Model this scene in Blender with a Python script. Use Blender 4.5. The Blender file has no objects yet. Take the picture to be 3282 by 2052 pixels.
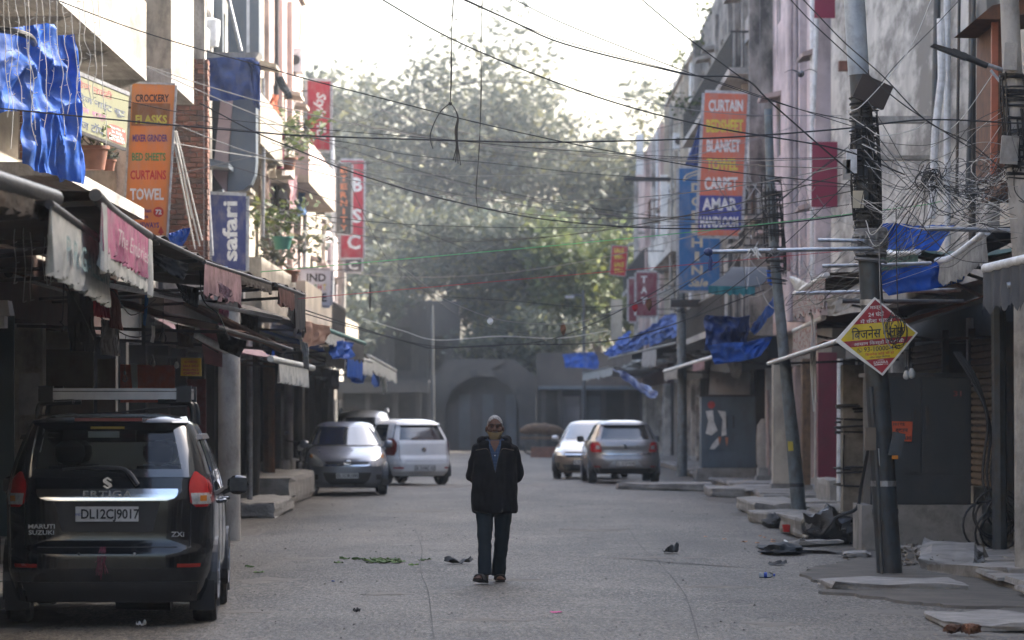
import bpy, bmesh, math, random
import numpy as np
from mathutils import Vector, Matrix, noise as mnoise
R = math.radians
scn = bpy.context.scene
COL = scn.collection
# ---------------------------------------------------------------- camera, sky, sun, exposure
CX, HY, F, CH = 1641.0, 1321.0, 12000.0, 1.71      # photograph pixels (3282 wide): axis, horizon, focal length; eye height in m
cam = bpy.data.cameras.new('camera'); camo = bpy.data.objects.new('camera', cam); COL.objects.link(camo)
camo.location = (0, 0, CH); camo.rotation_euler = (R(90), 0, 0)
cam.sensor_width = 36; cam.lens = 36 * F / 3282; cam.shift_y = (HY - 1026) / 3282
cam.clip_start = 0.5; cam.clip_end = 3000
cam.dof.use_dof = True; cam.dof.focus_distance = 37.0; cam.dof.aperture_fstop = 3.4
scn.camera = camo
SUN_EL, SUN_AZ = R(35), R(57)                      # azimuth from +Y towards +X
world = bpy.data.worlds.new('World'); scn.world = world; world.use_nodes = True
wn = world.node_tree.nodes; wl = world.node_tree.links
sky = wn.new('ShaderNodeTexSky'); sky.sky_type = 'NISHITA'; sky.sun_disc = False
sky.sun_elevation = SUN_EL; sky.sun_rotation = SUN_AZ; sky.air_density = 1.0; sky.dust_density = 6.5; sky.ozone_density = 1.0
wl.new(sky.outputs[0], wn['Background'].inputs[0]); wn['Background'].inputs[1].default_value = 0.15
sl = bpy.data.lights.new('sun', 'SUN'); sl.energy = 2.9; sl.angle = R(0.6); sl.color = (1.0, 0.95, 0.88)
so = bpy.data.objects.new('sun', sl); COL.objects.link(so)
sdir = Vector((math.sin(SUN_AZ) * math.cos(SUN_EL), math.cos(SUN_AZ) * math.cos(SUN_EL), math.sin(SUN_EL)))
so.rotation_euler = sdir.to_track_quat('Z', 'Y').to_euler(); so.location = (60, 60, 60)
vs = scn.view_settings
vs.view_transform = 'Standard'; vs.look = 'None'; vs.gamma = 1.0; vs.use_curve_mapping = False; vs.exposure = 2.35
scn.render.engine = 'CYCLES'
cy = scn.cycles
cy.use_denoising = True; cy.max_bounces = 6; cy.diffuse_bounces = 3; cy.glossy_bounces = 3; cy.transmission_bounces = 4
cy.transparent_max_bounces = 8; cy.volume_bounces = 1; cy.caustics_reflective = False; cy.caustics_refractive = False
cy.sample_clamp_indirect = 6

# ---------------------------------------------------------------- helpers
def at(px, py, Y):
    return Vector(((px - CX) / F * Y, Y, CH + (HY - py) / F * Y))
def pxx(px, Y): return (px - CX) / F * Y
def pxz(py, Y): return CH + (HY - py) / F * Y

ORG = {}
def tag(o, label, cat, group=None, kind=None):
    if label: o['label'] = label
    if cat: o['category'] = cat
    if group: o['group'] = group
    if kind: o['kind'] = kind
    return o
def thing(name, label, cat, loc=(0, 0, 0), rz=0.0, group=None, local=False):
    o = bpy.data.objects.new(name, None); COL.objects.link(o)
    o.location = loc; o.rotation_euler = (0, 0, rz); o.empty_display_size = 0.1
    tag(o, label, cat, group)
    ORG[o.name] = Vector((0, 0, 0)) if local else Vector(loc)
    return o
class MB:
    def __init__(s): s.v = []; s.f = []
    def add(s, vs_, fs):
        b = len(s.v); s.v.extend([tuple(p) for p in vs_]); s.f.extend([tuple(i + b for i in f) for f in fs]); return s
    def box(s, x0, x1, y0, y1, z0, z1, M=None, taper=0.0):
        t = taper
        p = [(x0, y0, z0), (x1, y0, z0), (x1, y1, z0), (x0, y1, z0), (x0 + t, y0 + t, z1), (x1 - t, y0 + t, z1), (x1 - t, y1 - t, z1), (x0 + t, y1 - t, z1)]
        if M is not None: p = [M @ Vector(q) for q in p]
        return s.add(p, [(0, 3, 2, 1), (4, 5, 6, 7), (0, 1, 5, 4), (1, 2, 6, 5), (2, 3, 7, 6), (3, 0, 4, 7)])
    def bar(s, a, b, w, h=None, up=(0, 0, 1)):
        a, b = Vector(a), Vector(b); h = h or w; d = b - a; L = d.length; d.normalize()
        u = Vector(up)
        if abs(d.dot(u)) > 0.98: u = Vector((0, 1, 0))
        r = d.cross(u).normalized(); u = r.cross(d)
        p = []
        for q in (a, b):
            for i, j in ((-1, -1), (1, -1), (1, 1), (-1, 1)): p.append(q + r * (i * w / 2) + u * (j * h / 2))
        return s.add(p, [(0, 1, 2, 3)[::-1], (4, 5, 6, 7), (0, 1, 5, 4), (1, 2, 6, 5), (2, 3, 7, 6), (3, 0, 4, 7)])
    def tube(s, path, r, n=6, cap=True):
        path = [Vector(p) for p in path]; N = len(path)
        rr = r if isinstance(r, (list, tuple)) else [r] * N
        vs_ = []; pu = None
        for i, p in enumerate(path):
            d = (path[min(i + 1, N - 1)] - path[max(i - 1, 0)])
            if d.length < 1e-9: d = Vector((0, 0, 1))
            d.normalize()
            if pu is None:
                pu = d.orthogonal().normalized()
            else:
                pu = pu - d * pu.dot(d)
                pu = pu.normalized() if pu.length > 1e-6 else d.orthogonal().normalized()
            q = d.cross(pu)
            for k in range(n):
                a = 2 * math.pi * k / n
                vs_.append(p + pu * (math.cos(a) * rr[i]) + q * (math.sin(a) * rr[i]))
        fs = []
        for i in range(N - 1):
            for k in range(n):
                fs.append((i * n + k, i * n + (k + 1) % n, (i + 1) * n + (k + 1) % n, (i + 1) * n + k))
        if cap:
            fs.append(tuple(range(n))[::-1]); fs.append(tuple((N - 1) * n + k for k in range(n)))
        return s.add(vs_, fs)
    def lathe(s, prof, n=16, axis='z', c=(0, 0, 0), cap=True):
        vs_ = []; c = Vector(c)
        for r, h in prof:
            for k in range(n):
                a = 2 * math.pi * k / n; ca, sa = math.cos(a) * r, math.sin(a) * r
                vs_.append(c + Vector({'z': (ca, sa, h), 'x': (h, ca, sa), 'y': (sa, h, ca)}[axis]))
        fs = []
        for i in range(len(prof) - 1):
            for k in range(n): fs.append((i * n + k, i * n + (k + 1) % n, (i + 1) * n + (k + 1) % n, (i + 1) * n + k))
        if cap: fs.append(tuple(range(n))[::-1]); fs.append(tuple((len(prof) - 1) * n + k for k in range(n)))
        return s.add(vs_, fs)
    def prism(s, poly, d):
        """poly: 3-D points of a flat outline, extruded by vector d"""
        n = len(poly); d = Vector(d); p = [Vector(q) for q in poly] + [Vector(q) + d for q in poly]
        return s.add(p, [tuple(range(n))[::-1], tuple(range(n, 2 * n))] + [(i, (i + 1) % n, (i + 1) % n + n, i + n) for i in range(n)])
    def grid(s, fn, nu, nv, thick=None):
        """fn(u,v)->point; optional thickness along averaged normal"""
        P = [[Vector(fn(i / nu, j / nv)) for i in range(nu + 1)] for j in range(nv + 1)]
        W = nu + 1
        vs_ = [p for row in P for p in row]
        fs = [(j * W + i, j * W + i + 1, (j + 1) * W + i + 1, (j + 1) * W + i) for j in range(nv) for i in range(nu)]
        if thick:
            off = len(vs_); q = []
            for j in range(nv + 1):
                for i in range(nu + 1):
                    du = P[j][min(i + 1, nu)] - P[j][max(i - 1, 0)]; dv = P[min(j + 1, nv)][i] - P[max(j - 1, 0)][i]
                    n = du.cross(dv); n = n.normalized() if n.length > 1e-12 else Vector((0, 0, 1))
                    q.append(P[j][i] - n * thick)
            vs_ += q
            fs += [tuple(off + k for k in f[::-1]) for f in list(fs)]
            for i in range(nu):
                fs.append((i, off + i, off + i + 1, i + 1)); k = nv * W
                fs.append((k + i + 1, off + k + i + 1, off + k + i, k + i))
            for j in range(nv):
                fs.append((j * W, (j + 1) * W, off + (j + 1) * W, off + j * W)); a, b = j * W + nu, (j + 1) * W + nu
                fs.append((a, off + a, off + b, b))
        return s.add(vs_, fs)
    def build(s, name, mat, parent=None, smooth=False, kind=None, label=None):
        m = bpy.data.meshes.new(name)
        v = s.v
        if parent is not None:
            root = parent
            while root.parent is not None: root = root.parent
            g = ORG.get(root.name, Vector((0, 0, 0)))
            if g.length > 0: v = [(p[0] - g.x, p[1] - g.y, p[2] - g.z) for p in v]
        m.from_pydata([tuple(p) for p in v], [], s.f); m.update()
        if smooth:
            m.polygons.foreach_set('use_smooth', [True] * len(m.polygons))
            try: m.set_sharp_from_angle(angle=R(smooth if smooth is not True else 40))
            except Exception: pass
        if mat: m.materials.append(mat)
        o = bpy.data.objects.new(name, m); COL.objects.link(o)
        if parent is not None: o.parent = parent
        if kind: o['kind'] = kind
        if label: o['label'] = label
        return o
def copy_tree(o, parent=None):
    c = o.copy(); COL.objects.link(c)
    if parent is not None: c.parent = parent; c.matrix_parent_inverse = o.matrix_parent_inverse
    ORG[c.name] = ORG.get(o.name, Vector((0, 0, 0)))
    for ch in list(o.children): copy_tree(ch, c)
    return c
def bez(pts, n=8):
    """Catmull-Rom through pts"""
    pts = [Vector(p) for p in pts]
    if len(pts) < 3: return pts
    out = []; P = [pts[0] * 2 - pts[1]] + pts + [pts[-1] * 2 - pts[-2]]
    for i in range(1, len(P) - 2):
        for k in range(n):
            t = k / n; a, b, c, d = P[i - 1], P[i], P[i + 1], P[i + 2]
            out.append(0.5 * ((2 * b) + (c - a) * t + (2 * a - 5 * b + 4 * c - d) * t * t + (3 * b - a - 3 * c + d) * t ** 3))
    out.append(pts[-1]); return out
def sag(a, b, d, n=14):
    a, b = Vector(a), Vector(b)
    return [a.lerp(b, i / n) - Vector((0, 0, d * 4 * (i / n) * (1 - i / n))) for i in range(n + 1)]

# ---------------------------------------------------------------- materials
MATS = {}
def newmat(name):
    m = bpy.data.materials.new(name); m.use_nodes = True; MATS[name] = m
    nt = m.node_tree
    return m, nt, nt.nodes['Principled BSDF'], nt.nodes['Material Output']
def nd(nt, typ, **kw):
    n = nt.nodes.new(typ)
    for k, v in kw.items():
        if k in n.inputs: n.inputs[k].default_value = v
        else: setattr(n, k, v)
    return n
def c4(c): return (c[0], c[1], c[2], 1.0)
def mixrgb(nt, fac, a, b, blend='MIX'):
    n = nt.nodes.new('ShaderNodeMix'); n.data_type = 'RGBA'; n.blend_type = blend
    for sock, val in ((n.inputs[0], fac), (n.inputs[6], a), (n.inputs[7], b)):
        if hasattr(val, 'is_linked'): nt.links.new(val, sock)
        elif isinstance(val, (int, float)): sock.default_value = val
        else: sock.default_value = c4(val)
    return n.outputs[2]
def ramp(nt, fac, lo, hi):
    n = nt.nodes.new('ShaderNodeMapRange'); n.inputs[1].default_value = lo; n.inputs[2].default_value = hi
    nt.links.new(fac, n.inputs[0]); return n.outputs[0]
def tex(nt, scale, detail=4, stretch=None, rough=0.6, co='pos'):
    n = nd(nt, 'ShaderNodeTexNoise', Scale=scale, Detail=detail, Roughness=rough)
    if co == 'pos': src = nt.nodes.new('ShaderNodeNewGeometry').outputs['Position']
    else: src = nt.nodes.new('ShaderNodeTexCoord').outputs['Object']
    if stretch:
        m = nd(nt, 'ShaderNodeMapping'); m.inputs['Scale'].default_value = stretch
        nt.links.new(src, m.inputs[0]); src = m.outputs[0]
    nt.links.new(src, n.inputs['Vector']); return n.outputs[0]
def M(name, col, rough=0.7, metal=0.0, var=0.25, dirt=None, damt=0.5, scale=2.0, streak=False, bump=0.0, bscale=30, spec=0.5, transl=0.0, coat=0.0, co='pos', dlo=0.45, dhi=0.7):
    """painted / plastered / cloth surface: colour, blotchy variation, dirt of its own shape, fine relief"""
    if name in MATS: return MATS[name]
    m, nt, b, out = newmat(name)
    v = tex(nt, scale, 5, co=co)
    dark = tuple(c * (1 - var) for c in col); light = tuple(min(1, c * (1 + var * 0.5)) for c in col)
    c = mixrgb(nt, ramp(nt, v, 0.3, 0.7), dark, light)
    if dirt is not None:
        dn = tex(nt, scale * 1.7, 6, stretch=(1.2, 0.13, 0.55) if streak else None, rough=0.68, co=co)
        mul = nt.nodes.new('ShaderNodeMath'); mul.operation = 'MULTIPLY'; mul.inputs[1].default_value = damt
        nt.links.new(ramp(nt, dn, dlo, dhi), mul.inputs[0])
        c = mixrgb(nt, mul.outputs[0], c, dirt)
    nt.links.new(c, b.inputs['Base Color'])
    rn = tex(nt, scale * 4, 3, co=co); mr = nt.nodes.new('ShaderNodeMapRange')
    mr.inputs[3].default_value = max(0.03, rough - 0.1); mr.inputs[4].default_value = min(1, rough + 0.12)
    nt.links.new(rn, mr.inputs[0]); nt.links.new(mr.outputs[0], b.inputs['Roughness'])
    b.inputs['Metallic'].default_value = metal
    b.inputs['Specular IOR Level'].default_value = spec
    b.inputs['Coat Weight'].default_value = coat
    b.inputs['Coat Roughness'].default_value = 0.05
    if bump:
        bn = tex(nt, bscale, 4, co=co); bp = nd(nt, 'ShaderNodeBump', Strength=min(1, bump), Distance=0.02)
        nt.links.new(bn, bp.inputs['Height']); nt.links.new(bp.outputs[0], b.inputs['Normal'])
    if transl:
        t = nt.nodes.new('ShaderNodeBsdfTranslucent'); nt.links.new(c, t.inputs[0])
        mx = nt.nodes.new('ShaderNodeMixShader'); mx.inputs[0].default_value = transl
        nt.links.new(b.outputs[0], mx.inputs[1]); nt.links.new(t.outputs[0], mx.inputs[2]); nt.links.new(mx.outputs[0], out.inputs['Surface'])
    return m
def glassmat(name, tint, ior=1.5, refl=1.0):
    m, nt, b, out = newmat(name); nt.nodes.remove(b)
    t = nt.nodes.new('ShaderNodeBsdfTransparent'); t.inputs[0].default_value = c4(tint)
    g = nt.nodes.new('ShaderNodeBsdfGlossy'); g.inputs['Roughness'].default_value = 0.03
    f = nt.nodes.new('ShaderNodeFresnel'); f.inputs[0].default_value = ior
    mx = nt.nodes.new('ShaderNodeMixShader'); nt.links.new(f.outputs[0], mx.inputs[0]); nt.links.new(t.outputs[0], mx.inputs[1]); nt.links.new(g.outputs[0], mx.inputs[2])
    nt.links.new(mx.outputs[0], out.inputs['Surface']); return m
GRIME = (0.055, 0.05, 0.045)
mConcrete = M('concrete', (0.38, 0.36, 0.33), 0.9, var=0.3, dirt=GRIME, damt=0.75, scale=1.6, streak=True, bump=0.5, bscale=22)
mSlab = M('pavement concrete', (0.27, 0.255, 0.235), 0.85, var=0.3, dirt=(0.09, 0.08, 0.07), damt=0.7, scale=2.2, bump=0.6, bscale=26)
mBlack = M('black rubber', (0.012, 0.012, 0.013), 0.75, var=0.3)
mBlackP = M('black plastic', (0.018, 0.018, 0.02), 0.45, var=0.3)
mDarkMetal = M('dark metal', (0.05, 0.052, 0.055), 0.5, 0.6, dirt=(0.10, 0.06, 0.035), damt=0.5, scale=6)
mSteel = M('galvanised steel', (0.42, 0.43, 0.45), 0.42, 0.85, var=0.25, dirt=(0.12, 0.10, 0.08), damt=0.6, scale=8)
mAlu = M('brushed aluminium', (0.36, 0.37, 0.39), 0.38, 0.9, var=0.15, scale=9)
mChrome = M('chrome', (0.75, 0.76, 0.78), 0.1, 1.0, var=0.05)
mWhite = M('white paint', (0.72, 0.72, 0.70), 0.5, var=0.1, dirt=(0.25, 0.23, 0.2), damt=0.35, scale=5)
mPipeW = M('white pipe', (0.62, 0.64, 0.66), 0.4, var=0.15, dirt=(0.16, 0.15, 0.14), damt=0.5, scale=5)
mPole = M('blue-grey pole paint', (0.15, 0.185, 0.21), 0.55, 0.25, var=0.3, dirt=(0.07, 0.06, 0.05), damt=0.8, scale=5, streak=True)
mPoleDark = M('dark pole paint', (0.05, 0.062, 0.072), 0.5, 0.25, var=0.3, dirt=(0.05, 0.035, 0.025), damt=0.8, scale=6, streak=True)
mTarp = M('blue tarpaulin', (0.015, 0.10, 0.47), 0.55, var=0.45, dirt=(0.12, 0.20, 0.38), damt=0.45, scale=3, transl=0.3, bump=0.4, bscale=16, spec=0.2)
mTarpD = M('dark blue tarpaulin', (0.02, 0.06, 0.24), 0.4, var=0.45, dirt=(0.1, 0.11, 0.14), damt=0.4, scale=4, transl=0.2, bump=0.35, bscale=9)
mCable = M('black cable', (0.012, 0.012, 0.013), 0.5, var=0.2)
mCableW = M('white cable', (0.55, 0.55, 0.53), 0.5, var=0.2)
mCableG = M('grey cable', (0.2, 0.2, 0.2), 0.5, var=0.2)
mCanvas = M('dark brown awning canvas', (0.06, 0.045, 0.034), 0.85, var=0.4, dirt=(0.03, 0.026, 0.022), damt=0.8, scale=3, transl=0.10, bump=0.3, bscale=18)
mWood = M('weathered wood', (0.16, 0.095, 0.05), 0.8, var=0.4, dirt=(0.04, 0.03, 0.025), damt=0.7, scale=7, streak=True, bump=0.3)
mRust = M('rusty iron', (0.14, 0.06, 0.03), 0.8, 0.3, var=0.4, dirt=(0.04, 0.03, 0.025), damt=0.6, scale=6)
mCardb = M('cardboard', (0.36, 0.25, 0.15), 0.9, var=0.2)
mShadeIn = M('shop wall with painted shade', (0.028, 0.026, 0.025), 0.9, var=0.5, dirt=(0.06, 0.05, 0.042), damt=0.5, scale=1.5)  # shade of unlit shop interiors and the arcade put into the colour
mShut = M('beige roller shutter', (0.13, 0.105, 0.08), 0.6, 0.15, var=0.2, dirt=(0.09, 0.055, 0.035), damt=0.7, scale=4, streak=True)
mShutG = M('grey roller shutter', (0.07, 0.073, 0.077), 0.55, 0.25, var=0.2, dirt=(0.06, 0.045, 0.035), damt=0.7, scale=4, streak=True)
mPane = M('dark window pane', (0.03, 0.036, 0.042), 0.12, var=0.3, dirt=(0.12, 0.12, 0.11), damt=0.35, scale=6)
HAZE = 0.00042
# ================================================================ ground, road, pavements
mGround = M('packed earth', (0.16, 0.14, 0.115), 0.95, var=0.3, scale=0.5)
mb = MB(); mb.add([(-300, -60, -0.06), (300, -60, -0.06), (300, 420, -0.06), (-300, 420, -0.06)], [(0, 1, 2, 3)])
g = mb.build('ground', mGround, kind='structure')
def asphalt():
    m, nt, b, out = newmat('worn asphalt')
    pos = nt.nodes.new('ShaderNodeNewGeometry').outputs['Position']
    big = tex(nt, 0.22, 5); mid = tex(nt, 1.1, 6, stretch=(1.0, 0.45, 1.0)); fine = tex(nt, 14, 3)
    c = mixrgb(nt, ramp(nt, big, 0.35, 0.65), (0.052, 0.0465, 0.0395), (0.086, 0.0765, 0.0645))
    c = mixrgb(nt, ramp(nt, mid, 0.50, 0.66), c, (0.112, 0.099, 0.082))
    c = mixrgb(nt, ramp(nt, tex(nt, 0.55, 6, stretch=(1.0, 0.3, 1.0)), 0.52, 0.62), c, (0.026, 0.0245, 0.0225))
    gr = tex(nt, 30, 3, stretch=(1.0, 0.16, 1.0), rough=0.75); gr2 = tex(nt, 9, 4, stretch=(1.0, 0.14, 1.0), rough=0.7)
    c = mixrgb(nt, ramp(nt, gr, 0.52, 0.64), c, (0.19, 0.17, 0.14)); c = mixrgb(nt, ramp(nt, gr, 0.48, 0.38), c, (0.024, 0.022, 0.020)); c = mixrgb(nt, ramp(nt, gr2, 0.56, 0.72), c, (0.04, 0.038, 0.036))  # stretched grain puts light and shade of the relief into the colour
    vo = nd(nt, 'ShaderNodeTexVoronoi', Scale=62.0); nt.links.new(pos, vo.inputs['Vector'])
    sep = nt.nodes.new('ShaderNodeSeparateColor'); nt.links.new(vo.outputs['Color'], sep.inputs[0])
    c = mixrgb(nt, ramp(nt, sep.outputs[0], 0.66, 0.92), c, (0.18, 0.16, 0.135))
    c = mixrgb(nt, ramp(nt, sep.outputs[1], 0.75, 1.0), c, (0.03, 0.03, 0.03))
    # cracks
    cv = nd(nt, 'ShaderNodeTexVoronoi', feature='DISTANCE_TO_EDGE', Scale=0.32)
    wob = nt.nodes.new('ShaderNodeVectorMath'); wob.operation = 'ADD'
    nz = nd(nt, 'ShaderNodeTexNoise', Scale=1.6, Detail=4.0); nt.links.new(pos, nz.inputs['Vector'])
    nt.links.new(pos, wob.inputs[0]); nt.links.new(nz.outputs['Color'], wob.inputs[1]); nt.links.new(wob.outputs[0], cv.inputs['Vector'])
    c = mixrgb(nt, ramp(nt, cv.outputs[0], 0.004, 0.0), c, (0.025, 0.023, 0.021))
    c = mixrgb(nt, 1.0, c, mixrgb(nt, ramp(nt, tex(nt, 0.35, 6, stretch=(1.0, 0.22, 1.0), rough=0.65), 0.36, 0.62), (0.42, 0.41, 0.40), (1.10, 1.07, 1.01)), 'MULTIPLY')
    c = mixrgb(nt, ramp(nt, tex(nt, 1.3, 5, stretch=(0.45, 0.5, 1.0), rough=0.7), 0.60, 0.70), c, (0.115, 0.103, 0.086))
    nt.links.new(c, b.inputs['Base Color'])
    rm = nt.nodes.new('ShaderNodeMapRange'); rm.inputs[3].default_value = 0.5; rm.inputs[4].default_value = 0.9
    nt.links.new(sep.outputs[2], rm.inputs[0]); nt.links.new(rm.outputs[0], b.inputs['Roughness'])
    hb = nt.nodes.new('ShaderNodeMath'); hb.operation = 'ADD'
    nt.links.new(gr, hb.inputs[0]); nt.links.new(fine, hb.inputs[1])
    bp = nd(nt, 'ShaderNodeBump', Strength=0.9, Distance=0.016); nt.links.new(hb.outputs[0], bp.inputs['Height'])
    nt.links.new(bp.outputs[0], b.inputs['Normal'])
    b.inputs['Specular IOR Level'].default_value = 0.32
    return m
mAsphalt = asphalt()
def road_z(x, y):
    return 0.022 * mnoise.noise((x * 0.33, y * 0.22, 1.7)) + 0.012 * mnoise.noise((x * 1.1, y * 0.8, 5.1)) - 0.0022 * x * x + 0.012
mb = MB(); nx, ny = 64, 620
mb.grid(lambda u, v: (-6.2 + 12.6 * u, 14 + 156 * v, road_z(-6.2 + 12.6 * u, 14 + 156 * v)), nx, ny)
road = mb.build('road', mAsphalt, smooth=True, kind='structure')
mPatch = M('pale cement patch', (0.15, 0.136, 0.114), 0.85, var=0.3, dirt=(0.08, 0.075, 0.07), damt=0.7, scale=3.0, bump=0.6, bscale=45)
mTar = M('tar seam', (0.033, 0.031, 0.029), 0.9, var=0.3)
rng = random.Random(3)
def blob(cx, cy, rx, ry, n=18, j=0.25):
    ph = [rng.random() * 6.28 for _ in range(3)]
    return [(cx + rx * math.cos(a) * (1 + j * math.sin(2 * a + ph[0]) * 0.6 + j * math.sin(5 * a + ph[1]) * 0.5), cy + ry * math.sin(a) * (1 + j * math.sin(3 * a + ph[2]))) for a in [6.2832 * k / n for k in range(n)]]
def road_sheet(name, poly, mat, h=0.006, thick=None):
    cx = sum(p[0] for p in poly) / len(poly); cy_ = sum(p[1] for p in poly) / len(poly); n = len(poly); mb = MB()
    vs_ = [(cx, cy_, road_z(cx, cy_) + h)]
    for fr in (0.55, 1.0): vs_ += [(cx + (x - cx) * fr, cy_ + (y - cy_) * fr, road_z(cx + (x - cx) * fr, cy_ + (y - cy_) * fr) + h * (1 if fr < 1 else 0.75)) for x, y in poly]
    k_ = 1.01 if h > 0.02 else 1.14; vs_ += [(cx + (x - cx) * k_, cy_ + (y - cy_) * k_, road_z(cx + (x - cx) * k_, cy_ + (y - cy_) * k_) - (0.02 if h > 0.02 else 0.003)) for x, y in poly]
    fs = [(0, 1 + k, 1 + (k + 1) % n) for k in range(n)]
    for r_ in (0, 1):
        a = 1 + r_ * n; b_ = a + n
        fs += [(a + k, b_ + k, b_ + (k + 1) % n, a + (k + 1) % n) for k in range(n)]
    mb.add(vs_, fs); return mb.build(name, mat, road)
def gy(py): return F * CH / (py - HY)          # distance of a ground pixel row
for (px, py, wpx, dpx) in [(1560, 1992, 230, 9), (2470, 2003, 200, 12), (860, 1858, 180, 14), (800, 1965, 170, 12), (1640, 1862, 210, 7), (1150, 1718, 190, 5), (2900, 1960, 420, 20), (1500, 1560, 420, 9), (2050, 1560, 330, 8),
                           (1300, 1640, 300, 6), (2300, 1880, 260, 8), (1900, 1700, 260, 6), (1000, 1790, 200, 9), (2120, 1790, 230, 6), (1240, 1905, 160, 7), (3100, 2020, 330, 12)]:
    Y = gy(py); s = F / Y
    road_sheet('cement_patch', blob(pxx(px, Y), Y, wpx / s / 2, dpx / 2 * Y * Y / (F * CH), 26, 0.4), mPatch, 0.006)
for (pts, w) in [([(1440, 1775), (1600, 1782), (1900, 1790), (2200, 1806), (2480, 1822)], 0.02), ([(2120, 1650), (2500, 1668), (2640, 1690)], 0.02), ([(1330, 1700), (1352, 1760), (1348, 1830), (1372, 1900), (1390, 2052)], 0.004),
                 ([(2010, 1690), (2060, 1760), (2110, 1800), (2190, 1900), (2240, 2052)], 0.004), ([(900, 1590), (1400, 1600), (1900, 1612)], 0.02)]:
    mb = MB(); P = []
    for px, py in pts: Y = gy(py); P.append(Vector((pxx(px, Y), Y, 0)))
    P = bez(P, 10); L = []; Rr = []
    for i, p in enumerate(P):
        d = (P[min(i + 1, len(P) - 1)] - P[max(0, i - 1)]).normalized(); nrm = Vector((-d.y, d.x, 0)); ww = w * rng.uniform(0.5, 1.5)
        for arr, sg in ((L, 1), (Rr, -1)):
            q = p + nrm * ww * sg; arr.append((q.x, q.y, road_z(q.x, q.y) + 0.0045))
    n = len(P); mb.add(L + Rr, [(i, i + 1, n + i + 1, n + i) for i in range(n - 1)]); mb.build('tar_seam', mTar, road)

# earth and broken cement along the edges of the road
mDirt = M('trodden dirt', (0.10, 0.088, 0.072), 0.95, var=0.4, dirt=(0.05, 0.045, 0.04), damt=0.7, scale=2.2, bump=0.7, bscale=30)
for sd_, xk in ((-1, -4.5), (1, 4.8)):
    y = 24.0
    while y < 110:
        L = rng.uniform(1.5, 4.0); road_sheet('dirt_edge', blob(xk - sd_ * rng.uniform(-0.1, 0.35), y + L / 2, rng.uniform(0.35, 0.8), L * 0.7, 16, 0.4), mDirt, 0.012); y += L * rng.uniform(0.6, 1.1)
def rough(P_):
    out = []
    for i in range(len(P_)):
        a, b_ = P_[i], P_[(i + 1) % len(P_)]
        for k in range(6): t = k / 6; out.append((a[0] + (b_[0] - a[0]) * t + (rng.uniform(-.1, .1) if k else 0), a[1] + (b_[1] - a[1]) * t + (rng.uniform(-.12, .12) if k else 0)))
    return out
road_sheet('cement_apron', rough([(3.55, 33.6), (4.1, 33.1), (5.2, 33.4), (6.3, 33.2), (6.35, 38), (6.35, 46.2), (5.0, 46.4), (4.2, 45.6), (3.9, 43.0), (3.2, 40.6), (3.05, 38.2), (3.3, 36.6), (2.9, 35.4)]), mDirt, 0.035)
road_sheet('cement_apron', rough([(-6.2, 40), (-4.5, 39.6), (-3.9, 41), (-3.7, 44), (-4.1, 48), (-4.0, 52), (-4.4, 55), (-6.2, 55)]), mDirt, 0.03)
# raised pavements: a body with broken paving slabs (each slab a child)
def pavement(name, side, xk, xw, segs, seed):
    rr = random.Random(seed); x0, x1 = sorted((xk + side * 0.03, xw)); mb = MB()
    for y0, y1, h in segs: mb.box(x0 + 0.06, x1, y0 + 0.03, y1 - 0.03, -0.05, h - 0.035)
    pv = mb.build(name, mSlab, kind='structure')
    for y0, y1, h in segs:
        y = y0
        while y < y1 - 0.2:
            L = rr.uniform(0.9, 1.6); ye = min(y + L, y1); xs = [x0, x0 + (x1 - x0) * rr.uniform(0.4, 0.6), x1]
            for k in (0, 1):
                mb = MB(); dz = rr.uniform(-0.02, 0.015); t1, t2 = rr.uniform(-0.015, 0.015), rr.uniform(-0.015, 0.015)
                a, b_ = xs[k] + 0.012 + (rr.uniform(-0.10, 0.03) if (k == 0) == (side > 0) else 0), xs[k + 1] - 0.012 + (rr.uniform(-0.03, 0.10) if (k == 1) == (side < 0) else 0)
                mb.box(a, b_, y + 0.014, ye - 0.012, h - 0.05, h + dz, taper=0.012)
                mb.v = [(v[0], v[1], v[2] + (t1 * (v[0] - a) + t2 * (v[1] - y))) for v in mb.v]
                mb.build('paving_slab', mSlab, pv)
            y = ye
    return pv
pavement('pavement_left', -1, -4.45, -5.95, [(20, 41, 0.10), (41, 52, 0.14), (52, 63, 0.17), (64, 72, 0.13), (73, 86, 0.20), (86, 104, 0.14), (104, 122, 0.16)], 5)
pavement('pavement_right', 1, 4.75, 6.6, [(27, 38.5, 0.11), (41.5, 46, 0.07), (52, 60, 0.16), (60.5, 69, 0.14), (70, 86, 0.17), (86, 106, 0.14), (106, 162, 0.15)], 6)

def block(name, label, cat, x0, x1, y0, y1, z0, z1, mat=None, rz=0, tilt=0, group=None, seed=1):
    """weathered concrete block with chipped, uneven faces"""
    rr = random.Random(seed); bm = bmesh.new(); bmesh.ops.create_cube(bm, size=1)
    bmesh.ops.subdivide_edges(bm, edges=bm.edges[:], cuts=4, use_grid_fill=True)
    sx, sy, sz = x1 - x0, y1 - y0, z1 - z0
    for v in bm.verts:
        p = v.co.copy(); n = mnoise.noise_vector((p.x * 3 + seed * 7, p.y * 3, p.z * 3))
        edge = sum(abs(abs(c) - 0.5) < 1e-4 for c in p)
        v.co = Vector((p.x * sx, p.y * sy, (p.z + 0.5) * sz)) + n * (0.02 + 0.018 * (edge - 1))
        if edge >= 2: v.co -= Vector((p.x, p.y, p.z)) * 0.03
    me = bpy.data.meshes.new(name); bm.to_mesh(me); bm.free(); me.materials.append(mat or mSlab)
    o = bpy.data.objects.new(name, me); COL.objects.link(o); o.location = ((x0 + x1) / 2, (y0 + y1) / 2, z0); o.rotation_euler = (tilt, tilt * 0.6, rz)
    return tag(o, label, cat, group)
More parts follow.
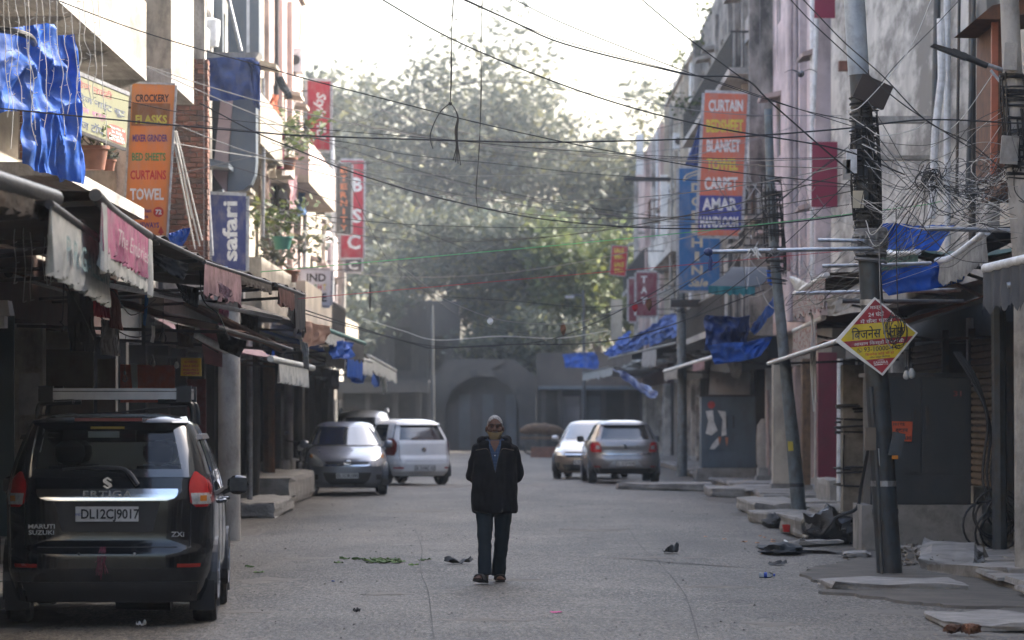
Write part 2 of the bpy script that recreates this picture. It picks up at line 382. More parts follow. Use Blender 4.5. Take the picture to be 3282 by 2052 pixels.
# right side: steps and broken kerb blocks
block('kerb_block', 'long low broken kerb block lying in the road in front of the grey hatchback', 'kerb', pxx(1975, 83), pxx(2280, 83), 82, 83.3, -0.02, 0.16, seed=11)
block('concrete_step', 'concrete step slab at the foot of the blue-grey transformer cabinet', 'step', pxx(2270, 77), pxx(2460, 77), 76, 79.0, -0.02, 0.17, seed=12)
block('concrete_step', 'wide flat concrete step beside the base of the leaning grey pole', 'step', pxx(2385, 64), pxx(2545, 64), 61.5, 66.5, -0.02, 0.22, seed=13)
block('concrete_step', 'low jagged concrete step in front of the leaning grey pole', 'step', pxx(2450, 57), pxx(2620, 57), 55.5, 58.5, -0.02, 0.20, rz=0.12, seed=14)
block('concrete_step', 'pale raised step against the maroon pillar', 'step', pxx(2625, 68), pxx(2690, 68), 66, 69, 0, 0.52, seed=15)
block('concrete_step', 'grey kerb step beside the black rubbish bags', 'step', pxx(2545, 52), pxx(2690, 52), 50.2, 53.8, -0.02, 0.27, rz=0.05, seed=16)
block('stone_slab', 'loose flat stone slab lying in front of the black rubbish bags', 'stone slab', pxx(2525, 46.5), pxx(2670, 46.5), 45.6, 46.9, 0.05, 0.13, tilt=-0.05, rz=0.1, seed=17)
block('stone_slab', 'dark thin broken slab left of the near pole base', 'stone slab', pxx(2700, 44.5), pxx(2790, 44.5), 44, 44.8, 0.0, 0.06, rz=-0.1, seed=18)
block('stone_slab', 'tilted broken pavement slab behind the near pole', 'stone slab', pxx(2950, 42), pxx(3130, 42), 40.6, 43.4, -0.03, 0.16, tilt=0.05, rz=-0.12, seed=19)
block('stone_slab', 'heaved pavement slab beside the right edge of the photo', 'stone slab', pxx(3085, 39), pxx(3330, 39), 37.5, 40.2, -0.05, 0.14, tilt=-0.03, rz=0.2, seed=20)
block('stone_slab', 'thin cracked slab in front of the near pole', 'stone slab', pxx(2640, 36.3), pxx(3080, 36.3), 35.7, 37.1, -0.03, 0.085, rz=0.03, seed=21)
block('stone_slab', 'pale slab along the bottom right edge of the road', 'stone slab', pxx(3000, 30.5), pxx(3330, 30.5), 29.6, 31.6, -0.03, 0.045, seed=22)
block('half_brick', 'broken brick lying on the road at the lower right', 'brick', pxx(3085, 29), pxx(3135, 29), 28.9, 29.05, 0.0, 0.07, mat=mRust, rz=0.4, seed=23)
block('half_brick', 'second broken brick propped beside another at the lower right', 'brick', pxx(3030, 29), pxx(3078, 29), 28.95, 29.1, 0.0, 0.06, mat=mRust, rz=-0.3, seed=24)
# left side plinths
block('concrete_plinth', 'large grey concrete plinth in front of the shops behind the wing mirror', 'plinth', pxx(765, 70), pxx(945, 70), 68.5, 79, -0.02, 0.52, seed=31)
block('concrete_plinth', 'low concrete slab step beside the grey-blue hatchback', 'plinth', pxx(770, 62), pxx(900, 62), 60.5, 66, -0.02, 0.26, seed=32)
block('concrete_plinth', 'small plinth step on top of the large grey plinth', 'plinth', pxx(830, 84), pxx(915, 84), 83, 90, -0.02, 0.62, seed=33)
block('concrete_kerb', 'short concrete kerb stone behind the black car', 'kerb', -4.2, -3.3, 38, 38.4, -0.02, 0.20, seed=34)

# ================================================================ buildings
def shutter(mb, x, side, ya, yb, za, zb, pitch=0.085):
    n = int((zb - za) / pitch)
    for k in range(n):
        z = za + k * pitch
        p = [(x, ya, z), (x - side * 0.028, ya, z + pitch * 0.3), (x - side * 0.028, ya, z + pitch * 0.75), (x, ya, z + pitch * 0.98)]
        q = [(a, yb, c) for a, b_, c in p]
        mb.add(p + q, [(0, 1, 5, 4), (1, 2, 6, 5), (2, 3, 7, 6)])
def cells(mb, xa, xb, y0, y1, z0, z1, ops):
    ys = sorted({y0, y1, *[o[0] for o in ops], *[o[1] for o in ops]}); zs = sorted({z0, z1, *[o[2] for o in ops], *[o[3] for o in ops]})
    ys = [y for y in ys if y0 <= y <= y1]; zs = [z for z in zs if z0 <= z <= z1]
    for i in range(len(ys) - 1):
        for j in range(len(zs) - 1):
            cyy, czz = (ys[i] + ys[i + 1]) / 2, (zs[j] + zs[j + 1]) / 2
            if any(o[0] < cyy < o[1] and o[2] < czz < o[3] for o in ops): continue
            mb.box(xa, xb, ys[i], ys[i + 1], zs[j], zs[j + 1])
def building(name, label, side, xf, y0, y1, h, wall, trim, seed, zg=3.5, over=0.25, bays=None, balc=(), chaj=True, frame=None, win_w=1.1, shut=None, fh=3.05, nowin=()):
    rr = random.Random(seed); S = -side      # S points to the street
    B = thing(name, label, 'building', (xf, (y0 + y1) / 2, 0)); depth = 7.0
    def bx(mb, xa, xb, *a): mb.box(min(xa, xb), max(xa, xb), *a); return mb
    xg = xf + side * over; xb = xf + side * depth
    nb = bays or max(1, round((y1 - y0) / 3.4)); bw = (y1 - y0) / nb
    # ground floor
    bx(MB(), xg + side * 2.2, xg + side * 2.4, y0 + 0.05, y1 - 0.05, 0, zg).build('back_wall', mShadeIn, B)
    for yy in (y0 + 0.0, y1 - 0.22): bx(MB(), xg + side * 0.35, xb, yy, yy + 0.22, 0, zg).build('side_wall', mShadeIn if rr.random() < .5 else wall, B)
    bx(MB(), xf - side * 0.0, xb, y0, y1, zg, zg + 0.28).build('floor_slab', trim, B)
    bx(MB(), xg + side * 0.02, xg + side * 0.3, y0 + 0.3, y1 - 0.3, zg - 0.75, zg - 0.003).build('fascia', M('fascia %d' % (seed % 5), [(0.07, 0.065, 0.06), (0.07, 0.03, 0.025), (0.06, 0.07, 0.085), (0.12, 0.105, 0.09), (0.05, 0.05, 0.055)][seed % 5], 0.7, dirt=GRIME, damt=0.6, scale=2), B)
    for k in range(nb + 1):
        yy = y0 + k * bw; w = rr.uniform(0.28, 0.42); a = max(y0, yy - w / 2); b_ = min(y1, yy + w / 2)
        if k == 0: b_ = a + w
        if k == nb: a = b_ - w
        pm = rr.choice([mShadeIn, trim, mConcrete, mShadeIn] if side > 0 else [mShadeIn, mShadeIn, mShadeIn, mConcrete])  # left-hand pillars mostly take the colour with arcade shade in it
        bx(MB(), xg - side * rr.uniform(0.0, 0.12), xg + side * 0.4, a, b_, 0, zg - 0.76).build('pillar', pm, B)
    for k in range(nb):
        a, b_ = y0 + k * bw + 0.25, y0 + (k + 1) * bw - 0.25
        if rr.random() < 0.8:
            mb = MB(); shutter(mb, xg + side * 0.45, side, a, b_, 0.3, zg - 0.7)
            sh = mb.build('shutter', shut or rr.choice([mShut, mShutG, mShut] if side > 0 else [mShutG, mShutG, mShadeIn]), B)  # left row picks darker shutters to deepen the arcade shade
            bx(MB(), xg + side * 0.36, xg + side * 0.5, a, b_, 0.1, 0.3).build('shutter_rail', mDarkMetal, B)
        bx(MB(), xg + side * 0.05, xg + side * 0.6, a, b_, 0, rr.uniform(0.18, 0.3)).build('threshold', mSlab, B)
    # upper floors
    nf = max(1, int((h - zg) / fh)); ops = []
    for f in range(nf):
        zb = zg + f * fh
        for k in range(nb):
            if rr.random() < 0.12 or f in nowin: continue
            c = y0 + (k + 0.5) * bw + rr.uniform(-0.3, 0.3); w = win_w * rr.uniform(0.8, 1.2)
            door = (f in balc) and rr.random() < 0.6
            ops.append((c - w / 2, c + w / 2, zb + (0.32 if door else 1.0), zb + 2.3))
    mb = MB(); cells(mb, *sorted((xf, xf + side * 0.24)), y0, y1, zg + 0.28, h, ops); mb.build('wall', wall, B)
    for yy in (y0, y1 - 0.22): bx(MB(), xf + side * 0.24, xb, yy, yy + 0.22, zg + 0.28, h).build('side_wall', wall, B)
    bx(MB(), xf + side * 0.24, xb, y0 + 0.22, y1 - 0.22, h - 0.5, h - 0.3).build('roof', mConcrete, B)
    mb = MB(); pj = 0.1 if seed % 2 else -0.02
    bx(mb, xf - side * pj, xf + side * 0.12, y0 + 0.02, y1 - 0.02, h, h + 0.12); mb.build('coping', trim, B)
    fm = frame or M('window frame %d' % (seed % 4), [(0.20, 0.12, 0.07), (0.10, 0.20, 0.24), (0.35, 0.34, 0.32), (0.12, 0.15, 0.11)][seed % 4], 0.6, dirt=GRIME, damt=0.5, scale=5)
    for (a, b_, c, d) in ops:
        mb = MB(); x1, x2 = sorted((xf + side * 0.06, xf + side * 0.14))
        mb.box(x1, x2, a, a + 0.07, c, d); mb.box(x1, x2, b_ - 0.07, b_, c, d); mb.box(x1, x2, a + 0.07, b_ - 0.07, c, c + 0.07); mb.box(x1, x2, a + 0.07, b_ - 0.07, d - 0.07, d)
        mb.box(x1, x2, (a + b_) / 2 - 0.03, (a + b_) / 2 + 0.03, c + 0.07, d - 0.07)
        w = mb.build('window', fm, B)
        x1, x2 = sorted((xf + side * 0.10, xf + side * 0.12))
        MB().box(x1, x2, a + 0.07, (a + b_) / 2 - 0.03, c + 0.07, d - 0.07).build('pane', mPane, w)
        MB().box(x1, x2, (a + b_) / 2 + 0.03, b_ - 0.07, c + 0.07, d - 0.07).build('pane', mPane, w)
        if chaj and rr.random() < 0.8:
            mb = MB(); pr = rr.uniform(0.25, 0.5)
            mb.prism([(xf, a - 0.15, d + 0.04), (xf - side * pr, a - 0.15, d - 0.02), (xf - side * pr, a - 0.15, d + 0.06), (xf, a - 0.15, d + 0.16)], (0, b_ - a + 0.3, 0)); mb.build('sunshade', trim, B)
    for f in range(nf):
        zb = zg + f * fh
        if f in balc:
            a = y0 + rr.uniform(0.2, 1.0); b_ = y1 - rr.uniform(0.2, 1.0); pr = rr.uniform(0.55, 0.85)
            bl = bx(MB(), xf - side * 0.003, xf - side * pr, a, b_, zb + 0.1, zb + 0.26).build('balcony', trim, B)
            if rr.random() < 0.5:
                mb = MB(); bx(mb, xf - side * (pr - 0.1), xf - side * (pr - 0.003), a, b_, zb + 0.26, zb + 1.05)
                for yy in (a, b_ - 0.1): bx(mb, xf - side * 0.01, xf - side * (pr - 0.1), yy, yy + 0.1, zb + 0.26, zb + 1.05)
                mb.build('balcony_parapet', wall if rr.random() < .5 else trim, bl)
            else:
                mb = MB(); xr = xf - side * (pr - 0.05); y = a
                mb.bar((xr, a, zb + 1.1), (xr, b_, zb + 1.1), 0.05)
                while y < b_: mb.bar((xr, y, zb + 0.26), (xr, y, zb + 1.08), 0.025); y += 0.16
                for yy in (a, b_):
                    mb.bar((xf, yy, zb + 1.1), (xr, yy, zb + 1.1), 0.05); x = 0.12
                    while x < pr - 0.05: mb.bar((xf - side * x, yy, zb + 0.26), (xf - side * x, yy, zb + 1.08), 0.025); x += 0.16
                mb.build('railing', mDarkMetal, bl)
    # a drain pipe or two on the corner
    for k in range(rr.randint(1, 2)):
        yy = y0 + rr.uniform(0.3, 1.5) + k * bw
        MB().tube([(xf - side * 0.07, yy, zg + 0.4), (xf - side * 0.07, yy, h - 0.2)], 0.05, 8).build('drain_pipe', rr.choice([mPipeW, mDarkMetal]), B, True)
    # stepped pilasters break up the frontage
    for k in range(nb):
        if rr.random() < (0.55 if len(nowin) < 3 else 0.12):
            yy = y0 + k * bw + rr.uniform(-0.1, 0.1); yy = max(y0 + 0.02, yy)
            bx(MB(), xf - side * rr.uniform(0.08, 0.2), xf + side * 0.002, yy, yy + rr.uniform(0.2, 0.4), zg + 0.3, h - rr.uniform(0.05, 0.6)).build('pilaster', rr.choice([wall, trim]), B)
    return B
def plaster(name, col, dirt=(0.07, 0.065, 0.06), damt=0.75, **k): return M(name, col, 0.9, var=0.34, dirt=dirt, damt=damt, scale=k.pop('scale', 0.9), streak=True, bump=0.25, bscale=5, **k)
mCream = plaster('cream plaster', (0.46, 0.40, 0.31), damt=0.6); mTan = plaster('tan plaster', (0.47, 0.42, 0.345), dirt=(0.13, 0.115, 0.10)); mGreyP = plaster('grey stained plaster', (0.50, 0.48, 0.445), dirt=(0.15, 0.14, 0.125), damt=0.95, scale=1.0, dlo=0.44, dhi=0.58)
mPink = plaster('pale pink plaster', (0.56, 0.475, 0.485), damt=0.6); mPinkT = plaster('dusty pink plaster', (0.50, 0.38, 0.345), dirt=(0.12, 0.10, 0.09)); mBlackW = plaster('blackened plaster', (0.36, 0.335, 0.305), dirt=(0.05, 0.048, 0.045), damt=0.95, dlo=0.38, dhi=0.62)
mBrickP = plaster('brick red plaster', (0.26, 0.13, 0.09)); mBlueW = plaster('pale blue plaster', (0.30, 0.38, 0.42)); mGreyBlue = M('grey-blue composite panel', (0.10, 0.125, 0.155), 0.4, 0.2, var=0.15, dirt=(0.2, 0.19, 0.17), damt=0.35, scale=1.5, streak=True)
mSunCon = plaster('bare pale concrete', (0.33, 0.295, 0.24), dirt=(0.09, 0.08, 0.068), damt=0.9, scale=2.0, dlo=0.42, dhi=0.68)

building('concrete_building', 'weathered concrete building with big balcony above the black car and blue tarpaulin', -1, -6.35, 20, 51.5, 11.0, mTan, mSunCon, 101, bays=8, chaj=True, balc=(), over=-0.85, shut=mShadeIn)  # shutters coloured near black to pass for unlit shop interiors
building('narrow_building', 'narrow concrete house behind the orange household goods banner', -1, -5.45, 51.6, 57.7, 11.2, mSunCon, mConcrete, 102, bays=2, balc=(2,))
building('panelled_building', 'grey-blue panelled building behind the navy luggage sign', -1, -5.15, 57.9, 68.0, 12.0, mGreyP, mGreyBlue, 103, bays=3, balc=())
building('cream_building', 'sunlit cream building with balconies beyond the navy luggage sign', -1, -5.3, 68.2, 80, 11.2, mCream, mSunCon, 104, balc=(0, 1, 2))
building('peach_building', 'tall sunlit building with blue-framed window carrying the red script sign', -1, -5.2, 80.2, 93, 11.8, mPinkT, mCream, 105, balc=(0, 1))
building('cream_building', 'cream house carrying the tall red and black vertical signs', -1, -5.45, 93.2, 107, 9.0, mCream, mPinkT, 106, balc=(0, 1))
building('pink_building', 'low pale house at the far end of the row with a white column edge', -1, -5.65, 107.2, 122, 7.4, mPink, mCream, 107, balc=(0,))
building('shed_building', 'low dark workshop building at the far end beside the arch', -1, -7.2, 122.5, 160, 5.0, mGreyP, mConcrete, 108, zg=3.0, balc=())

building('rear_house', 'plain grey house behind the camera on the shaded side', 1, 6.4, -45, 23.8, 13.0, mGreyP, mConcrete, 301, bays=6, chaj=False, nowin=(0, 1, 2))
building('rear_house', 'plain tan house behind the camera on the sunlit side', -1, -6.0, -45, 19.8, 11.5, mTan, mConcrete, 302, bays=6, chaj=False, nowin=(0, 1, 2))
building('panelled_house', 'tan house with vertical pipes and rust-red balcony frame at the right edge of the photo', 1, 6.45, 24, 49.5, 12.5, mTan, mConcrete, 201, bays=7, chaj=False, nowin=(0,))
building('plaster_building', 'tall grey building with stained blank plaster wall behind the cable tangle', 1, 6.3, 49.7, 74, 13.4, mGreyP, mConcrete, 202, bays=7, chaj=False, nowin=(0, 1, 2, 3))
building('pink_building', 'pale pink house with maroon panels behind the leaning grey pole', 1, 6.1, 74.2, 87.5, 13.2, mPink, mPinkT, 203, balc=())
building('blackened_building', 'blackened weathered building with heavy concrete balcony above the orange curtain banner', 1, 5.75, 87.7, 114, 13.3, mBlackW, mConcrete, 204, balc=(0, 1, 2))
building('grey_building', 'grey and tan building with bare parapet behind the blue vertical sign', 1, 5.55, 114.2, 135, 12.6, mTan, mGreyP, 205, balc=(0, 1))
building('pink_building', 'farthest dusty pink building on the shaded side beside the trees', 1, 5.35, 135.2, 162, 12.1, mPinkT, mGreyP, 206, balc=(0, 1, 2))
# ================================================================ trees beyond the street
def leafmat(name, col, tr=0.32):
    m, nt, b, out = newmat(name)
    g = nt.nodes.new('ShaderNodeNewGeometry'); v = tex(nt, 0.55, 3)
    c = mixrgb(nt, ramp(nt, v, 0.35, 0.65), tuple(x * 0.6 for x in col), tuple(x * 1.35 for x in col))
    c = mixrgb(nt, ramp(nt, g.outputs['Random Per Island'], 0.75, 1.0), c, (col[0] * 2.0, col[1] * 1.7, col[2] * 0.9))
    nt.links.new(c, b.inputs['Base Color']); b.inputs['Roughness'].default_value = 0.6; b.inputs['Specular IOR Level'].default_value = 0.25
    t = nt.nodes.new('ShaderNodeBsdfTranslucent'); nt.links.new(c, t.inputs[0]); mx = nt.nodes.new('ShaderNodeMixShader'); mx.inputs[0].default_value = tr
    nt.links.new(b.outputs[0], mx.inputs[1]); nt.links.new(t.outputs[0], mx.inputs[2]); nt.links.new(mx.outputs[0], out.inputs['Surface']); return m
mLeafG = leafmat('dusty haze-paled green leaves', (0.10, 0.112, 0.088)); mLeafY = leafmat('bright green leaves', (0.085, 0.11, 0.048)); mLeafD = leafmat('dark green leaves', (0.065, 0.078, 0.06))  # first leaf colour is paled to carry some of the distant haze
mBark = M('grey bark', (0.10, 0.085, 0.07), 0.95, var=0.4, scale=3, bump=0.6, bscale=12)
def leaf_cloud(mb, centres, rr, n, rad, size):
    V = []; Fc = []
    for c in centres:
        for _ in range(n):
            d = Vector((rr.gauss(0, 1), rr.gauss(0, 1), rr.gauss(0, 0.75))) * rad * 0.55
            p = c + d; s = size * rr.uniform(0.6, 1.4)
            a = Vector((rr.uniform(-1, 1), rr.uniform(-1, 1), rr.uniform(-0.6, 0.6))).normalized(); b = a.orthogonal().normalized(); b = (Matrix.Rotation(rr.uniform(0, 6.28), 3, a) @ b)
            k = len(V); V += [p - a * s, p + b * s * 0.42, p + a * s, p - b * s * 0.42]; Fc.append((k, k + 1, k + 2, k + 3))
    mb.add(V, Fc)
def tree(label, x, y, h, rad, seed, leaf, n=26, size=0.2, trunk_h=0.3, lean=(0, 0), group='trees beyond the street end', cl=0.95, tr=0.35, levels=4):
    rr = random.Random(seed); T = thing('tree', label, 'tree', (x, y, 0), group=group); tb = MB(); tips = []
    def limb(p, d, L, r, lev):
        q = p; pts = [q]; rs = [r]
        for i in range(4):
            d = (d + Vector((rr.uniform(-.22, .22), rr.uniform(-.22, .22), rr.uniform(-.08, .16)))).normalized(); q = q + d * L / 4; pts.append(q); rs.append(r * (1 - 0.12 * (i + 1)))
        tb.tube(pts, rs, 8 if lev == 0 else 5, cap=False)
        if lev >= 2: tips.append(pts[2])
        if lev == levels: tips.append(q); return
        for k in range(rr.randint(3, 4) if lev else 5):
            a = rr.uniform(0, 6.283); sp = rr.uniform(0.5, 1.15)
            nd_ = (d + Vector((math.cos(a), math.sin(a), 0)) * sp + Vector((0, 0, rr.uniform(-.12, .35)))).normalized()
            limb(pts[rr.choice((2, 3, 4, 4))], nd_, L * rr.uniform(0.62, 0.85) if lev else rad * rr.uniform(0.55, 0.8), rs[-1] * 0.62, lev + 1)
    limb(Vector((x, y, -0.1)), Vector((lean[0], lean[1], 1)).normalized(), h * trunk_h, tr, 0)
    zt = max(t.z for t in tips); k = h / zt * 0.97
    # fit height
    tb.v = [(v[0], v[1], v[2] * k) for v in [tuple(q) for q in tb.v]]
    tips = [Vector((t.x, t.y, t.z * k)) for t in tips]
    tb.build('trunk', mBark, T, True)
    mb = MB(); leaf_cloud(mb, tips, rr, n, cl, size); mb.build('crown', leaf, T)
    return T
tree('tall hazy broad tree rising behind the arch in the middle', -1.2, 190, 22.5, 6.6, 11, mLeafG, n=24, size=0.22, cl=1.05, tr=0.55)
tree('tall tree behind the sunlit row, left of the broad one', -9.5, 186, 19, 6.0, 12, mLeafG, n=22, size=0.24, tr=0.45)
tree('rounded hazy tree rising behind the shaded row, right of the broad one', 6.5, 196, 19.5, 5.6, 15, mLeafG, n=22, size=0.24, tr=0.45)
tree('tall loose tree filling the sky gap beside the shaded row', 2.9, 193, 18.5, 4.6, 23, mLeafG, n=22, size=0.22, tr=0.35)
tree('smaller dense bright green tree in front of the hazy ones by the shaded row', 4.2, 172, 10.8, 2.5, 13, mLeafY, n=34, size=0.2, cl=0.8, tr=0.22, trunk_h=0.35)
tree('low spreading tree added to shade the stone arch', 1.0, 169.5, 6.6, 2.5, 16, mLeafD, n=26, size=0.16, cl=0.7, tr=0.14, trunk_h=0.4)  # canopy added to darken the far end
tree('mid height tree behind the workshop roofs left of the arch', -5.5, 178, 12.5, 4.2, 14, mLeafG, n=26, size=0.22, tr=0.3)
tree('spreading dark tree hanging over the sheds left of the arch', -6.8, 169.2, 9.5, 3.4, 21, mLeafD, n=28, size=0.2, tr=0.22)
tree('dark tree filling the gap behind the arch crown', -1.5, 175, 11.5, 3.8, 22, mLeafD, n=28, size=0.2, tr=0.24)
tree('mid height tree behind the wall right of the arch', 1.5, 181, 12.0, 4.2, 17, mLeafD, n=26, size=0.22, tr=0.3)

# ================================================================ far end: wall with arch, sheds
mOld = plaster('old stone with far-end shade', (0.055, 0.052, 0.048), damt=0.85, scale=0.7); mDim = plaster('plaster with far-end shade', (0.05, 0.048, 0.046), damt=0.8)  # base colours darkened, so the far end's shade is painted in
Y = 166.0
A = thing('arched_gateway', 'old stone wall with a rounded arch closing the far end of the street', 'gateway', (-1.0, Y, 0))
ax, aw, asp, ah = pxx(1545, Y), 1.62, 1.75, 1.55      # centre, half width, springing, rise
poly = [(ax - 4.2, 3.1), (ax - 4.2, 0), (ax - aw, 0), (ax - aw, asp)] + [(ax - aw * math.cos(t), asp + ah * math.sin(t)) for t in [math.pi * k / 16 for k in range(1, 16)]] + [(ax + aw, asp), (ax + aw, 0), (ax + 2.4, 0), (ax + 2.4, 3.3), (ax + 1.4, 4.05), (ax - 1.6, 4.1), (ax - 2.2, 3.2)]
bm = bmesh.new(); vsl = [bm.verts.new((x, Y, z)) for x, z in poly]; f = bm.faces.new(vsl); bmesh.ops.triangulate(bm, faces=[f])
ex = bmesh.ops.extrude_face_region(bm, geom=bm.faces[:]); bmesh.ops.translate(bm, verts=[v for v in ex['geom'] if isinstance(v, bmesh.types.BMVert)], vec=(0, 0.7, 0)); bmesh.ops.recalc_face_normals(bm, faces=bm.faces[:])
mb = MB(); bm.verts.index_update(); mb.add([v.co for v in bm.verts], [[v.index for v in f.verts] for f in bm.faces]); bm.free(); mb.build('wall', mOld, A)
for k in range(15):                                   # voussoirs
    t0, t1 = math.pi * k / 15 + 0.012, math.pi * (k + 1) / 15 - 0.012; mb = MB()
    def pt(t, r_): return (ax - (aw + r_) * math.cos(t), Y - 0.07, asp + (ah + r_) * math.sin(t))
    mb.prism([pt(t0, 0), pt(t1, 0), pt(t1, 0.33), pt(t0, 0.33)], (0, 0.3, 0)); mb.build('arch_stone', mOld if k % 3 else mDim, A)
mDoor = M('grey-blue gate', (0.06, 0.068, 0.078), 0.7, dirt=GRIME, damt=0.6)
for k in range(6):
    MB().box(ax - aw + 0.08 + k * 0.52, ax - aw + 0.56 + k * 0.52, Y + 0.35, Y + 0.42, 0.05, 2.5).build('gate_board', mDoor if k % 2 else mDim, A)
MB().box(ax - aw - 0.1, ax + aw + 0.1, Y + 0.71, Y + 0.9, 0, 3.4).build('gate_light_blocker', mDim, A)  # added dark slab blocking sunlight between the gate boards
S1 = thing('market_shed', 'long dark shed with flat canopy left of the arch', 'shed', (-8, 164, 0))
MB().box(-12, ax - 2.3, 163.0, 163.25, 2.55, 3.0).build('canopy', mDim, S1)
MB().box(-12, ax - 2.4, 165.2, 165.5, 0, 2.9).build('back_wall', mShadeIn, S1)
for x in (-7.6, -6.4, -5.2, -4.2, -3.7): MB().box(x, x + 0.22, 163.3, 163.6, 0, 2.56).build('post', mOld, S1)
MB().box(-12, ax - 2.3, 163.26, 165.5, 3.0, 3.12).build('roof', mDim, S1)
S2 = thing('market_shed', 'row of low dark stalls with blue-grey canopy right of the arch', 'shed', (3, 164, 0))
MB().box(ax + 2.5, 7.5, 162.3, 165.5, 2.7, 2.85).build('canopy', mGreyBlue, S2); MB().box(ax + 2.5, 7.5, 165.2, 165.5, 0, 2.7).build('back_wall', mShadeIn, S2)
for x in (ax + 2.6, 2.0, 3.0, 3.9, 4.9): MB().box(x, x + 0.2, 162.8, 163.1, 0, 2.69).build('post', mOld, S2)
MB().box(2.2, 2.95, 163.2, 163.3, 0.3, 2.4).build('shutter', M('pale mauve shutter', (0.16, 0.145, 0.15), 0.7), S2)
MB().box(3.2, 3.85, 163.2, 163.3, 0.3, 2.4).build('shutter', mDoor, S2)
S3 = thing('ruined_building', 'hazy old two-storey building standing behind the shed left of the arch', 'building', (-6, 172, 0))
mb = MB(); cells(mb, -11, -10.7, 171, 172, 0, 6.5, []); 
ops = [(-7.0, -6.2, 3.6, 5.6), (-5.4, -4.6, 3.6, 5.6), (-3.8, -3.1, 3.6, 5.2)]
xs = sorted({-10.5, -2.4, *[o[0] for o in ops], *[o[1] for o in ops]}); zs = [0, 3.6, 5.2, 5.6, 6.8]
mb = MB()
for i in range(len(xs) - 1):
    for j in range(4):
        c, d = (xs[i] + xs[i + 1]) / 2, (zs[j] + zs[j + 1]) / 2
        if not any(o[0] < c < o[1] and o[2] < d < o[3] for o in ops): mb.box(xs[i], xs[i + 1], 171, 171.3, zs[j], zs[j + 1])
mb.build('wall', mDim, S3); MB().box(-10.5, -2.4, 171.31, 176, 6.3, 6.6).build('roof', mConcrete, S3); MB().box(-10.5, -2.4, 173.6, 173.9, 0, 6.2).build('back_wall', mShadeIn, S3)
for x in (-7.9, -4.25): MB().box(x, x + 0.4, 170.75, 171.0, 0, 6.8).build('pilaster', mOld, S3)
W2 = thing('boundary_wall', 'grey wall joining the arch to the shaded row behind the stalls', 'wall', (4, 167, 0))
MB().box(ax + 2.41, 14, 166.3, 166.6, 0, 4.2).build('wall', mOld, W2); MB().box(ax + 2.41, 14, 166.25, 166.65, 4.2, 4.35).build('coping', mOld, W2)
W3 = thing('boundary_wall', 'grey wall behind the dark shed left of the arch', 'wall', (-10, 167, 0))
MB().box(-30, ax - 4.21, 166.3, 166.6, 0, 4.0).build('wall', mOld, W3); MB().box(-30, ax - 4.21, 166.25, 166.65, 4.0, 4.15).build('coping', mOld, W3)
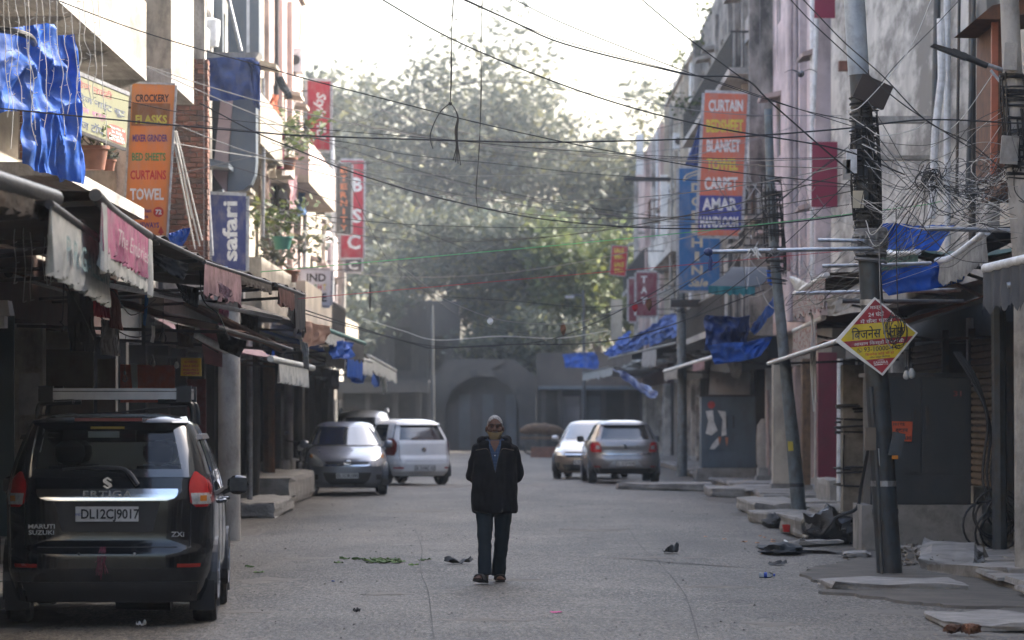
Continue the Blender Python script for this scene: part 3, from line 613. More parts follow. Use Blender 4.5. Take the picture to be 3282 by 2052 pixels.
# ================================================================ cars
def smooth_interp(zs, vals):
    zs = np.array(zs, float); vals = np.array(vals, float)
    zz = np.linspace(zs[0], zs[-1], 400); vv = np.interp(zz, zs, vals)
    k = 9; pad = np.concatenate([np.full(k, vv[0]), vv, np.full(k, vv[-1])]); w = np.hanning(2 * k + 1); w /= w.sum()
    sm = np.convolve(pad, w, 'valid')
    return lambda z: float(np.interp(z, zz, sm))
class Car:
    """body = stack of rounded plan outlines over height; front is +Y, origin on the ground below the middle"""
    def __init__(s, name, label, loc, rz, prof, paint, n=6.0):
        s.T = thing(name, label, 'car', loc, rz, local=True); s.p = prof; s.paint = paint
        z = [r[0] for r in prof]; s.z0, s.z1 = z[0], z[-1]
        s.fw = smooth_interp(z, [r[1] for r in prof]); s.fr = smooth_interp(z, [r[2] for r in prof]); s.ff = smooth_interp(z, [r[3] for r in prof]); s.n = n
        s.wf = smooth_interp(z, [r[4] if len(r) > 4 else 1 for r in prof])   # narrowing of the front
    def nn(s, z): return s.n
    def rear(s, x, z):
        w, yr, yf = s.fw(z), s.fr(z), s.ff(z); L = (yf - yr) / 2; t = min(abs(x) / w, 0.9999); return (yf + yr) / 2 - L * (1 - t ** s.n) ** (1 / s.n)
    def front(s, x, z):
        w, yr, yf = s.fw(z), s.fr(z), s.ff(z); L = (yf - yr) / 2; t = min(abs(x) / w, 0.9999); return (yf + yr) / 2 + L * (1 - t ** (s.n * 0.75)) ** (1 / (s.n * 0.75))
    def sidex(s, y, z):
        w, yr, yf = s.fw(z), s.fr(z), s.ff(z); L = (yf - yr) / 2; t = min(abs(y - (yf + yr) / 2) / L, 0.9999); return w * (1 - t ** s.n) ** (1 / s.n)
    def ring(s, z, NR=22, NS=30):
        w, yr, yf = s.fw(z), s.fr(z), s.ff(z); L = (yf - yr) / 2; c = (yf + yr) / 2; q = 0.5 ** (1 / s.n); q2 = 0.5 ** (1 / (s.n * 0.75)); P = []
        for i in range(NR): t = -q + 2 * q * i / NR; P.append((t * w, c - L * (1 - abs(t) ** s.n) ** (1 / s.n), z))
        for i in range(NS):
            t = -q + (q2 + q) * i / NS; nn = s.n if t < 0 else s.n * 0.75; P.append((w * (1 - abs(t) ** nn) ** (1 / nn), c + t * L, z))
        n2 = s.n * 0.75
        for i in range(NR): t = q2 - 2 * q2 * i / NR; P.append((t * w, c + L * (1 - abs(t) ** n2) ** (1 / n2), z))
        for i in range(NS):
            t = q2 - (q2 + q) * i / NS; nn = s.n if t < 0 else n2; P.append((-w * (1 - abs(t) ** nn) ** (1 / nn), c + t * L, z))
        return P
    def shell(s, hole=None, extra=()):
        zs = sorted(set([s.z0 + (s.z1 - s.z0) * k / 54 for k in range(55)] + list(extra))); rings = [s.ring(z) for z in zs]; N = len(rings[0]); mb = MB()
        V = [p for r_ in rings for p in r_]; Fc = []
        for j in range(len(zs) - 1):
            for k in range(N):
                f = (j * N + k, j * N + (k + 1) % N, (j + 1) * N + (k + 1) % N, (j + 1) * N + k)
                if hole:
                    c = [sum(V[i][a] for i in f) / 4 for a in range(3)]
                    if hole(*c): continue
                Fc.append(f)
        Fc.append(tuple((len(zs) - 1) * N + k for k in range(N)))
        mb.add(V, Fc); s.body = mb.build('body', s.paint, s.T, 38)
        return s.body
    def patch(s, face, rows, mat, name, off=0.006, deep=0.03, parent=None, nu=10, nv=8, label=None):
        """rows: (z, a, b) bottom to top; a,b = x limits (front/rear) or y limits (side, 'R' or 'L')"""
        rows = sorted(rows); zz = [r_[0] for r_ in rows]
        def pt(u, v, o):
            z = zz[0] + (zz[-1] - zz[0]) * v; a = np.interp(z, zz, [r_[1] for r_ in rows]); b = np.interp(z, zz, [r_[2] for r_ in rows]); t = a + (b - a) * u
            if face == 'rear': return Vector((t, s.rear(t, z) - o, z))
            if face == 'front': return Vector((t, s.front(t, z) + o, z + o * 0.3))
            x = s.sidex(t, z) + o; return Vector((x if face == 'R' else -x, t, z))
        mb = MB(); W = nu + 1
        A_ = [pt(i / nu, j / nv, off) for j in range(nv + 1) for i in range(W)]; B_ = [pt(i / nu, j / nv, off - deep) for j in range(nv + 1) for i in range(W)]; o = len(A_)
        fs = [(j * W + i, j * W + i + 1, (j + 1) * W + i + 1, (j + 1) * W + i) for j in range(nv) for i in range(nu)]
        for i in range(nu): fs += [(i, o + i, o + i + 1, i + 1), (nv * W + i + 1, o + nv * W + i + 1, o + nv * W + i, nv * W + i)]
        for j in range(nv): fs += [(j * W, (j + 1) * W, o + (j + 1) * W, o + j * W), ((j + 1) * W + nu, j * W + nu, o + j * W + nu, o + (j + 1) * W + nu)]
        if face in ('front', 'L'): fs = [f[::-1] for f in fs]
        mb.add(A_ + B_, fs)
        return mb.build(name, mat, parent or s.T, 30, label=label)
    def wheels(s, yr, yf, r=0.31, w=0.19, track=None, rim=None):
        tr = track or s.fw(0.5) - 0.015
        for sx in (-1, 1):
            for y in (yr, yf):
                xo = sx * tr; mb = MB()
                prof = [(r * 0.62, -w / 2), (r * 0.93, -w / 2), (r, -w / 2 + 0.035), (r, w / 2 - 0.035), (r * 0.93, w / 2), (r * 0.62, w / 2)]
                wh = mb.lathe(prof, 28, 'x', (xo - sx * w / 2, y, r), cap=False).build('wheel', mTyre, s.T, 30)
                mb = MB(); mb.lathe([(r * 0.64, xo - sx * 0.012), (r * 0.60, xo - sx * 0.03), (r * 0.15, xo - sx * 0.028), (0.001, xo - sx * 0.02)], 28, 'x', (0, y, r), cap=False)
                mb.build('hub', mBlackP, wh, 30)
                mb = MB()
                for k in range(5):
                    a = 6.283 * k / 5; d = Vector((0, math.cos(a), math.sin(a)))
                    mb.bar(Vector((xo - sx * 0.016, y, r)) + d * 0.03, Vector((xo - sx * 0.016, y, r)) + d * r * 0.62, 0.02, 0.075, up=(1, 0, 0))
                mb.lathe([(r * 0.66, xo - sx * 0.02), (r * 0.66, xo - sx * 0.004), (r * 0.59, xo - sx * 0.008), (r * 0.59, xo - sx * 0.02)], 28, 'x', (0, y, r), cap=False)
                mb.build('rim', rim or mAlu, wh)
                mb = MB(); mb.lathe([(r * 1.16, tr - 0.10), (r * 1.16, tr + 0.016)], 26, 'x', (0, y, r + 0.02)); mb.v = [(v[0] * sx, v[1], max(v[2], 0.2)) for v in [tuple(q) for q in mb.v]]
                mb.build('wheel_arch', mBlackP, s.T)
    def under(s):
        w = s.fw(s.z0) - 0.08; MB().box(-w, w, s.fr(s.z0) + 0.3, s.ff(s.z0) - 0.3, s.z0 - 0.02, s.z0 + 0.1).build('underbody', mBlack, s.T)
    def mirror(s, y, z, col, gl=None):
        for sx in (-1, 1):
            x0 = s.sidex(y, z) * sx; mb = MB()
            mb.lathe([(0.001, -0.10), (0.05, -0.095), (0.085, -0.05), (0.09, 0.0), (0.075, 0.06), (0.001, 0.085)], 14, 'x', (0, 0, 0), cap=False)
            mb.v = [(x0 + sx * (0.13 + v[0]), y + v[1] * 0.75 , z + 0.05 + v[2] * 0.95) for v in [tuple(q) for q in mb.v]]
            mb.bar((x0 - sx * 0.02, y, z - 0.02), (x0 + sx * 0.08, y, z + 0.02), 0.05, 0.04)
            mr = mb.build('door_mirror', col, s.T, True)
            MB().box(x0 + sx * 0.13 - 0.075, x0 + sx * 0.13 + 0.075, y - 0.071, y - 0.067, z + 0.0, z + 0.11).build('mirror_glass', mPane, mr)
def text(s, txt, loc, size, mat, parent, rot=(R(90), 0, 0), ext=0.002, bold=0.0, sx=1.0, name='lettering', align='CENTER', shear=0.0, space=1.0):
    """flat lettering as a thin mesh; loc local to the parent's root"""
    cu = bpy.data.curves.new(name, 'FONT'); cu.body = txt; cu.size = size; cu.extrude = ext; cu.offset = bold; cu.align_x = align; cu.align_y = 'CENTER'; cu.shear = shear; cu.space_character = space; cu.resolution_u = 3
    o = bpy.data.objects.new(name, cu)
    me = bpy.data.meshes.new_from_object(o); bpy.data.objects.remove(o); bpy.data.curves.remove(cu)
    me.name = name; me.materials.clear(); me.materials.append(mat)
    o = bpy.data.objects.new(name, me); COL.objects.link(o); o.parent = parent
    root = parent
    while root.parent is not None: root = root.parent
    o.location = Vector(loc) - ORG.get(root.name, Vector((0, 0, 0))); o.rotation_euler = rot; o.scale = (sx, 1, 1)
    return o
mTyre = M('tyre rubber', (0.018, 0.018, 0.019), 0.8, var=0.3, dirt=(0.08, 0.075, 0.07), damt=0.4, scale=12, co='obj')
def paint(name, col, metal=0.4, rough=0.28, dust=0.25, spec=0.5): return M(name, col, rough, metal, spec=spec, var=0.06, dirt=(0.16, 0.15, 0.13), damt=dust, scale=3, coat=0.6, co='obj', dlo=0.4, dhi=0.8)
pBlack = paint('midnight black car paint', (0.004, 0.0055, 0.008), 0.0, 0.12, 0.01, 0.3); pSteel = paint('steel blue-grey car paint', (0.20, 0.215, 0.25), 0.6, 0.3); pWhite = paint('white car paint', (0.80, 0.81, 0.81), 0.0, 0.3, 0.06); pGrey = paint('grey car paint', (0.27, 0.265, 0.265), 0.6, 0.3); pBronze = paint('beige-bronze car paint', (0.32, 0.27, 0.22), 0.6, 0.3); pSilver = paint('silver car paint', (0.5, 0.51, 0.53), 0.6, 0.3)
mRed = M('red lamp plastic', (0.42, 0.012, 0.015), 0.12, var=0.15, coat=0.6, co='obj', scale=14); mClear = M('clear lamp plastic', (0.62, 0.62, 0.6), 0.15, 0.35, var=0.35, coat=0.6, co='obj', scale=22); mAmber = M('amber lamp plastic', (0.55, 0.2, 0.03), 0.15, coat=0.5)
mRedD = M('dark red lamp plastic', (0.16, 0.008, 0.01), 0.15, var=0.15, coat=0.5)
mPlate = M('number plate white', (0.66, 0.66, 0.64), 0.45, var=0.08, dirt=(0.3, 0.28, 0.25), damt=0.3, scale=10); mInk = M('black print', (0.015, 0.015, 0.015), 0.6, var=0.1); mBlueInk = M('blue print', (0.02, 0.06, 0.35), 0.6, var=0.1)
mGlass = glassmat('car window glass', (0.66, 0.74, 0.74)); mGlassD = M('reflective dark car glass', (0.012, 0.015, 0.018), 0.05, var=0.2, spec=0.9, coat=1.0); mTint = glassmat('tinted car window glass', (0.12, 0.15, 0.16))
mSeat = M('dark seat fabric', (0.022, 0.022, 0.024), 0.9); mSeatW = M('pale seat cover', (0.42, 0.44, 0.46), 0.8)
def plate(C, txt, face, z, w=0.5, h=0.12, x=0.0, ind=False, out=0.02):
    y = (C.rear(x, z) - out) if face == 'rear' else (C.front(x, z) + out); sg = -1 if face == 'rear' else 1
    mb = MB(); mb.box(x - w / 2, x + w / 2, *sorted((y, y - sg * 0.02)), z - h / 2, z + h / 2); pl = mb.build('number_plate', mPlate, C.T)
    mb = MB(); e = 0.008; ya, yb = sorted((y + sg * 0.004, y - sg * 0.01))
    for a in ((x - w / 2 - e, x + w / 2 + e, ya, yb, z - h / 2 - e, z - h / 2), (x - w / 2 - e, x + w / 2 + e, ya, yb, z + h / 2, z + h / 2 + e), (x - w / 2 - e, x - w / 2, ya, yb, z - h / 2, z + h / 2), (x + w / 2, x + w / 2 + e, ya, yb, z - h / 2, z + h / 2)): mb.box(*a)
    mb.build('plate_frame', mInk, pl)
    text(C, txt, (x + (0.022 if ind else 0), y + sg * 0.004, z - 0.004), h * 0.88, mInk, pl, rot=(R(90), 0, 0 if sg < 0 else R(180)), bold=0.002, sx=(0.86 if len(txt) < 11 else 0.80) * w / 0.5, space=0.98)
    if ind: text(C, 'IND', (x - w / 2 + 0.025, y - 0.004, z - 0.005), 0.028, mBlueInk, pl)
    return pl
def carlines(C, z0, z1, ys):                       # thin dark shut lines
    for y in ys:
        for f in 'RL': C.patch(f, [(z0, y - 0.004, y + 0.004), (z1, y - 0.004, y + 0.004)], mInk, 'shut_line', 0.002, 0.02, nu=1, nv=12)

# ---- the big black people carrier seen from behind
# z, half width, rear y, front y
E_ = [(0.20, 0.77, -2.06, 2.02), (0.30, 0.81, -2.12, 2.10), (0.44, 0.845, -2.135, 2.13), (0.60, 0.85, -2.13, 2.13), (0.66, 0.852, -2.085, 2.11), (0.72, 0.852, -2.08, 2.02), (0.92, 0.85, -2.075, 1.55), (1.04, 0.845, -2.07, 1.12), (1.20, 0.815, -2.02, 0.78), (1.36, 0.765, -1.93, 0.42), (1.50, 0.71, -1.84, 0.10), (1.60, 0.665, -1.77, -0.12), (1.655, 0.62, -1.73, -0.30), (1.685, 0.50, -1.62, -0.55), (1.70, 0.30, -1.40, -0.75)]
C = Car('people_carrier', 'black people carrier with silver roof rack, seen from behind under the awnings', (pxx(345, 29.75) - 0.10, 31.85, 0.0), R(2.6), E_, pBlack, n=7.5)
def ehole(x, y, z):
    if y < -1.4 and 1.22 < z < 1.60 and abs(x) < np.interp(z, [1.22, 1.60], [0.63, 0.52]): return True
    if y > -0.12 and 1.08 < z < 1.58 and abs(x) < np.interp(z, [1.08, 1.58], [0.66, 0.5]) and y > C.front(0, z) - 0.35: return True
    if abs(x) > 0.5 and 1.08 < z < 1.50 and -1.6 < y < np.interp(z, [1.08, 1.5], [0.62, -0.05]): return True
    return False
C.shell(ehole, extra=(1.22, 1.60, 1.08, 1.5)); C.under()
mTail = pBlack
# dark glass surround ring and the see-through pane
for nm, rows in (('left', [(1.19, -0.70, -0.60), (1.62, -0.615, -0.50)]), ('right', [(1.19, 0.60, 0.70), (1.62, 0.50, 0.615)])): C.patch('rear', rows, mGlassD, 'window_surround', 0.008, 0.03, nu=3)
C.patch('rear', [(1.19, -0.60, 0.60), (1.255, -0.60, 0.60)], mGlassD, 'window_surround', 0.008, 0.03, nv=2); C.patch('rear', [(1.565, -0.515, 0.515), (1.62, -0.50, 0.50)], mGlassD, 'window_surround', 0.008, 0.03, nv=2)
rw = C.patch('rear', [(1.255, -0.60, 0.60), (1.565, -0.515, 0.515)], mGlass, 'rear_window', 0.004, 0.006)
C.patch('rear', [(1.625, -0.63, 0.63), (1.675, -0.60, 0.60)], pBlack, 'spoiler', 0.10, 0.22, nv=3)
MB().box(-0.27, 0.27, -1.905, -1.86, 1.637, 1.662).build('brake_lamp', mRedD, C.T)
C.patch('front', [(1.06, -0.70, 0.70), (1.58, -0.54, 0.54)], mGlass, 'windscreen', 0.004, 0.006)
for f in 'RL':
    for a, b_, c, d in ((-1.62, -0.98, -1.50, -0.98), (-0.92, -0.12, -0.92, -0.22), (-0.06, 0.66, -0.16, -0.04)):
        C.patch(f, [(1.07, a, b_), (1.50, c, d)], mTint, 'side_window', 0.004, 0.006)
    C.patch(f, [(1.06, -0.985, -0.915), (1.51, -0.985, -0.915)], mBlackP, 'window_pillar', 0.007, 0.03, nu=2); C.patch(f, [(1.06, -0.125, -0.055), (1.51, -0.225, -0.155)], mBlackP, 'window_pillar', 0.007, 0.03, nu=2)
    C.patch(f, [(1.49, -1.6, 0.1), (1.53, -1.55, 0.02)], mBlackP, 'rain_visor', 0.035, 0.05, nv=2); C.patch(f, [(1.04, -1.66, 0.72), (1.07, -1.66, 0.70)], mBlackP, 'window_sill_strip', 0.008, 0.03, nv=2)
    sg = 1 if f == 'R' else -1
    for y in (-0.75, 0.12): x = C.sidex(y, 0.98) * sg; MB().tube(bez([(x, y - 0.1, 0.97), (x + sg * 0.045, y - 0.07, 0.975), (x + sg * 0.045, y + 0.07, 0.975), (x, y + 0.1, 0.97)], 4), 0.016, 8).build('door_handle', pBlack, C.T, True)
carlines(C, 0.35, 1.06, (-0.95, -0.09, 0.85))
# hatch seams, bumper, lamps
C.patch('rear', [(0.632, -0.66, 0.66), (0.640, -0.66, 0.66)], mInk, 'hatch_seam', 0.003, 0.02, nv=1)
for sg in (-1, 1):
    a, b_ = sorted((0.655 * sg, 0.663 * sg)); C.patch('rear', [(0.64, a, b_), (1.18, a, b_)], mInk, 'hatch_seam', 0.003, 0.02, nu=1)
    def rowsx(rows): return [(z, min(p * sg, q * sg), max(p * sg, q * sg)) for z, p, q in rows]
    lamp = C.patch('rear', rowsx([(0.955, 0.70, 0.80), (0.975, 0.66, 0.835), (1.10, 0.645, 0.832), (1.16, 0.65, 0.80), (1.235, 0.685, 0.705)]), mRed, 'tail_lamp', 0.02, 0.05)
    C.patch('rear', rowsx([(0.975, 0.675, 0.822), (1.065, 0.663, 0.82)]), mClear, 'lamp_lens', 0.026, 0.01, parent=lamp, nu=6, nv=4)
    C.patch('rear', rowsx([(1.0, 0.735, 0.785), (1.045, 0.735, 0.785)]), mAmber, 'lamp_bulb', 0.029, 0.01, parent=lamp, nu=3, nv=3)
    C.patch('rear', rowsx([(0.476, 0.555, 0.735), (0.505, 0.555, 0.74)]), M('red reflector', (0.28, 0.015, 0.01), 0.25, var=0.1), 'reflector', 0.006, 0.02, nv=2)
C.patch('rear', [(0.56, -0.84, 0.84), (0.625, -0.84, 0.84)], pBlack, 'bumper_lip', 0.022, 0.05, nu=24, nv=3)
C.patch('rear', [(0.20, -0.70, 0.70), (0.36, -0.72, 0.72)], mBlackP, 'bumper_valance', 0.012, 0.05, nu=16, nv=3)
C.patch('rear', [(0.76, -0.36, 0.36), (1.0, -0.42, 0.42)], mBlackP, 'plate_recess', 0.002, 0.02, nv=4)
C.patch('rear', [(1.005, -0.47, 0.47), (1.03, -0.55, 0.55), (1.09, -0.565, 0.565), (1.10, -0.56, 0.56)], mChrome, 'chrome_bar', 0.035, 0.05, nu=20, nv=5)
text(C, 'ERTIGA', (0, C.rear(0, 1.06) - 0.040, 1.055), 0.075, M('dark chrome', (0.25, 0.26, 0.28), 0.2, 1.0, var=0.05), C.T, sx=1.45, bold=0.001, name='model_lettering', space=1.1)
pl = plate(C, 'DL12CJ9017', 'rear', 0.90, x=0.0, ind=True, out=0.03)
text(C, 'MARUTI\nSUZUKI', (-0.52, C.rear(-0.52, 0.77) - 0.010, 0.775), 0.048, mAlu, C.T, sx=1.25, bold=0.0008, name='maker_lettering'); text(C, 'ZXi', (0.56, C.rear(0.56, 0.74) - 0.011, 0.735), 0.055, mAlu, C.T, sx=1.2, bold=0.001, name='trim_lettering')
yS = C.rear(0, 1.15) - 0.012                            # angular S emblem
mb = MB()
for q in ([(-0.052, 0.012), (0.012, 0.055), (0.052, 0.03), (0.030, 0.016), (0.012, 0.027), (-0.012, 0.012), (0.030, -0.016), (0.012, -0.029)], ):
    up = [(0.0, 0.072), (0.055, 0.036), (0.036, 0.024), (0.0, 0.047), (-0.018, 0.036), (0.052, -0.012), (0.052, -0.018), (0.034, -0.030), (-0.055, 0.030), (-0.055, 0.036)]
    for sgn in (1, -1): mb.prism([(x * sgn * 0.68, yS, 1.145 + z * sgn * 0.68) for x, z in up], (0, -0.008, 0))
mb.build('emblem', mChrome, C.T)
mb = MB(); ya = C.rear(0.2, 1.2) - 0.03
mb.tube(bez([(0.24, C.rear(0.24, 1.12) - 0.03, 1.13), (0.17, C.rear(0.2, 1.22) - 0.04, 1.225), (0.10, C.rear(0.1, 1.255) - 0.05, 1.262), (-0.15, C.rear(0, 1.26) - 0.035, 1.268), (-0.36, C.rear(0.3, 1.25) - 0.025, 1.255)], 5), [0.022] * 6 + [0.016] * 9 + [0.009] * 6, 8); mb.build('wiper', mBlackP, C.T, True)
mb = MB()
for k in range(14):
    a = Vector((-0.03 + random.uniform(-0.02, 0.02), C.rear(0, 0.63) - 0.03, 0.64)); mb.tube(bez([a, a + Vector((random.uniform(-0.03, 0.02), -0.015, -0.08)), a + Vector((random.uniform(-0.06, 0.03), -0.01, -random.uniform(0.12, 0.26)))], 4), 0.0025, 3)
mb.build('hanging_threads', M('wine red thread', (0.17, 0.02, 0.05), 0.8), C.T)
for x in (-0.22, 0.22): MB().lathe([(0.011, 0), (0.011, -0.012), (0.006, -0.014)], 10, 'y', (x, C.rear(x, 0.58) - 0.022, 0.585)).build('parking_sensor', mAlu if x > 0 else mBlackP, C.T)
MB().lathe([(0.10, -0.25), (0.16, -0.24), (0.17, 0.2), (0.10, 0.22)], 14, 'x', (0.28, -1.55, 0.27)).build('silencer', mBlack, C.T, True)
for sg in (-1, 1): MB().box(sg * 0.74 - 0.1, sg * 0.74 + 0.1, -1.78, -1.765, 0.12, 0.36).build('mud_flap', mBlack, C.T)
C.wheels(-1.35, 1.39, 0.315, 0.19, 0.845); C.mirror(0.50, 1.03, pBlack)
# cabin
for sx_ in (-0.36, 0.36):
    for y, m_ in ((-0.95, mSeat), (0.0, mSeatW if sx_ > 0 else mSeat)):
        mb = MB(); mb.grid(lambda u, v: (sx_ + 0.23 * math.cos(6.283 * u) * (1 - 0.25 * v ** 3), y - 0.25 * v + 0.07 * math.sin(6.283 * u), 0.55 + 0.72 * v), 14, 8); mb.add([(sx_ + 0.17 * math.cos(6.283 * k / 14), y - 0.25 + 0.05 * math.sin(6.283 * k / 14), 1.27) for k in range(14)], [tuple(range(14))])
        st = mb.build('seat', m_, C.T, True)
        MB().lathe([(0.02, 1.27), (0.10, 1.30), (0.125, 1.36), (0.12, 1.43), (0.07, 1.47), (0.001, 1.475)], 14, 'z', (sx_, y - 0.26, 0), cap=False).build('headrest', m_, st, True)
MB().box(-0.75, 0.75, -1.6, 1.1, 0.35, 0.42).build('cabin_floor', mSeat, C.T); MB().box(-0.68, 0.68, 0.62, 0.95, 0.75, 1.02).build('dashboard', mSeat, C.T); MB().box(-0.11, 0.11, 0.05, 0.09, 1.46, 1.53).build('rear_view_mirror', mBlackP, C.T)
MB().box(-0.17, 0.08, C.rear(0, 1.53) + 0.012, C.rear(0, 1.53) + 0.016, 1.505, 1.555).build('window_sticker', M('pale sticker', (0.5, 0.48, 0.42), 0.6), rw); MB().box(-0.15, 0.12, C.rear(0, 1.575) - 0.012, C.rear(0, 1.575) - 0.01, 1.575, 1.593).build('window_sticker', M('yellow sticker', (0.5, 0.36, 0.05), 0.6), rw)
# roof rack: aluminium frame on black feet
rk = thing('roof_rack', 'silver aluminium roof carrier strapped on top of the black people carrier', 'roof rack', (C.T.location.x, C.T.location.y, 0), C.T.rotation_euler.z, local=True)
zr = 1.80
def rail(a, b_, nm='rail'):
    a, b_ = Vector(a), Vector(b_); o = MB().bar(a, b_, 0.09, 0.09).build(nm, mAlu, rk)
    d = (b_ - a).normalized(); mb = MB()
    for k in (0.02,): mb.bar(a + Vector((0, 0, k)) - d * 0.001, b_ + Vector((0, 0, k)) + d * 0.001, 0.094, 0.008)
    mb.build('rail_groove', mDarkMetal, o)
rail((-0.515, -1.05, zr + 0.06), (0.515, -1.05, zr + 0.06)); rail((-0.515, 0.0, zr + 0.06), (0.515, 0.0, zr + 0.06)); rail((-0.56, -1.0, zr + 0.06), (-0.56, 0.0, zr + 0.06)); rail((0.56, -1.0, zr + 0.06), (0.56, 0.0, zr + 0.06))
for sx_ in (-1, 1):
    for y in (-1.05, 0.05): MB().box(sx_ * 0.565 - 0.06, sx_ * 0.565 + 0.06, y - 0.055, y + 0.055, zr - 0.005, zr + 0.125).build('end_cap', mBlackP, rk)
    for y in (-1.02, -0.85, 0.0): MB().tube(bez([(sx_ * 0.64, y, 1.60), (sx_ * 0.63, y, 1.74), (sx_ * 0.58, y, 1.785), (sx_ * 0.35, y, 1.795)], 5), 0.022, 7).build('foot', mBlackP, rk, True)
MB().tube(bez([(-0.62, -1.1, 1.68), (0, -1.13, 1.705), (0.3, -1.12, 1.74), (0.6, -1.08, 1.76)], 6), 0.008, 5).build('rope', mBlack, rk)

# ---- small hatchback facing the camera (blue-grey)
I_ = [(0.16, 0.72, -1.86, 1.80), (0.25, 0.80, -1.93, 1.90), (0.42, 0.845, -1.95, 1.945), (0.60, 0.855, -1.95, 1.94), (0.72, 0.85, -1.92, 1.86), (0.80, 0.84, -1.90, 1.70), (0.88, 0.83, -1.88, 1.42), (0.96, 0.81, -1.85, 1.02), (1.02, 0.785, -1.83, 0.86), (1.22, 0.70, -1.72, 0.45), (1.38, 0.62, -1.58, 0.12), (1.45, 0.57, -1.48, -0.06), (1.49, 0.48, -1.36, -0.25), (1.505, 0.3, -1.2, -0.45)]
def hatch_common(C, belt=1.0, top=1.40, glass=None):
    glass = glass or mGlassD
    for f in 'RL':
        for a, b_, c, d in ((-1.35, -0.42, -1.12, -0.42), (-0.36, 0.62, -0.36, 0.02)): C.patch(f, [(belt + 0.03, a, b_), (top, c, d)], glass, 'side_window', 0.006, 0.03, nu=6)
    carlines(C, 0.35, belt + 0.02, (-0.39, 0.72)); C.under()
C = Car('parked_hatchback', 'blue-grey hatchback parked nose towards the camera beside the sunlit row', (pxx(1108, 79.0), 79.0, 0), R(180) + R(3.5), I_, pSteel, n=5.5)
C.shell(); hatch_common(C)
C.patch('front', [(1.02, -0.71, 0.71), (1.20, -0.65, 0.65), (1.40, -0.55, 0.55)], mGlassD, 'windscreen', 0.012, 0.03)
C.patch('front', [(0.62, -0.36, 0.36), (0.645, -0.44, 0.44), (0.685, -0.46, 0.46), (0.69, -0.45, 0.45)], mBlackP, 'grille', 0.006, 0.02, nv=3)
C.patch('front', [(0.595, -0.40, 0.40), (0.618, -0.50, 0.50)], mChrome, 'grille_trim', 0.012, 0.03, nv=2)
C.patch('front', [(0.22, -0.34, 0.34), (0.30, -0.44, 0.44), (0.46, -0.50, 0.50)], mBlackP, 'air_intake', 0.004, 0.03); plate(C, 'DL 1C M 1090', 'front', 0.40, 0.46, 0.11)
mb = MB()
mb.tube([(0.075 * math.cos(6.283 * k / 20), C.front(0, 0.66) + 0.03, 0.668 + 0.04 * math.sin(6.283 * k / 20)) for k in range(21)], 0.008, 6)
mb.bar((-0.035, C.front(0, .66) + 0.03, 0.635), (-0.02, C.front(0, .66) + 0.03, 0.70), 0.012); mb.bar((0.02, C.front(0, .66) + 0.03, 0.635), (0.035, C.front(0, .66) + 0.03, 0.70), 0.012); mb.bar((-0.028, C.front(0, .66) + 0.03, 0.662), (0.028, C.front(0, .66) + 0.03, 0.674), 0.012)
mb.build('emblem', mChrome, C.T)
for sg in (-1, 1):
    def rx(rows): return [(z, min(p * sg, q * sg), max(p * sg, q * sg)) for z, p, q in rows]
    lamp = C.patch('front', rx([(0.58, 0.50, 0.66), (0.64, 0.485, 0.78), (0.74, 0.55, 0.80), (0.82, 0.66, 0.78), (0.86, 0.72, 0.76)]), mClear, 'headlamp', 0.016, 0.05)
    C.patch('front', rx([(0.76, 0.70, 0.785), (0.83, 0.71, 0.775)]), mAmber, 'indicator', 0.022, 0.02, parent=lamp, nu=4, nv=4)
    C.patch('front', rx([(0.32, 0.60, 0.72), (0.42, 0.60, 0.72)]), mBlackP, 'fog_lamp', 0.006, 0.02, nu=4, nv=4)
    C.patch('front', rx([(0.90, 0.20, 0.22), (1.0, 0.24, 0.26)]), pSteel, 'bonnet_crease', 0.012, 0.03, nu=2)
C.patch('front', [(1.0, -0.68, 0.68), (1.025, -0.68, 0.68)], mBlackP, 'wiper_cowl', 0.012, 0.03, nv=2)
C.wheels(-1.25, 1.27, 0.30, 0.18); C.mirror(0.62, 0.99, pSteel)

# ---- white hatchback from behind, turned in to the kerb
W_ = [(0.22, 0.72, -1.70, 1.74), (0.32, 0.78, -1.82, 1.84), (0.50, 0.82, -1.86, 1.87), (0.62, 0.828, -1.84, 1.86), (0.70, 0.83, -1.79, 1.80), (0.85, 0.828, -1.775, 1.45), (0.98, 0.80, -1.76, 0.95), (1.10, 0.755, -1.70, 0.68), (1.30, 0.665, -1.58, 0.30), (1.42, 0.60, -1.50, 0.05), (1.49, 0.52, -1.42, -0.15), (1.53, 0.40, -1.28, -0.40), (1.54, 0.22, -1.1, -0.5)]
C = Car('parked_hatchback', 'white hatchback seen from behind, turned in beside the blue-grey one', (pxx(1258, 88), 89.0, 0), R(25), W_, pWhite, n=5.5)
C.shell(); hatch_common(C, 1.0, 1.42)
C.patch('rear', [(1.06, -0.70, 0.70), (1.40, -0.565, 0.565)], mGlassD, 'rear_window', 0.008, 0.03)
C.patch('rear', [(0.56, -0.60, 0.60), (0.566, -0.60, 0.60)], mInk, 'hatch_seam', 0.003, 0.02, nv=1); C.patch('rear', [(1.41, -0.56, 0.56), (1.45, -0.54, 0.54)], pWhite, 'spoiler', 0.08, 0.15, nv=3)
plate(C, 'DL 2 FAC 123', 'rear', 0.40, 0.5, 0.13)
mb = MB(); mb.lathe([(0.001, -0.012), (0.055, -0.01), (0.06, 0.0)], 18, 'y', (0, C.rear(0, 0.82) - 0.008, 0.83), cap=False); mb.build('emblem', mChrome, C.T)
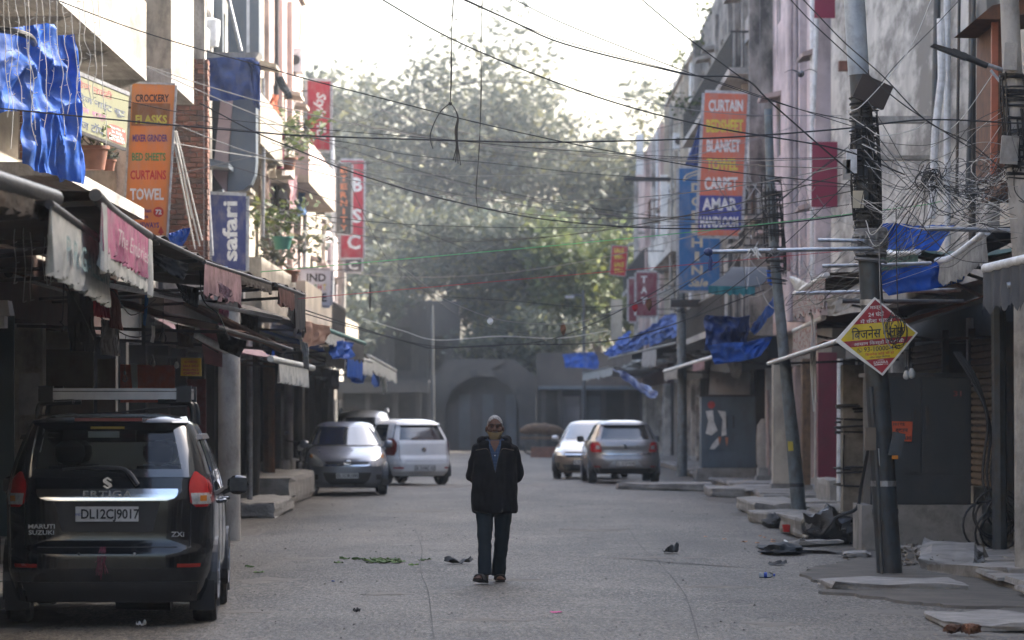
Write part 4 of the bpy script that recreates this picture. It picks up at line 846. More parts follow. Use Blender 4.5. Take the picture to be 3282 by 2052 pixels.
for sg in (-1, 1):
    C.patch('rear', [(z, min(p * sg, q * sg), max(p * sg, q * sg)) for z, p, q in [(0.70, 0.70, 0.79), (0.80, 0.655, 0.80), (1.0, 0.64, 0.775), (1.10, 0.68, 0.73)]], mRedD, 'tail_lamp', 0.014, 0.05)
    C.patch('rear', [(z, min(p * sg, q * sg), max(p * sg, q * sg)) for z, p, q in [(0.39, 0.52, 0.70), (0.425, 0.52, 0.71)]], mRed, 'reflector', 0.006, 0.02, nv=2)
    a, b_ = sorted((0.60 * sg, 0.608 * sg)); C.patch('rear', [(0.566, a, b_), (1.04, a, b_)], mInk, 'hatch_seam', 0.003, 0.02, nu=1)
C.wheels(-1.17, 1.22, 0.30, 0.18); C.mirror(0.6, 0.98, pWhite)

# ---- silver tall car behind
V_ = [(0.25, 0.80, -2.1, 2.1), (0.5, 0.87, -2.18, 2.2), (0.8, 0.88, -2.15, 2.15), (1.0, 0.87, -2.1, 1.95), (1.08, 0.85, -2.08, 1.1), (1.3, 0.76, -2.0, 0.8), (1.55, 0.68, -1.9, 0.45), (1.68, 0.62, -1.8, 0.2), (1.73, 0.5, -1.65, -0.1), (1.75, 0.3, -1.4, -0.3)]
C = Car('parked_suv', 'silver tall car with roof rails hidden behind the white and blue-grey hatchbacks', (pxx(1168, 100), 100, 0), R(180) + R(4), V_, pSilver, n=6)
C.shell(); hatch_common(C, 1.08, 1.58)
C.patch('front', [(1.1, -0.76, 0.76), (1.57, -0.6, 0.6)], mGlassD, 'windscreen', 0.012, 0.03)
for sg in (-1, 1): MB().tube(bez([(sg * 0.6, -1.5, 1.68), (sg * 0.61, -1.35, 1.77), (sg * 0.62, 0.0, 1.79), (sg * 0.62, 0.25, 1.70)], 5), 0.025, 7).build('roof_rail', mAlu, C.T, True); C.patch('front', [(z, min(p * sg, q * sg), max(p * sg, q * sg)) for z, p, q in [(0.8, 0.5, 0.8), (0.95, 0.55, 0.8)]], mClear, 'headlamp', 0.012, 0.04)
C.wheels(-1.35, 1.35, 0.34, 0.2); C.mirror(0.7, 1.08, pSilver)

# ---- grey hatchback from behind
B_ = [(0.24, 0.74, -1.80, 1.86), (0.34, 0.82, -1.93, 1.94), (0.46, 0.86, -1.97, 1.98), (0.58, 0.868, -1.97, 1.98), (0.68, 0.87, -1.93, 1.93), (0.80, 0.868, -1.91, 1.70), (0.90, 0.86, -1.92, 1.35), (1.0, 0.83, -1.88, 0.98), (1.12, 0.765, -1.76, 0.72), (1.30, 0.68, -1.62, 0.38), (1.42, 0.61, -1.52, 0.1), (1.47, 0.54, -1.46, -0.05), (1.505, 0.4, -1.28, -0.35), (1.515, 0.22, -1.1, -0.5)]
C = Car('parked_hatchback', 'grey hatchback with red tail lamps seen from behind on the shaded side', (pxx(1986, 91.5), 91.5, 0), R(2.5), B_, pGrey, n=5.5)
C.shell(); hatch_common(C, 1.0, 1.40)
C.patch('rear', [(1.06, -0.70, 0.70), (1.16, -0.66, 0.66), (1.39, -0.57, 0.57)], mGlassD, 'rear_window', 0.008, 0.03); C.patch('rear', [(1.40, -0.58, 0.58), (1.45, -0.55, 0.55)], pGrey, 'spoiler', 0.10, 0.18, nv=3)
C.patch('rear', [(0.69, -0.62, 0.62), (0.72, -0.62, 0.62)], M('pale chrome strip', (0.5, 0.52, 0.56), 0.2, 0.9), 'chrome_strip', 0.01, 0.03, nv=2); C.patch('rear', [(0.66, -0.62, 0.62), (0.666, -0.62, 0.62)], mInk, 'hatch_seam', 0.003, 0.02, nv=1)
C.patch('rear', [(0.40, -0.42, 0.42), (0.55, -0.28, 0.28)], M('pale bumper inset', (0.40, 0.42, 0.46), 0.4, 0.4), 'bumper_inset', 0.004, 0.02); plate(C, 'DL 12 CP 8190', 'rear', 0.48, 0.46, 0.11)
C.patch('rear', [(0.24, -0.74, 0.74), (0.36, -0.80, 0.80)], mBlackP, 'bumper_valance', 0.01, 0.04, nu=16, nv=3)
yS = C.rear(0, 0.9) - 0.012; mb = MB()
for sgn in (1, -1): mb.prism([(x * sgn * 0.8, yS, 0.885 + z * sgn * 0.8) for x, z in up], (0, -0.006, 0))
mb.build('emblem', mChrome, C.T)
for sg in (-1, 1):
    rows = lambda L: [(z, min(p * sg, q * sg), max(p * sg, q * sg)) for z, p, q in L]
    lamp = C.patch('rear', rows([(0.75, 0.58, 0.80), (0.80, 0.565, 0.835), (0.93, 0.60, 0.83), (0.99, 0.64, 0.77)]), mRed, 'tail_lamp', 0.016, 0.05)
    C.patch('rear', rows([(0.82, 0.60, 0.70), (0.91, 0.62, 0.70)]), mClear, 'lamp_lens', 0.022, 0.01, parent=lamp, nu=4, nv=4); C.patch('rear', rows([(0.39, 0.60, 0.74), (0.415, 0.60, 0.75)]), mRed, 'reflector', 0.014, 0.02, nv=2)
C.wheels(-1.26, 1.26, 0.30, 0.19); C.mirror(0.55, 1.0, mBlackP)

# ---- bronze saloon facing the camera
H_ = [(0.18, 0.70, -2.1, 2.08), (0.28, 0.79, -2.2, 2.18), (0.44, 0.84, -2.24, 2.22), (0.60, 0.85, -2.24, 2.2), (0.70, 0.848, -2.2, 2.08), (0.78, 0.84, -2.16, 1.85), (0.88, 0.825, -2.1, 1.35), (0.95, 0.805, -1.85, 1.0), (1.02, 0.775, -1.5, 0.8), (1.22, 0.69, -1.2, 0.42), (1.38, 0.61, -0.95, 0.1), (1.44, 0.56, -0.85, -0.05), (1.475, 0.45, -0.7, -0.2), (1.485, 0.25, -0.55, -0.3)]
C = Car('parked_saloon', 'beige-bronze saloon facing the camera beside the grey hatchback', (pxx(1895, 97), 97, 0), R(180) - R(7), H_, pBronze, n=5.5)
C.shell(); hatch_common(C, 0.98, 1.36)
C.patch('front', [(1.02, -0.70, 0.70), (1.20, -0.64, 0.64), (1.39, -0.54, 0.54)], mGlassD, 'windscreen', 0.012, 0.03); C.patch('front', [(0.56, -0.42, 0.42), (0.70, -0.46, 0.46)], mBlackP, 'grille', 0.006, 0.03); C.patch('front', [(0.62, -0.46, 0.46), (0.65, -0.46, 0.46)], mChrome, 'grille_bar', 0.016, 0.03, nv=2)
C.patch('front', [(0.22, -0.45, 0.45), (0.38, -0.52, 0.52)], mBlackP, 'air_intake', 0.004, 0.03); plate(C, 'DL 3C BX 4410', 'front', 0.44, 0.46, 0.11)
for sg in (-1, 1):
    rows = lambda L: [(z, min(p * sg, q * sg), max(p * sg, q * sg)) for z, p, q in L]
    C.patch('front', rows([(0.60, 0.48, 0.72), (0.68, 0.48, 0.80), (0.78, 0.60, 0.80)]), mClear, 'headlamp', 0.014, 0.05); C.patch('front', rows([(0.30, 0.60, 0.74), (0.42, 0.60, 0.74)]), mBlackP, 'fog_lamp', 0.006, 0.02, nu=4, nv=4)
C.wheels(-1.28, 1.3, 0.30, 0.18); C.mirror(0.6, 0.98, pSilver)
# ================================================================ the man
TMP = bpy.data.scenes.new('scratch')
def fuse(name, parts, voxel, mat, parent, it=6, fac=0.5, disp=None):
    mb = MB()
    for p in parts:
        if p[0] == 'cap':
            a, ra, b, rb = Vector(p[1]), p[2], Vector(p[3]), p[4]; d = (b - a); L = d.length; d.normalize(); path = []; rs = []
            for k in range(5): t = k / 4 * math.pi / 2; path.append(a - d * ra * math.cos(t)); rs.append(max(1e-3, ra * math.sin(t)))
            for k in range(5): t = k / 4 * math.pi / 2; path.append(b + d * rb * math.sin(t)); rs.append(max(1e-3, rb * math.cos(t)))
            mb.tube(path, rs, 14)
        elif p[0] == 'ell':
            c, r_ = Vector(p[1]), p[2]; Mx = Matrix.Rotation(p[3][1], 3, p[3][0]) if len(p) > 3 else Matrix.Identity(3); prof = [(math.sin(math.pi * k / 12) + 1e-4, -math.cos(math.pi * k / 12)) for k in range(13)]
            q = MB().lathe(prof, 18); mb.add([c + Mx @ Vector((v[0] * r_[0], v[1] * r_[1], v[2] * r_[2])) for v in q.v], q.f)
        elif p[0] == 'loft':
            n = 28; V = []
            for (z, w, dp, xc, yc) in p[1]:
                for k in range(n): a = 6.2832 * k / n; V.append((xc + w * math.copysign(abs(math.cos(a)) ** 0.8, math.cos(a)), yc + dp * math.copysign(abs(math.sin(a)) ** 0.8, math.sin(a)), z))
            m_ = len(p[1]); mb.add(V, [(j * n + k, j * n + (k + 1) % n, (j + 1) * n + (k + 1) % n, (j + 1) * n + k) for j in range(m_ - 1) for k in range(n)] + [tuple(range(n))[::-1], tuple((m_ - 1) * n + k for k in range(n))])
    me = bpy.data.meshes.new(name); me.from_pydata(mb.v, [], mb.f); o = bpy.data.objects.new(name, me); TMP.collection.objects.link(o)
    r_ = o.modifiers.new('r', 'REMESH'); r_.mode = 'VOXEL'; r_.voxel_size = voxel; s = o.modifiers.new('s', 'SMOOTH'); s.iterations = it; s.factor = fac
    with bpy.context.temp_override(scene=TMP, view_layer=TMP.view_layers[0]):
        dg_ = bpy.context.evaluated_depsgraph_get(); me2 = bpy.data.meshes.new_from_object(o.evaluated_get(dg_))
    bpy.data.objects.remove(o); me2.name = name
    if disp:
        n = len(me2.vertices); co = np.empty(n * 3); nm = np.empty(n * 3); me2.vertices.foreach_get('co', co); me2.vertices.foreach_get('normal', nm)
        dd = np.repeat([disp(Vector(co[3 * i:3 * i + 3])) for i in range(n)], 3); me2.vertices.foreach_set('co', co + nm * dd); me2.update()
    me2.polygons.foreach_set('use_smooth', [True] * len(me2.polygons)); me2.materials.clear(); me2.materials.append(mat)
    o = bpy.data.objects.new(name, me2); COL.objects.link(o); o.parent = parent; return o
MX, MY = pxx(1586, 37.4), 37.4
P = thing('person', 'person in black hooded jacket and dark trousers walking towards the camera, mask under the chin', 'person', (MX, MY, road_z(MX, MY) + 0.004), local=True)
mSkin = M('brown skin', (0.105, 0.056, 0.039), 0.65, var=0.18, scale=26, co='obj', spec=0.2); mHair = M('grey hair', (0.24, 0.24, 0.235), 0.7, var=0.75, scale=55, co='obj'); mJack = M('black fleece jacket', (0.0075, 0.008, 0.010), 0.95, var=0.4, scale=9, co='obj', spec=0.15, bump=0.35, bscale=260); mTrou = M('dark teal trousers', (0.009, 0.017, 0.025), 0.85, var=0.3, scale=7, co='obj', spec=0.2); mSand = M('dark leather sandal', (0.02, 0.016, 0.014), 0.6, var=0.3, scale=20, co='obj'); mMask = M('khaki cloth mask', (0.24, 0.175, 0.085), 0.85, var=0.15, scale=30, co='obj'); mZip = M('brass zip', (0.07, 0.055, 0.04), 0.5, 0.4)
def shirtmat():
    m, nt, b, out = newmat('blue check shirt'); tc = nt.nodes.new('ShaderNodeTexCoord'); sp = nt.nodes.new('ShaderNodeSeparateXYZ'); nt.links.new(tc.outputs['Object'], sp.inputs[0]); fac = None
    for ax_, k in (('X', 38.0), ('Z', 30.0)):
        mu = nt.nodes.new('ShaderNodeMath'); mu.operation = 'MULTIPLY'; mu.inputs[1].default_value = k; nt.links.new(sp.outputs[ax_], mu.inputs[0]); fr = nt.nodes.new('ShaderNodeMath'); fr.operation = 'FRACT'; nt.links.new(mu.outputs[0], fr.inputs[0]); lt = nt.nodes.new('ShaderNodeMath'); lt.operation = 'LESS_THAN'; lt.inputs[1].default_value = 0.12; nt.links.new(fr.outputs[0], lt.inputs[0])
        if fac is None: fac = lt.outputs[0]
        else: mxx = nt.nodes.new('ShaderNodeMath'); mxx.operation = 'MAXIMUM'; nt.links.new(fac, mxx.inputs[0]); nt.links.new(lt.outputs[0], mxx.inputs[1]); fac = mxx.outputs[0]
    nt.links.new(mixrgb(nt, fac, (0.010, 0.034, 0.085), (0.035, 0.075, 0.135)), b.inputs['Base Color']); b.inputs['Roughness'].default_value = 0.85; return m
mShirt = shirtmat()
# skeleton (facing -Y, x to the viewer's right)
hipL, knL, anL = Vector((-0.100, 0.0, 0.80)), Vector((-0.102, -0.10, 0.45)), Vector((-0.098, -0.20, 0.10))
hipR, knR, anR = Vector((0.088, 0.0, 0.80)), Vector((0.070, 0.09, 0.44)), Vector((0.034, 0.27, 0.105))
parts = [('ell', (0, 0.01, 1.572), (0.077, 0.096, 0.096)), ('ell', (0, -0.022, 1.478), (0.060, 0.068, 0.068)), ('cap', (0, -0.088, 1.556), 0.011, (0, -0.112, 1.522), 0.0165), ('ell', (-0.017, -0.098, 1.519), (0.012, 0.014, 0.010)), ('ell', (0.017, -0.098, 1.519), (0.012, 0.014, 0.010)),
         ('cap', (-0.046, -0.066, 1.576), 0.012, (-0.012, -0.081, 1.580), 0.012), ('cap', (0.046, -0.066, 1.576), 0.012, (0.012, -0.081, 1.580), 0.012), ('ell', (-0.040, -0.050, 1.522), (0.032, 0.034, 0.034)), ('ell', (0.040, -0.050, 1.522), (0.032, 0.034, 0.034)), ('ell', (-0.031, -0.058, 1.556), (0.026, 0.020, 0.020)), ('ell', (0.031, -0.058, 1.556), (0.026, 0.020, 0.020)), ('cap', (-0.022, -0.082, 1.492), 0.010, (0.022, -0.082, 1.492), 0.010),
         ('ell', (-0.085, 0.012, 1.530), (0.012, 0.024, 0.033)), ('ell', (0.085, 0.012, 1.530), (0.012, 0.024, 0.033)), ('cap', (0, 0.02, 1.34), 0.064, (0, 0.008, 1.50), 0.056),
         ('loft', [(0.76, 0.15, 0.09, 0, 0), (0.95, 0.15, 0.10, 0, 0), (1.15, 0.16, 0.10, 0, 0), (1.30, 0.17, 0.09, 0, 0), (1.39, 0.09, 0.07, 0, 0)])]
for sg, hp, kn, an, toe in ((-1, hipL, knL, anL, Vector((-0.185, -0.36, 0.06))), (1, hipR, knR, anR, Vector((0.060, 0.12, 0.024)))):
    sh, el, wr = Vector((sg * 0.18, 0.0, 1.33)), Vector((sg * 0.232, 0.095, 1.06)), Vector((sg * 0.07, 0.205, 0.93))
    parts += [('cap', sh, 0.05, el, 0.040), ('cap', el, 0.040, wr, 0.026), ('cap', hp, 0.085, kn, 0.058), ('cap', kn, 0.050, an, 0.032)]
    hd = Vector((-sg * 0.02, 0.235, 0.895)); parts.append(('ell', wr.lerp(hd, 0.75), (0.040, 0.022, 0.042)))
    for k in range(4):                                   # fingers, clasped
        b0 = hd + Vector((-sg * 0.022, -0.012 + 0.004 * k, 0.026 - 0.019 * k)); m1 = b0 + Vector((-sg * (0.036 - 0.003 * abs(k - 1)), 0.014, -0.008)); e1 = m1 + Vector((-sg * 0.024, -0.012, -0.012)); parts += [('cap', b0, 0.0095, m1, 0.0088), ('cap', m1, 0.0088, e1, 0.0075)]
    t0 = wr.lerp(hd, 0.5) + Vector((0, -0.01, 0.032)); parts += [('cap', t0, 0.0115, t0 + Vector((-sg * 0.03, 0.006, 0.016)), 0.0098), ('cap', t0 + Vector((-sg * 0.03, 0.006, 0.016)), 0.0098, t0 + Vector((-sg * 0.055, 0.012, 0.008)), 0.0085)]
    heel = an + Vector((0.005, 0.035, -0.055)); parts += [('cap', an, 0.036, heel, 0.032), ('cap', heel, 0.032, toe.lerp(heel, 0.25), 0.030)]
    d = (toe - heel).normalized(); sd = d.cross(Vector((0, 0, 1))).normalized()
    for k in range(5): parts.append(('cap', toe - d * 0.05 + sd * (k - 2) * 0.016, 0.011, toe + sd * (k - 2) * 0.017 - d * 0.008 * abs(k - 1), 0.009))
body = fuse('body', parts, 0.0075, mSkin, P, it=4)
# eyes, brows, moustache
for sg in (-1, 1):
    e = MB().lathe([(0.001, -0.006), (0.007, -0.004), (0.0085, 0), (0.001, 0.004)], 12, 'y', (sg * 0.030, -0.0765, 1.556), cap=False).build('eye', M('eye with socket shade', (0.015, 0.011, 0.009), 0.7), body, True)  # dark tone serves the eye and the painted shade of its socket
    MB().tube(bez([(sg * 0.014, -0.098, 1.578), (sg * 0.032, -0.095, 1.584), (sg * 0.052, -0.078, 1.578)], 4), 0.0036, 6).build('eyebrow', M('dark grey brow', (0.05, 0.045, 0.04), 0.9), body, True)
MB().tube(bez([(-0.030, -0.083, 1.497), (-0.012, -0.097, 1.505), (0.012, -0.097, 1.505), (0.030, -0.083, 1.497)], 4), 0.0065, 6).build('moustache', M('grey moustache', (0.13, 0.12, 0.115), 0.9), body, True)
def hairfn(u, v):
    az = 6.2832 * u; fr = max(0, -math.sin(az)) ; sd_ = abs(math.cos(az))
    el0 = 0.74 * fr ** 1.3 - 0.42 * (1 - fr) ** 1.5 - 0.10 * (1 - fr); el = el0 + (math.pi / 2 - el0) * v
    n = 0.006 * mnoise.noise((math.cos(az) * 7, math.sin(az) * 7, v * 12)); k = 1.03 + n * 9 * (1 - v * 0.5)
    return (0.077 * k * math.cos(el) * math.cos(az), 0.01 + 0.096 * k * math.cos(el) * math.sin(az), 1.572 + 0.096 * (1.035 + n * 6) * math.sin(el))
MB().grid(hairfn, 44, 16, 0.006).build('hair', mHair, P, True)
def maskfn(u, v):
    a = -math.pi / 2 + (u - 0.5) * 3.25; t = abs(u - 0.5) * 2; z0, z1 = 1.405 + 0.075 * t ** 2.2, 1.497 + 0.022 * t ** 2; z = z0 + (z1 - z0) * v; k = 1 - 0.52 * (1 - v) ** 1.7 * (1 - t * 0.45)
    return (0.0665 * math.cos(a) * k * (1 + 0.16 * t), -0.022 + 0.078 * math.sin(a) * k + 0.0 * t, z)
mk = MB().grid(maskfn, 28, 10, -0.003).build('mask', mMask, P, True)
for sg in (-1, 1): MB().tube(bez([(sg * 0.075, -0.012, 1.50), (sg * 0.086, 0.01, 1.515), (sg * 0.088, 0.032, 1.54)], 4), 0.003, 5).build('ear_loop', mMask, mk)
# clothing
wr_ = lambda c: 0.010 * mnoise.noise(c * 9.0) + 0.010 * mnoise.noise(Vector((c.x * 22, c.y * 22, c.z * 7)))
jp = [('loft', [(0.690, 0.200, 0.135, 0, 0.0), (0.705, 0.226, 0.155, 0, 0), (0.76, 0.232, 0.160, 0, 0), (0.90, 0.230, 0.152, -0.004, 0), (1.05, 0.226, 0.150, -0.004, 0), (1.18, 0.222, 0.145, 0, 0), (1.29, 0.214, 0.130, 0, 0), (1.355, 0.19, 0.110, 0, 0.005), (1.40, 0.115, 0.090, 0, 0.015), (1.425, 0.085, 0.075, 0, 0.025)])]
for sg in (-1, 1):
    jp += [('cap', (sg * 0.165, 0.0, 1.32), 0.075, (sg * 0.225, 0.085, 1.07), 0.066), ('cap', (sg * 0.225, 0.085, 1.07), 0.066, (sg * 0.085, 0.19, 0.945), 0.048),
           ('ell', (sg * 0.125, 0.015, 1.425), (0.055, 0.075, 0.045), ((0, 1, 0), sg * 0.5)), ('ell', (sg * 0.10, -0.085, 1.375), (0.070, 0.030, 0.045), ((0, 1, 0), sg * 0.30))]
jp += [('ell', (0, 0.085, 1.425), (0.165, 0.085, 0.052)), ('ell', (0, 0.13, 1.33), (0.11, 0.05, 0.10))]
jk = fuse('jacket', jp, 0.010, mJack, P, it=4, disp=wr_)
def jdepth(z): return float(np.interp(z, [0.9, 1.05, 1.18, 1.29, 1.355, 1.40, 1.44], [0.152, 0.150, 0.145, 0.130, 0.112, 0.096, 0.078]))
def shirtfn(u, v):
    z = 1.10 + 0.325 * v; hw = np.interp(z, [1.10, 1.20, 1.32, 1.38, 1.425], [0.002, 0.020, 0.048, 0.060, 0.062]); x = (u - 0.5) * 2 * hw + 0.006 * (1 - v)
    return (x, -jdepth(z) - 0.010 + 0.9 * x * x * 4, z)
sh_ = MB().grid(shirtfn, 10, 20, -0.004).build('shirt', mShirt, P, True)
def neckfn(u, v):
    z = 1.305 + 0.115 * v; hw = np.interp(z, [1.305, 1.39, 1.42], [0.002, 0.042, 0.046]); x = (u - 0.5) * 2 * hw; return (x, -jdepth(z) - 0.024 + 0.010 * v + 1.5 * x * x, z)
MB().grid(neckfn, 8, 10, -0.003).build('throat', mSkin, P, True)
for sg in (-1, 1):
    mb = MB(); mb.grid(lambda u, v: (sg * (0.012 + 0.058 * v + 0.034 * u * (1 - 0.25 * v)), -jdepth(1.325 + 0.11 * v) - 0.022 + 0.030 * u + 0.02 * v, 1.325 + 0.115 * v - 0.012 * u), 5, 8, 0.004 * sg); mb.build('collar', mShirt, sh_, True)
    mb = MB(); zp = bez([(sg * 0.190, -0.082, 1.322), (sg * 0.145, -0.122, 1.330), (sg * 0.10, -0.140, 1.338), (sg * 0.070, -0.144, 1.330), (sg * 0.045, -0.150, 1.28), (sg * 0.018, -0.160, 1.18), (0.008, -0.164, 1.10)], 6); mb.tube(zp, [0.0042] * 19 + [0.0012] * (len(zp) - 19), 5); mb.build('zip', mZip, jk, True)
MB().lathe([(0.001, -0.004), (0.006, -0.003), (0.006, 0.002)], 10, 'y', (0.002, -0.158, 1.27), cap=False).build('button', mPlate, sh_)
tw = lambda c: 0.006 * mnoise.noise(Vector((c.x * 8, c.y * 8, c.z * 11))) + 0.005 * mnoise.noise(Vector((c.x * 14, c.y * 14, c.z * 22)))
tp = [('ell', (-0.005, 0, 0.76), (0.19, 0.13, 0.10)), ('cap', hipL, 0.098, knL, 0.074), ('loft', [(0.085, 0.066, 0.072, anL.x, anL.y + 0.015), (0.10, 0.070, 0.078, anL.x, anL.y + 0.015), (0.28, 0.066, 0.078, (anL.x + knL.x) / 2, (anL.y + knL.y) / 2 + 0.01), (0.45, 0.070, 0.076, knL.x, knL.y), (0.50, 0.05, 0.05, knL.x, knL.y)]),
      ('cap', hipR, 0.100, knR, 0.076), ('loft', [(0.06, 0.068, 0.076, anR.x, anR.y), (0.075, 0.073, 0.082, anR.x, anR.y), (0.26, 0.069, 0.080, (anR.x + knR.x) / 2, (anR.y + knR.y) / 2), (0.44, 0.072, 0.078, knR.x, knR.y), (0.50, 0.05, 0.05, knR.x, knR.y)])]
fuse('trousers', tp, 0.009, mTrou, P, it=4, disp=tw)
for an, toe in ((anL, Vector((-0.185, -0.36, 0.06))), (anR, Vector((0.060, 0.12, 0.024)))):
    heel = an + Vector((0.005, 0.045, -0.085)); d = (toe - heel); L = d.length; d.normalize(); d2 = Vector((d.x, d.y, d.z)); sd = d.cross(Vector((0, 0, 1))).normalized(); up_ = sd.cross(d); toe2 = toe + Vector((0, 0, -0.016))
    prof = [(-0.05, 0.028), (0.0, 0.036), (0.35, 0.036), (0.7, 0.05), (0.9, 0.046), (1.03, 0.022)]
    def solefn(u, v):
        t = -0.06 + 1.12 * v; w = float(np.interp(t, [-0.06, 0, 0.35, 0.7, 0.95, 1.06], [0.012, 0.036, 0.036, 0.050, 0.044, 0.012])); return heel.lerp(toe2, t) + sd * w * (u * 2 - 1) + Vector((0, 0, 0.012 * abs(t - 0.4)))
    sole = MB().grid(solefn, 6, 16, 0.018).build('sandal', mSand, P, True)
    for t in (0.55, 0.72, 0.30): c = heel.lerp(toe, t); MB().tube(bez([c + sd * 0.05 - up_ * 0.005, c + sd * 0.03 + up_ * (0.038 + 0.03 * (0.7 - t)), c - sd * 0.03 + up_ * (0.038 + 0.03 * (0.7 - t)), c - sd * 0.05 - up_ * 0.005], 5), 0.013, 6).build('strap', mSand, sole, True)

bpy.data.scenes.remove(TMP)
# ================================================================ lettering and signs
def vtext(parent, txt, o, u, v, w, h, mat, name='lettering', bold=0.0, shear=0.0, keep=False):
    """lettering fitted into a w x h box centred on o in the plane u,v (world)"""
    cu = bpy.data.curves.new(name, 'FONT'); cu.body = txt; cu.size = 1; cu.offset = bold; cu.shear = shear; cu.resolution_u = 2; cu.align_x = 'CENTER'; cu.space_line = 1.05
    ob = bpy.data.objects.new(name, cu); me = bpy.data.meshes.new_from_object(ob); bpy.data.objects.remove(ob); bpy.data.curves.remove(cu)
    n = len(me.vertices)
    if not n: return None
    co = np.empty(n * 3); me.vertices.foreach_get('co', co); co = co.reshape(n, 3); lo, hi = co.min(0), co.max(0); d = np.maximum(hi - lo, 1e-6)
    u, v, o = Vector(u).normalized(), Vector(v).normalized(), Vector(o); root = parent
    while root.parent is not None: root = root.parent
    o = o - ORG.get(root.name, Vector((0, 0, 0)))
    c = (co - (lo + hi) / 2) / d * np.array([w, h, 1]); P = np.outer(c[:, 0], u) + np.outer(c[:, 1], v) + np.array(o)
    me.vertices.foreach_set('co', P.reshape(-1)); me.update(); me.name = name; me.materials.clear(); me.materials.append(mat)
    ob = bpy.data.objects.new(name, me); COL.objects.link(ob); ob.parent = parent; return ob
def ink(name, col): return M('print ' + name, col, 0.65, var=0.3, dirt=tuple(0.6 * c + 0.1 for c in col), damt=0.5, scale=7)
iW, iK, iY, iR, iG, iP, iB, iC = ink('white', (0.68, 0.68, 0.66)), ink('black', (0.02, 0.02, 0.02)), ink('yellow', (0.62, 0.50, 0.06)), ink('red', (0.45, 0.03, 0.02)), ink('green', (0.05, 0.22, 0.06)), ink('purple', (0.09, 0.04, 0.16)), ink('navy', (0.03, 0.05, 0.22)), ink('cream', (0.55, 0.50, 0.36))
def board(name, label, corners, Y, mat, thick=0.05, frame=mSteel, cat='sign', mount=None):
    """upright board facing the street's near end; corners TL TR BR BL in photo pixels"""
    P = [at(x, y, Y) for x, y in corners]; c = sum(P, Vector()) / 4
    B = thing(name, label, cat, (c.x, c.y, P[2].z)); MB().prism(P[::-1], (0, thick, 0)).build('panel', mat, B)
    mb = MB()
    for i in range(4): mb.bar(P[i] + Vector((0, thick * 0.5, 0)), P[(i + 1) % 4] + Vector((0, thick * 0.5, 0)), thick * 1.15, 0.022, up=(0, 1, 0))
    mb.build('frame', frame, B)
    if mount:
        mb = MB()
        for i, t in ((0, 0.15), (0, 0.85)):
            a, b_ = (P[0].lerp(P[3], t), Vector((mount, Y + thick / 2, 0))) if mount < c.x else (P[1].lerp(P[2], t), Vector((mount, Y + thick / 2, 0)))
            b_.z = a.z; a = a + Vector((0, thick / 2, 0)); mb.bar(a, b_, 0.03)
        mb.build('bracket', mDarkMetal, B)
    return B
def btext(B, txt, px, py, w, h, Y, mat, slope=0.0, bold=0.032, shear=0, vert=0, off=0.004, name='lettering'):
    s = F / Y; u = Vector((1, 0, -slope)); v = Vector((0, 0, 1))
    if vert == 1: u, v = Vector((0, 0, 1)), Vector((-1, 0, 0)); w, h = h, w
    if vert == -1: u, v = Vector((0, 0, -1)), Vector((1, 0, 0)); w, h = h, w
    return vtext(B, txt, at(px, py, Y) - Vector((0, off, 0)), u, v, w / s, h / s, mat, name, bold, shear)
def flexmat(name, col, tr=0.35): return M(name, col, 0.5, var=0.12, dirt=(0.34, 0.30, 0.27), damt=0.42, scale=3.0, transl=tr, streak=True)
# orange banner
Y = 50.7; B = board('banner', 'tall orange banner listing crockery, bed sheets, curtains and towel', [(424, 268), (561, 273), (531, 785), (396, 781)], Y, flexmat('orange flex', (0.62, 0.24, 0.06)), mount=-5.44)
MB().prism([at(x, y, Y) - Vector((0, 0.003, 0)) for x, y in [(424, 330), (546, 332), (541, 405), (421, 403)]][::-1], (0, 0.002, 0)).build('print', flexmat('brown photo print', (0.30, 0.12, 0.04)), B)
for t, x, y, w, h, m_ in (('CROCKERY', 488, 315, 108, 25, iK), ('FLASKS', 485, 383, 101, 28, iY), ('MIXER GRINDER', 481, 443, 112, 23, iP), ('BED SHEETS', 477, 503, 108, 26, iG), ('CURTAINS', 475, 561, 115, 30, iR), ('TOWEL', 471, 623, 108, 38, iW), ('More Than', 450, 675, 70, 13, iP), ('50 Years', 446, 694, 58, 12, iP), ('HOMEWAYS', 462, 722, 96, 18, iP), ('STORES', 462, 764, 62, 22, iK)): btext(B, t, x, y, w, h, Y, m_)
c = at(508, 680, Y); MB().prism([c + Vector((0.07 * math.cos(a), -0.003, 0.07 * math.sin(a))) for a in [6.283 * k / 20 for k in range(20)]], (0, -0.002, 0)).build('print', iR, B); btext(B, '72', 508, 680, 20, 16, Y, iW, off=0.008)
MB().prism([at(x, y, Y) - Vector((0, 0.004, 0)) for x, y in [(516, 725), (526, 748), (520, 748), (519, 778), (513, 778), (512, 748), (506, 748)]][::-1], (0, 0.002, 0)).build('print', iR, B)
# navy luggage sign
Y = 63.0; B = board('sign_board', 'navy blue sign reading safari sideways on the sunlit row', [(671, 624), (788, 629), (787, 868), (681, 854)], Y, flexmat('navy flex', (0.02, 0.035, 0.16), 0.1), 0.10, mount=-5.15)
btext(B, 'safari', 737, 741, 48, 192, Y, iW, vert=1, bold=0.03)
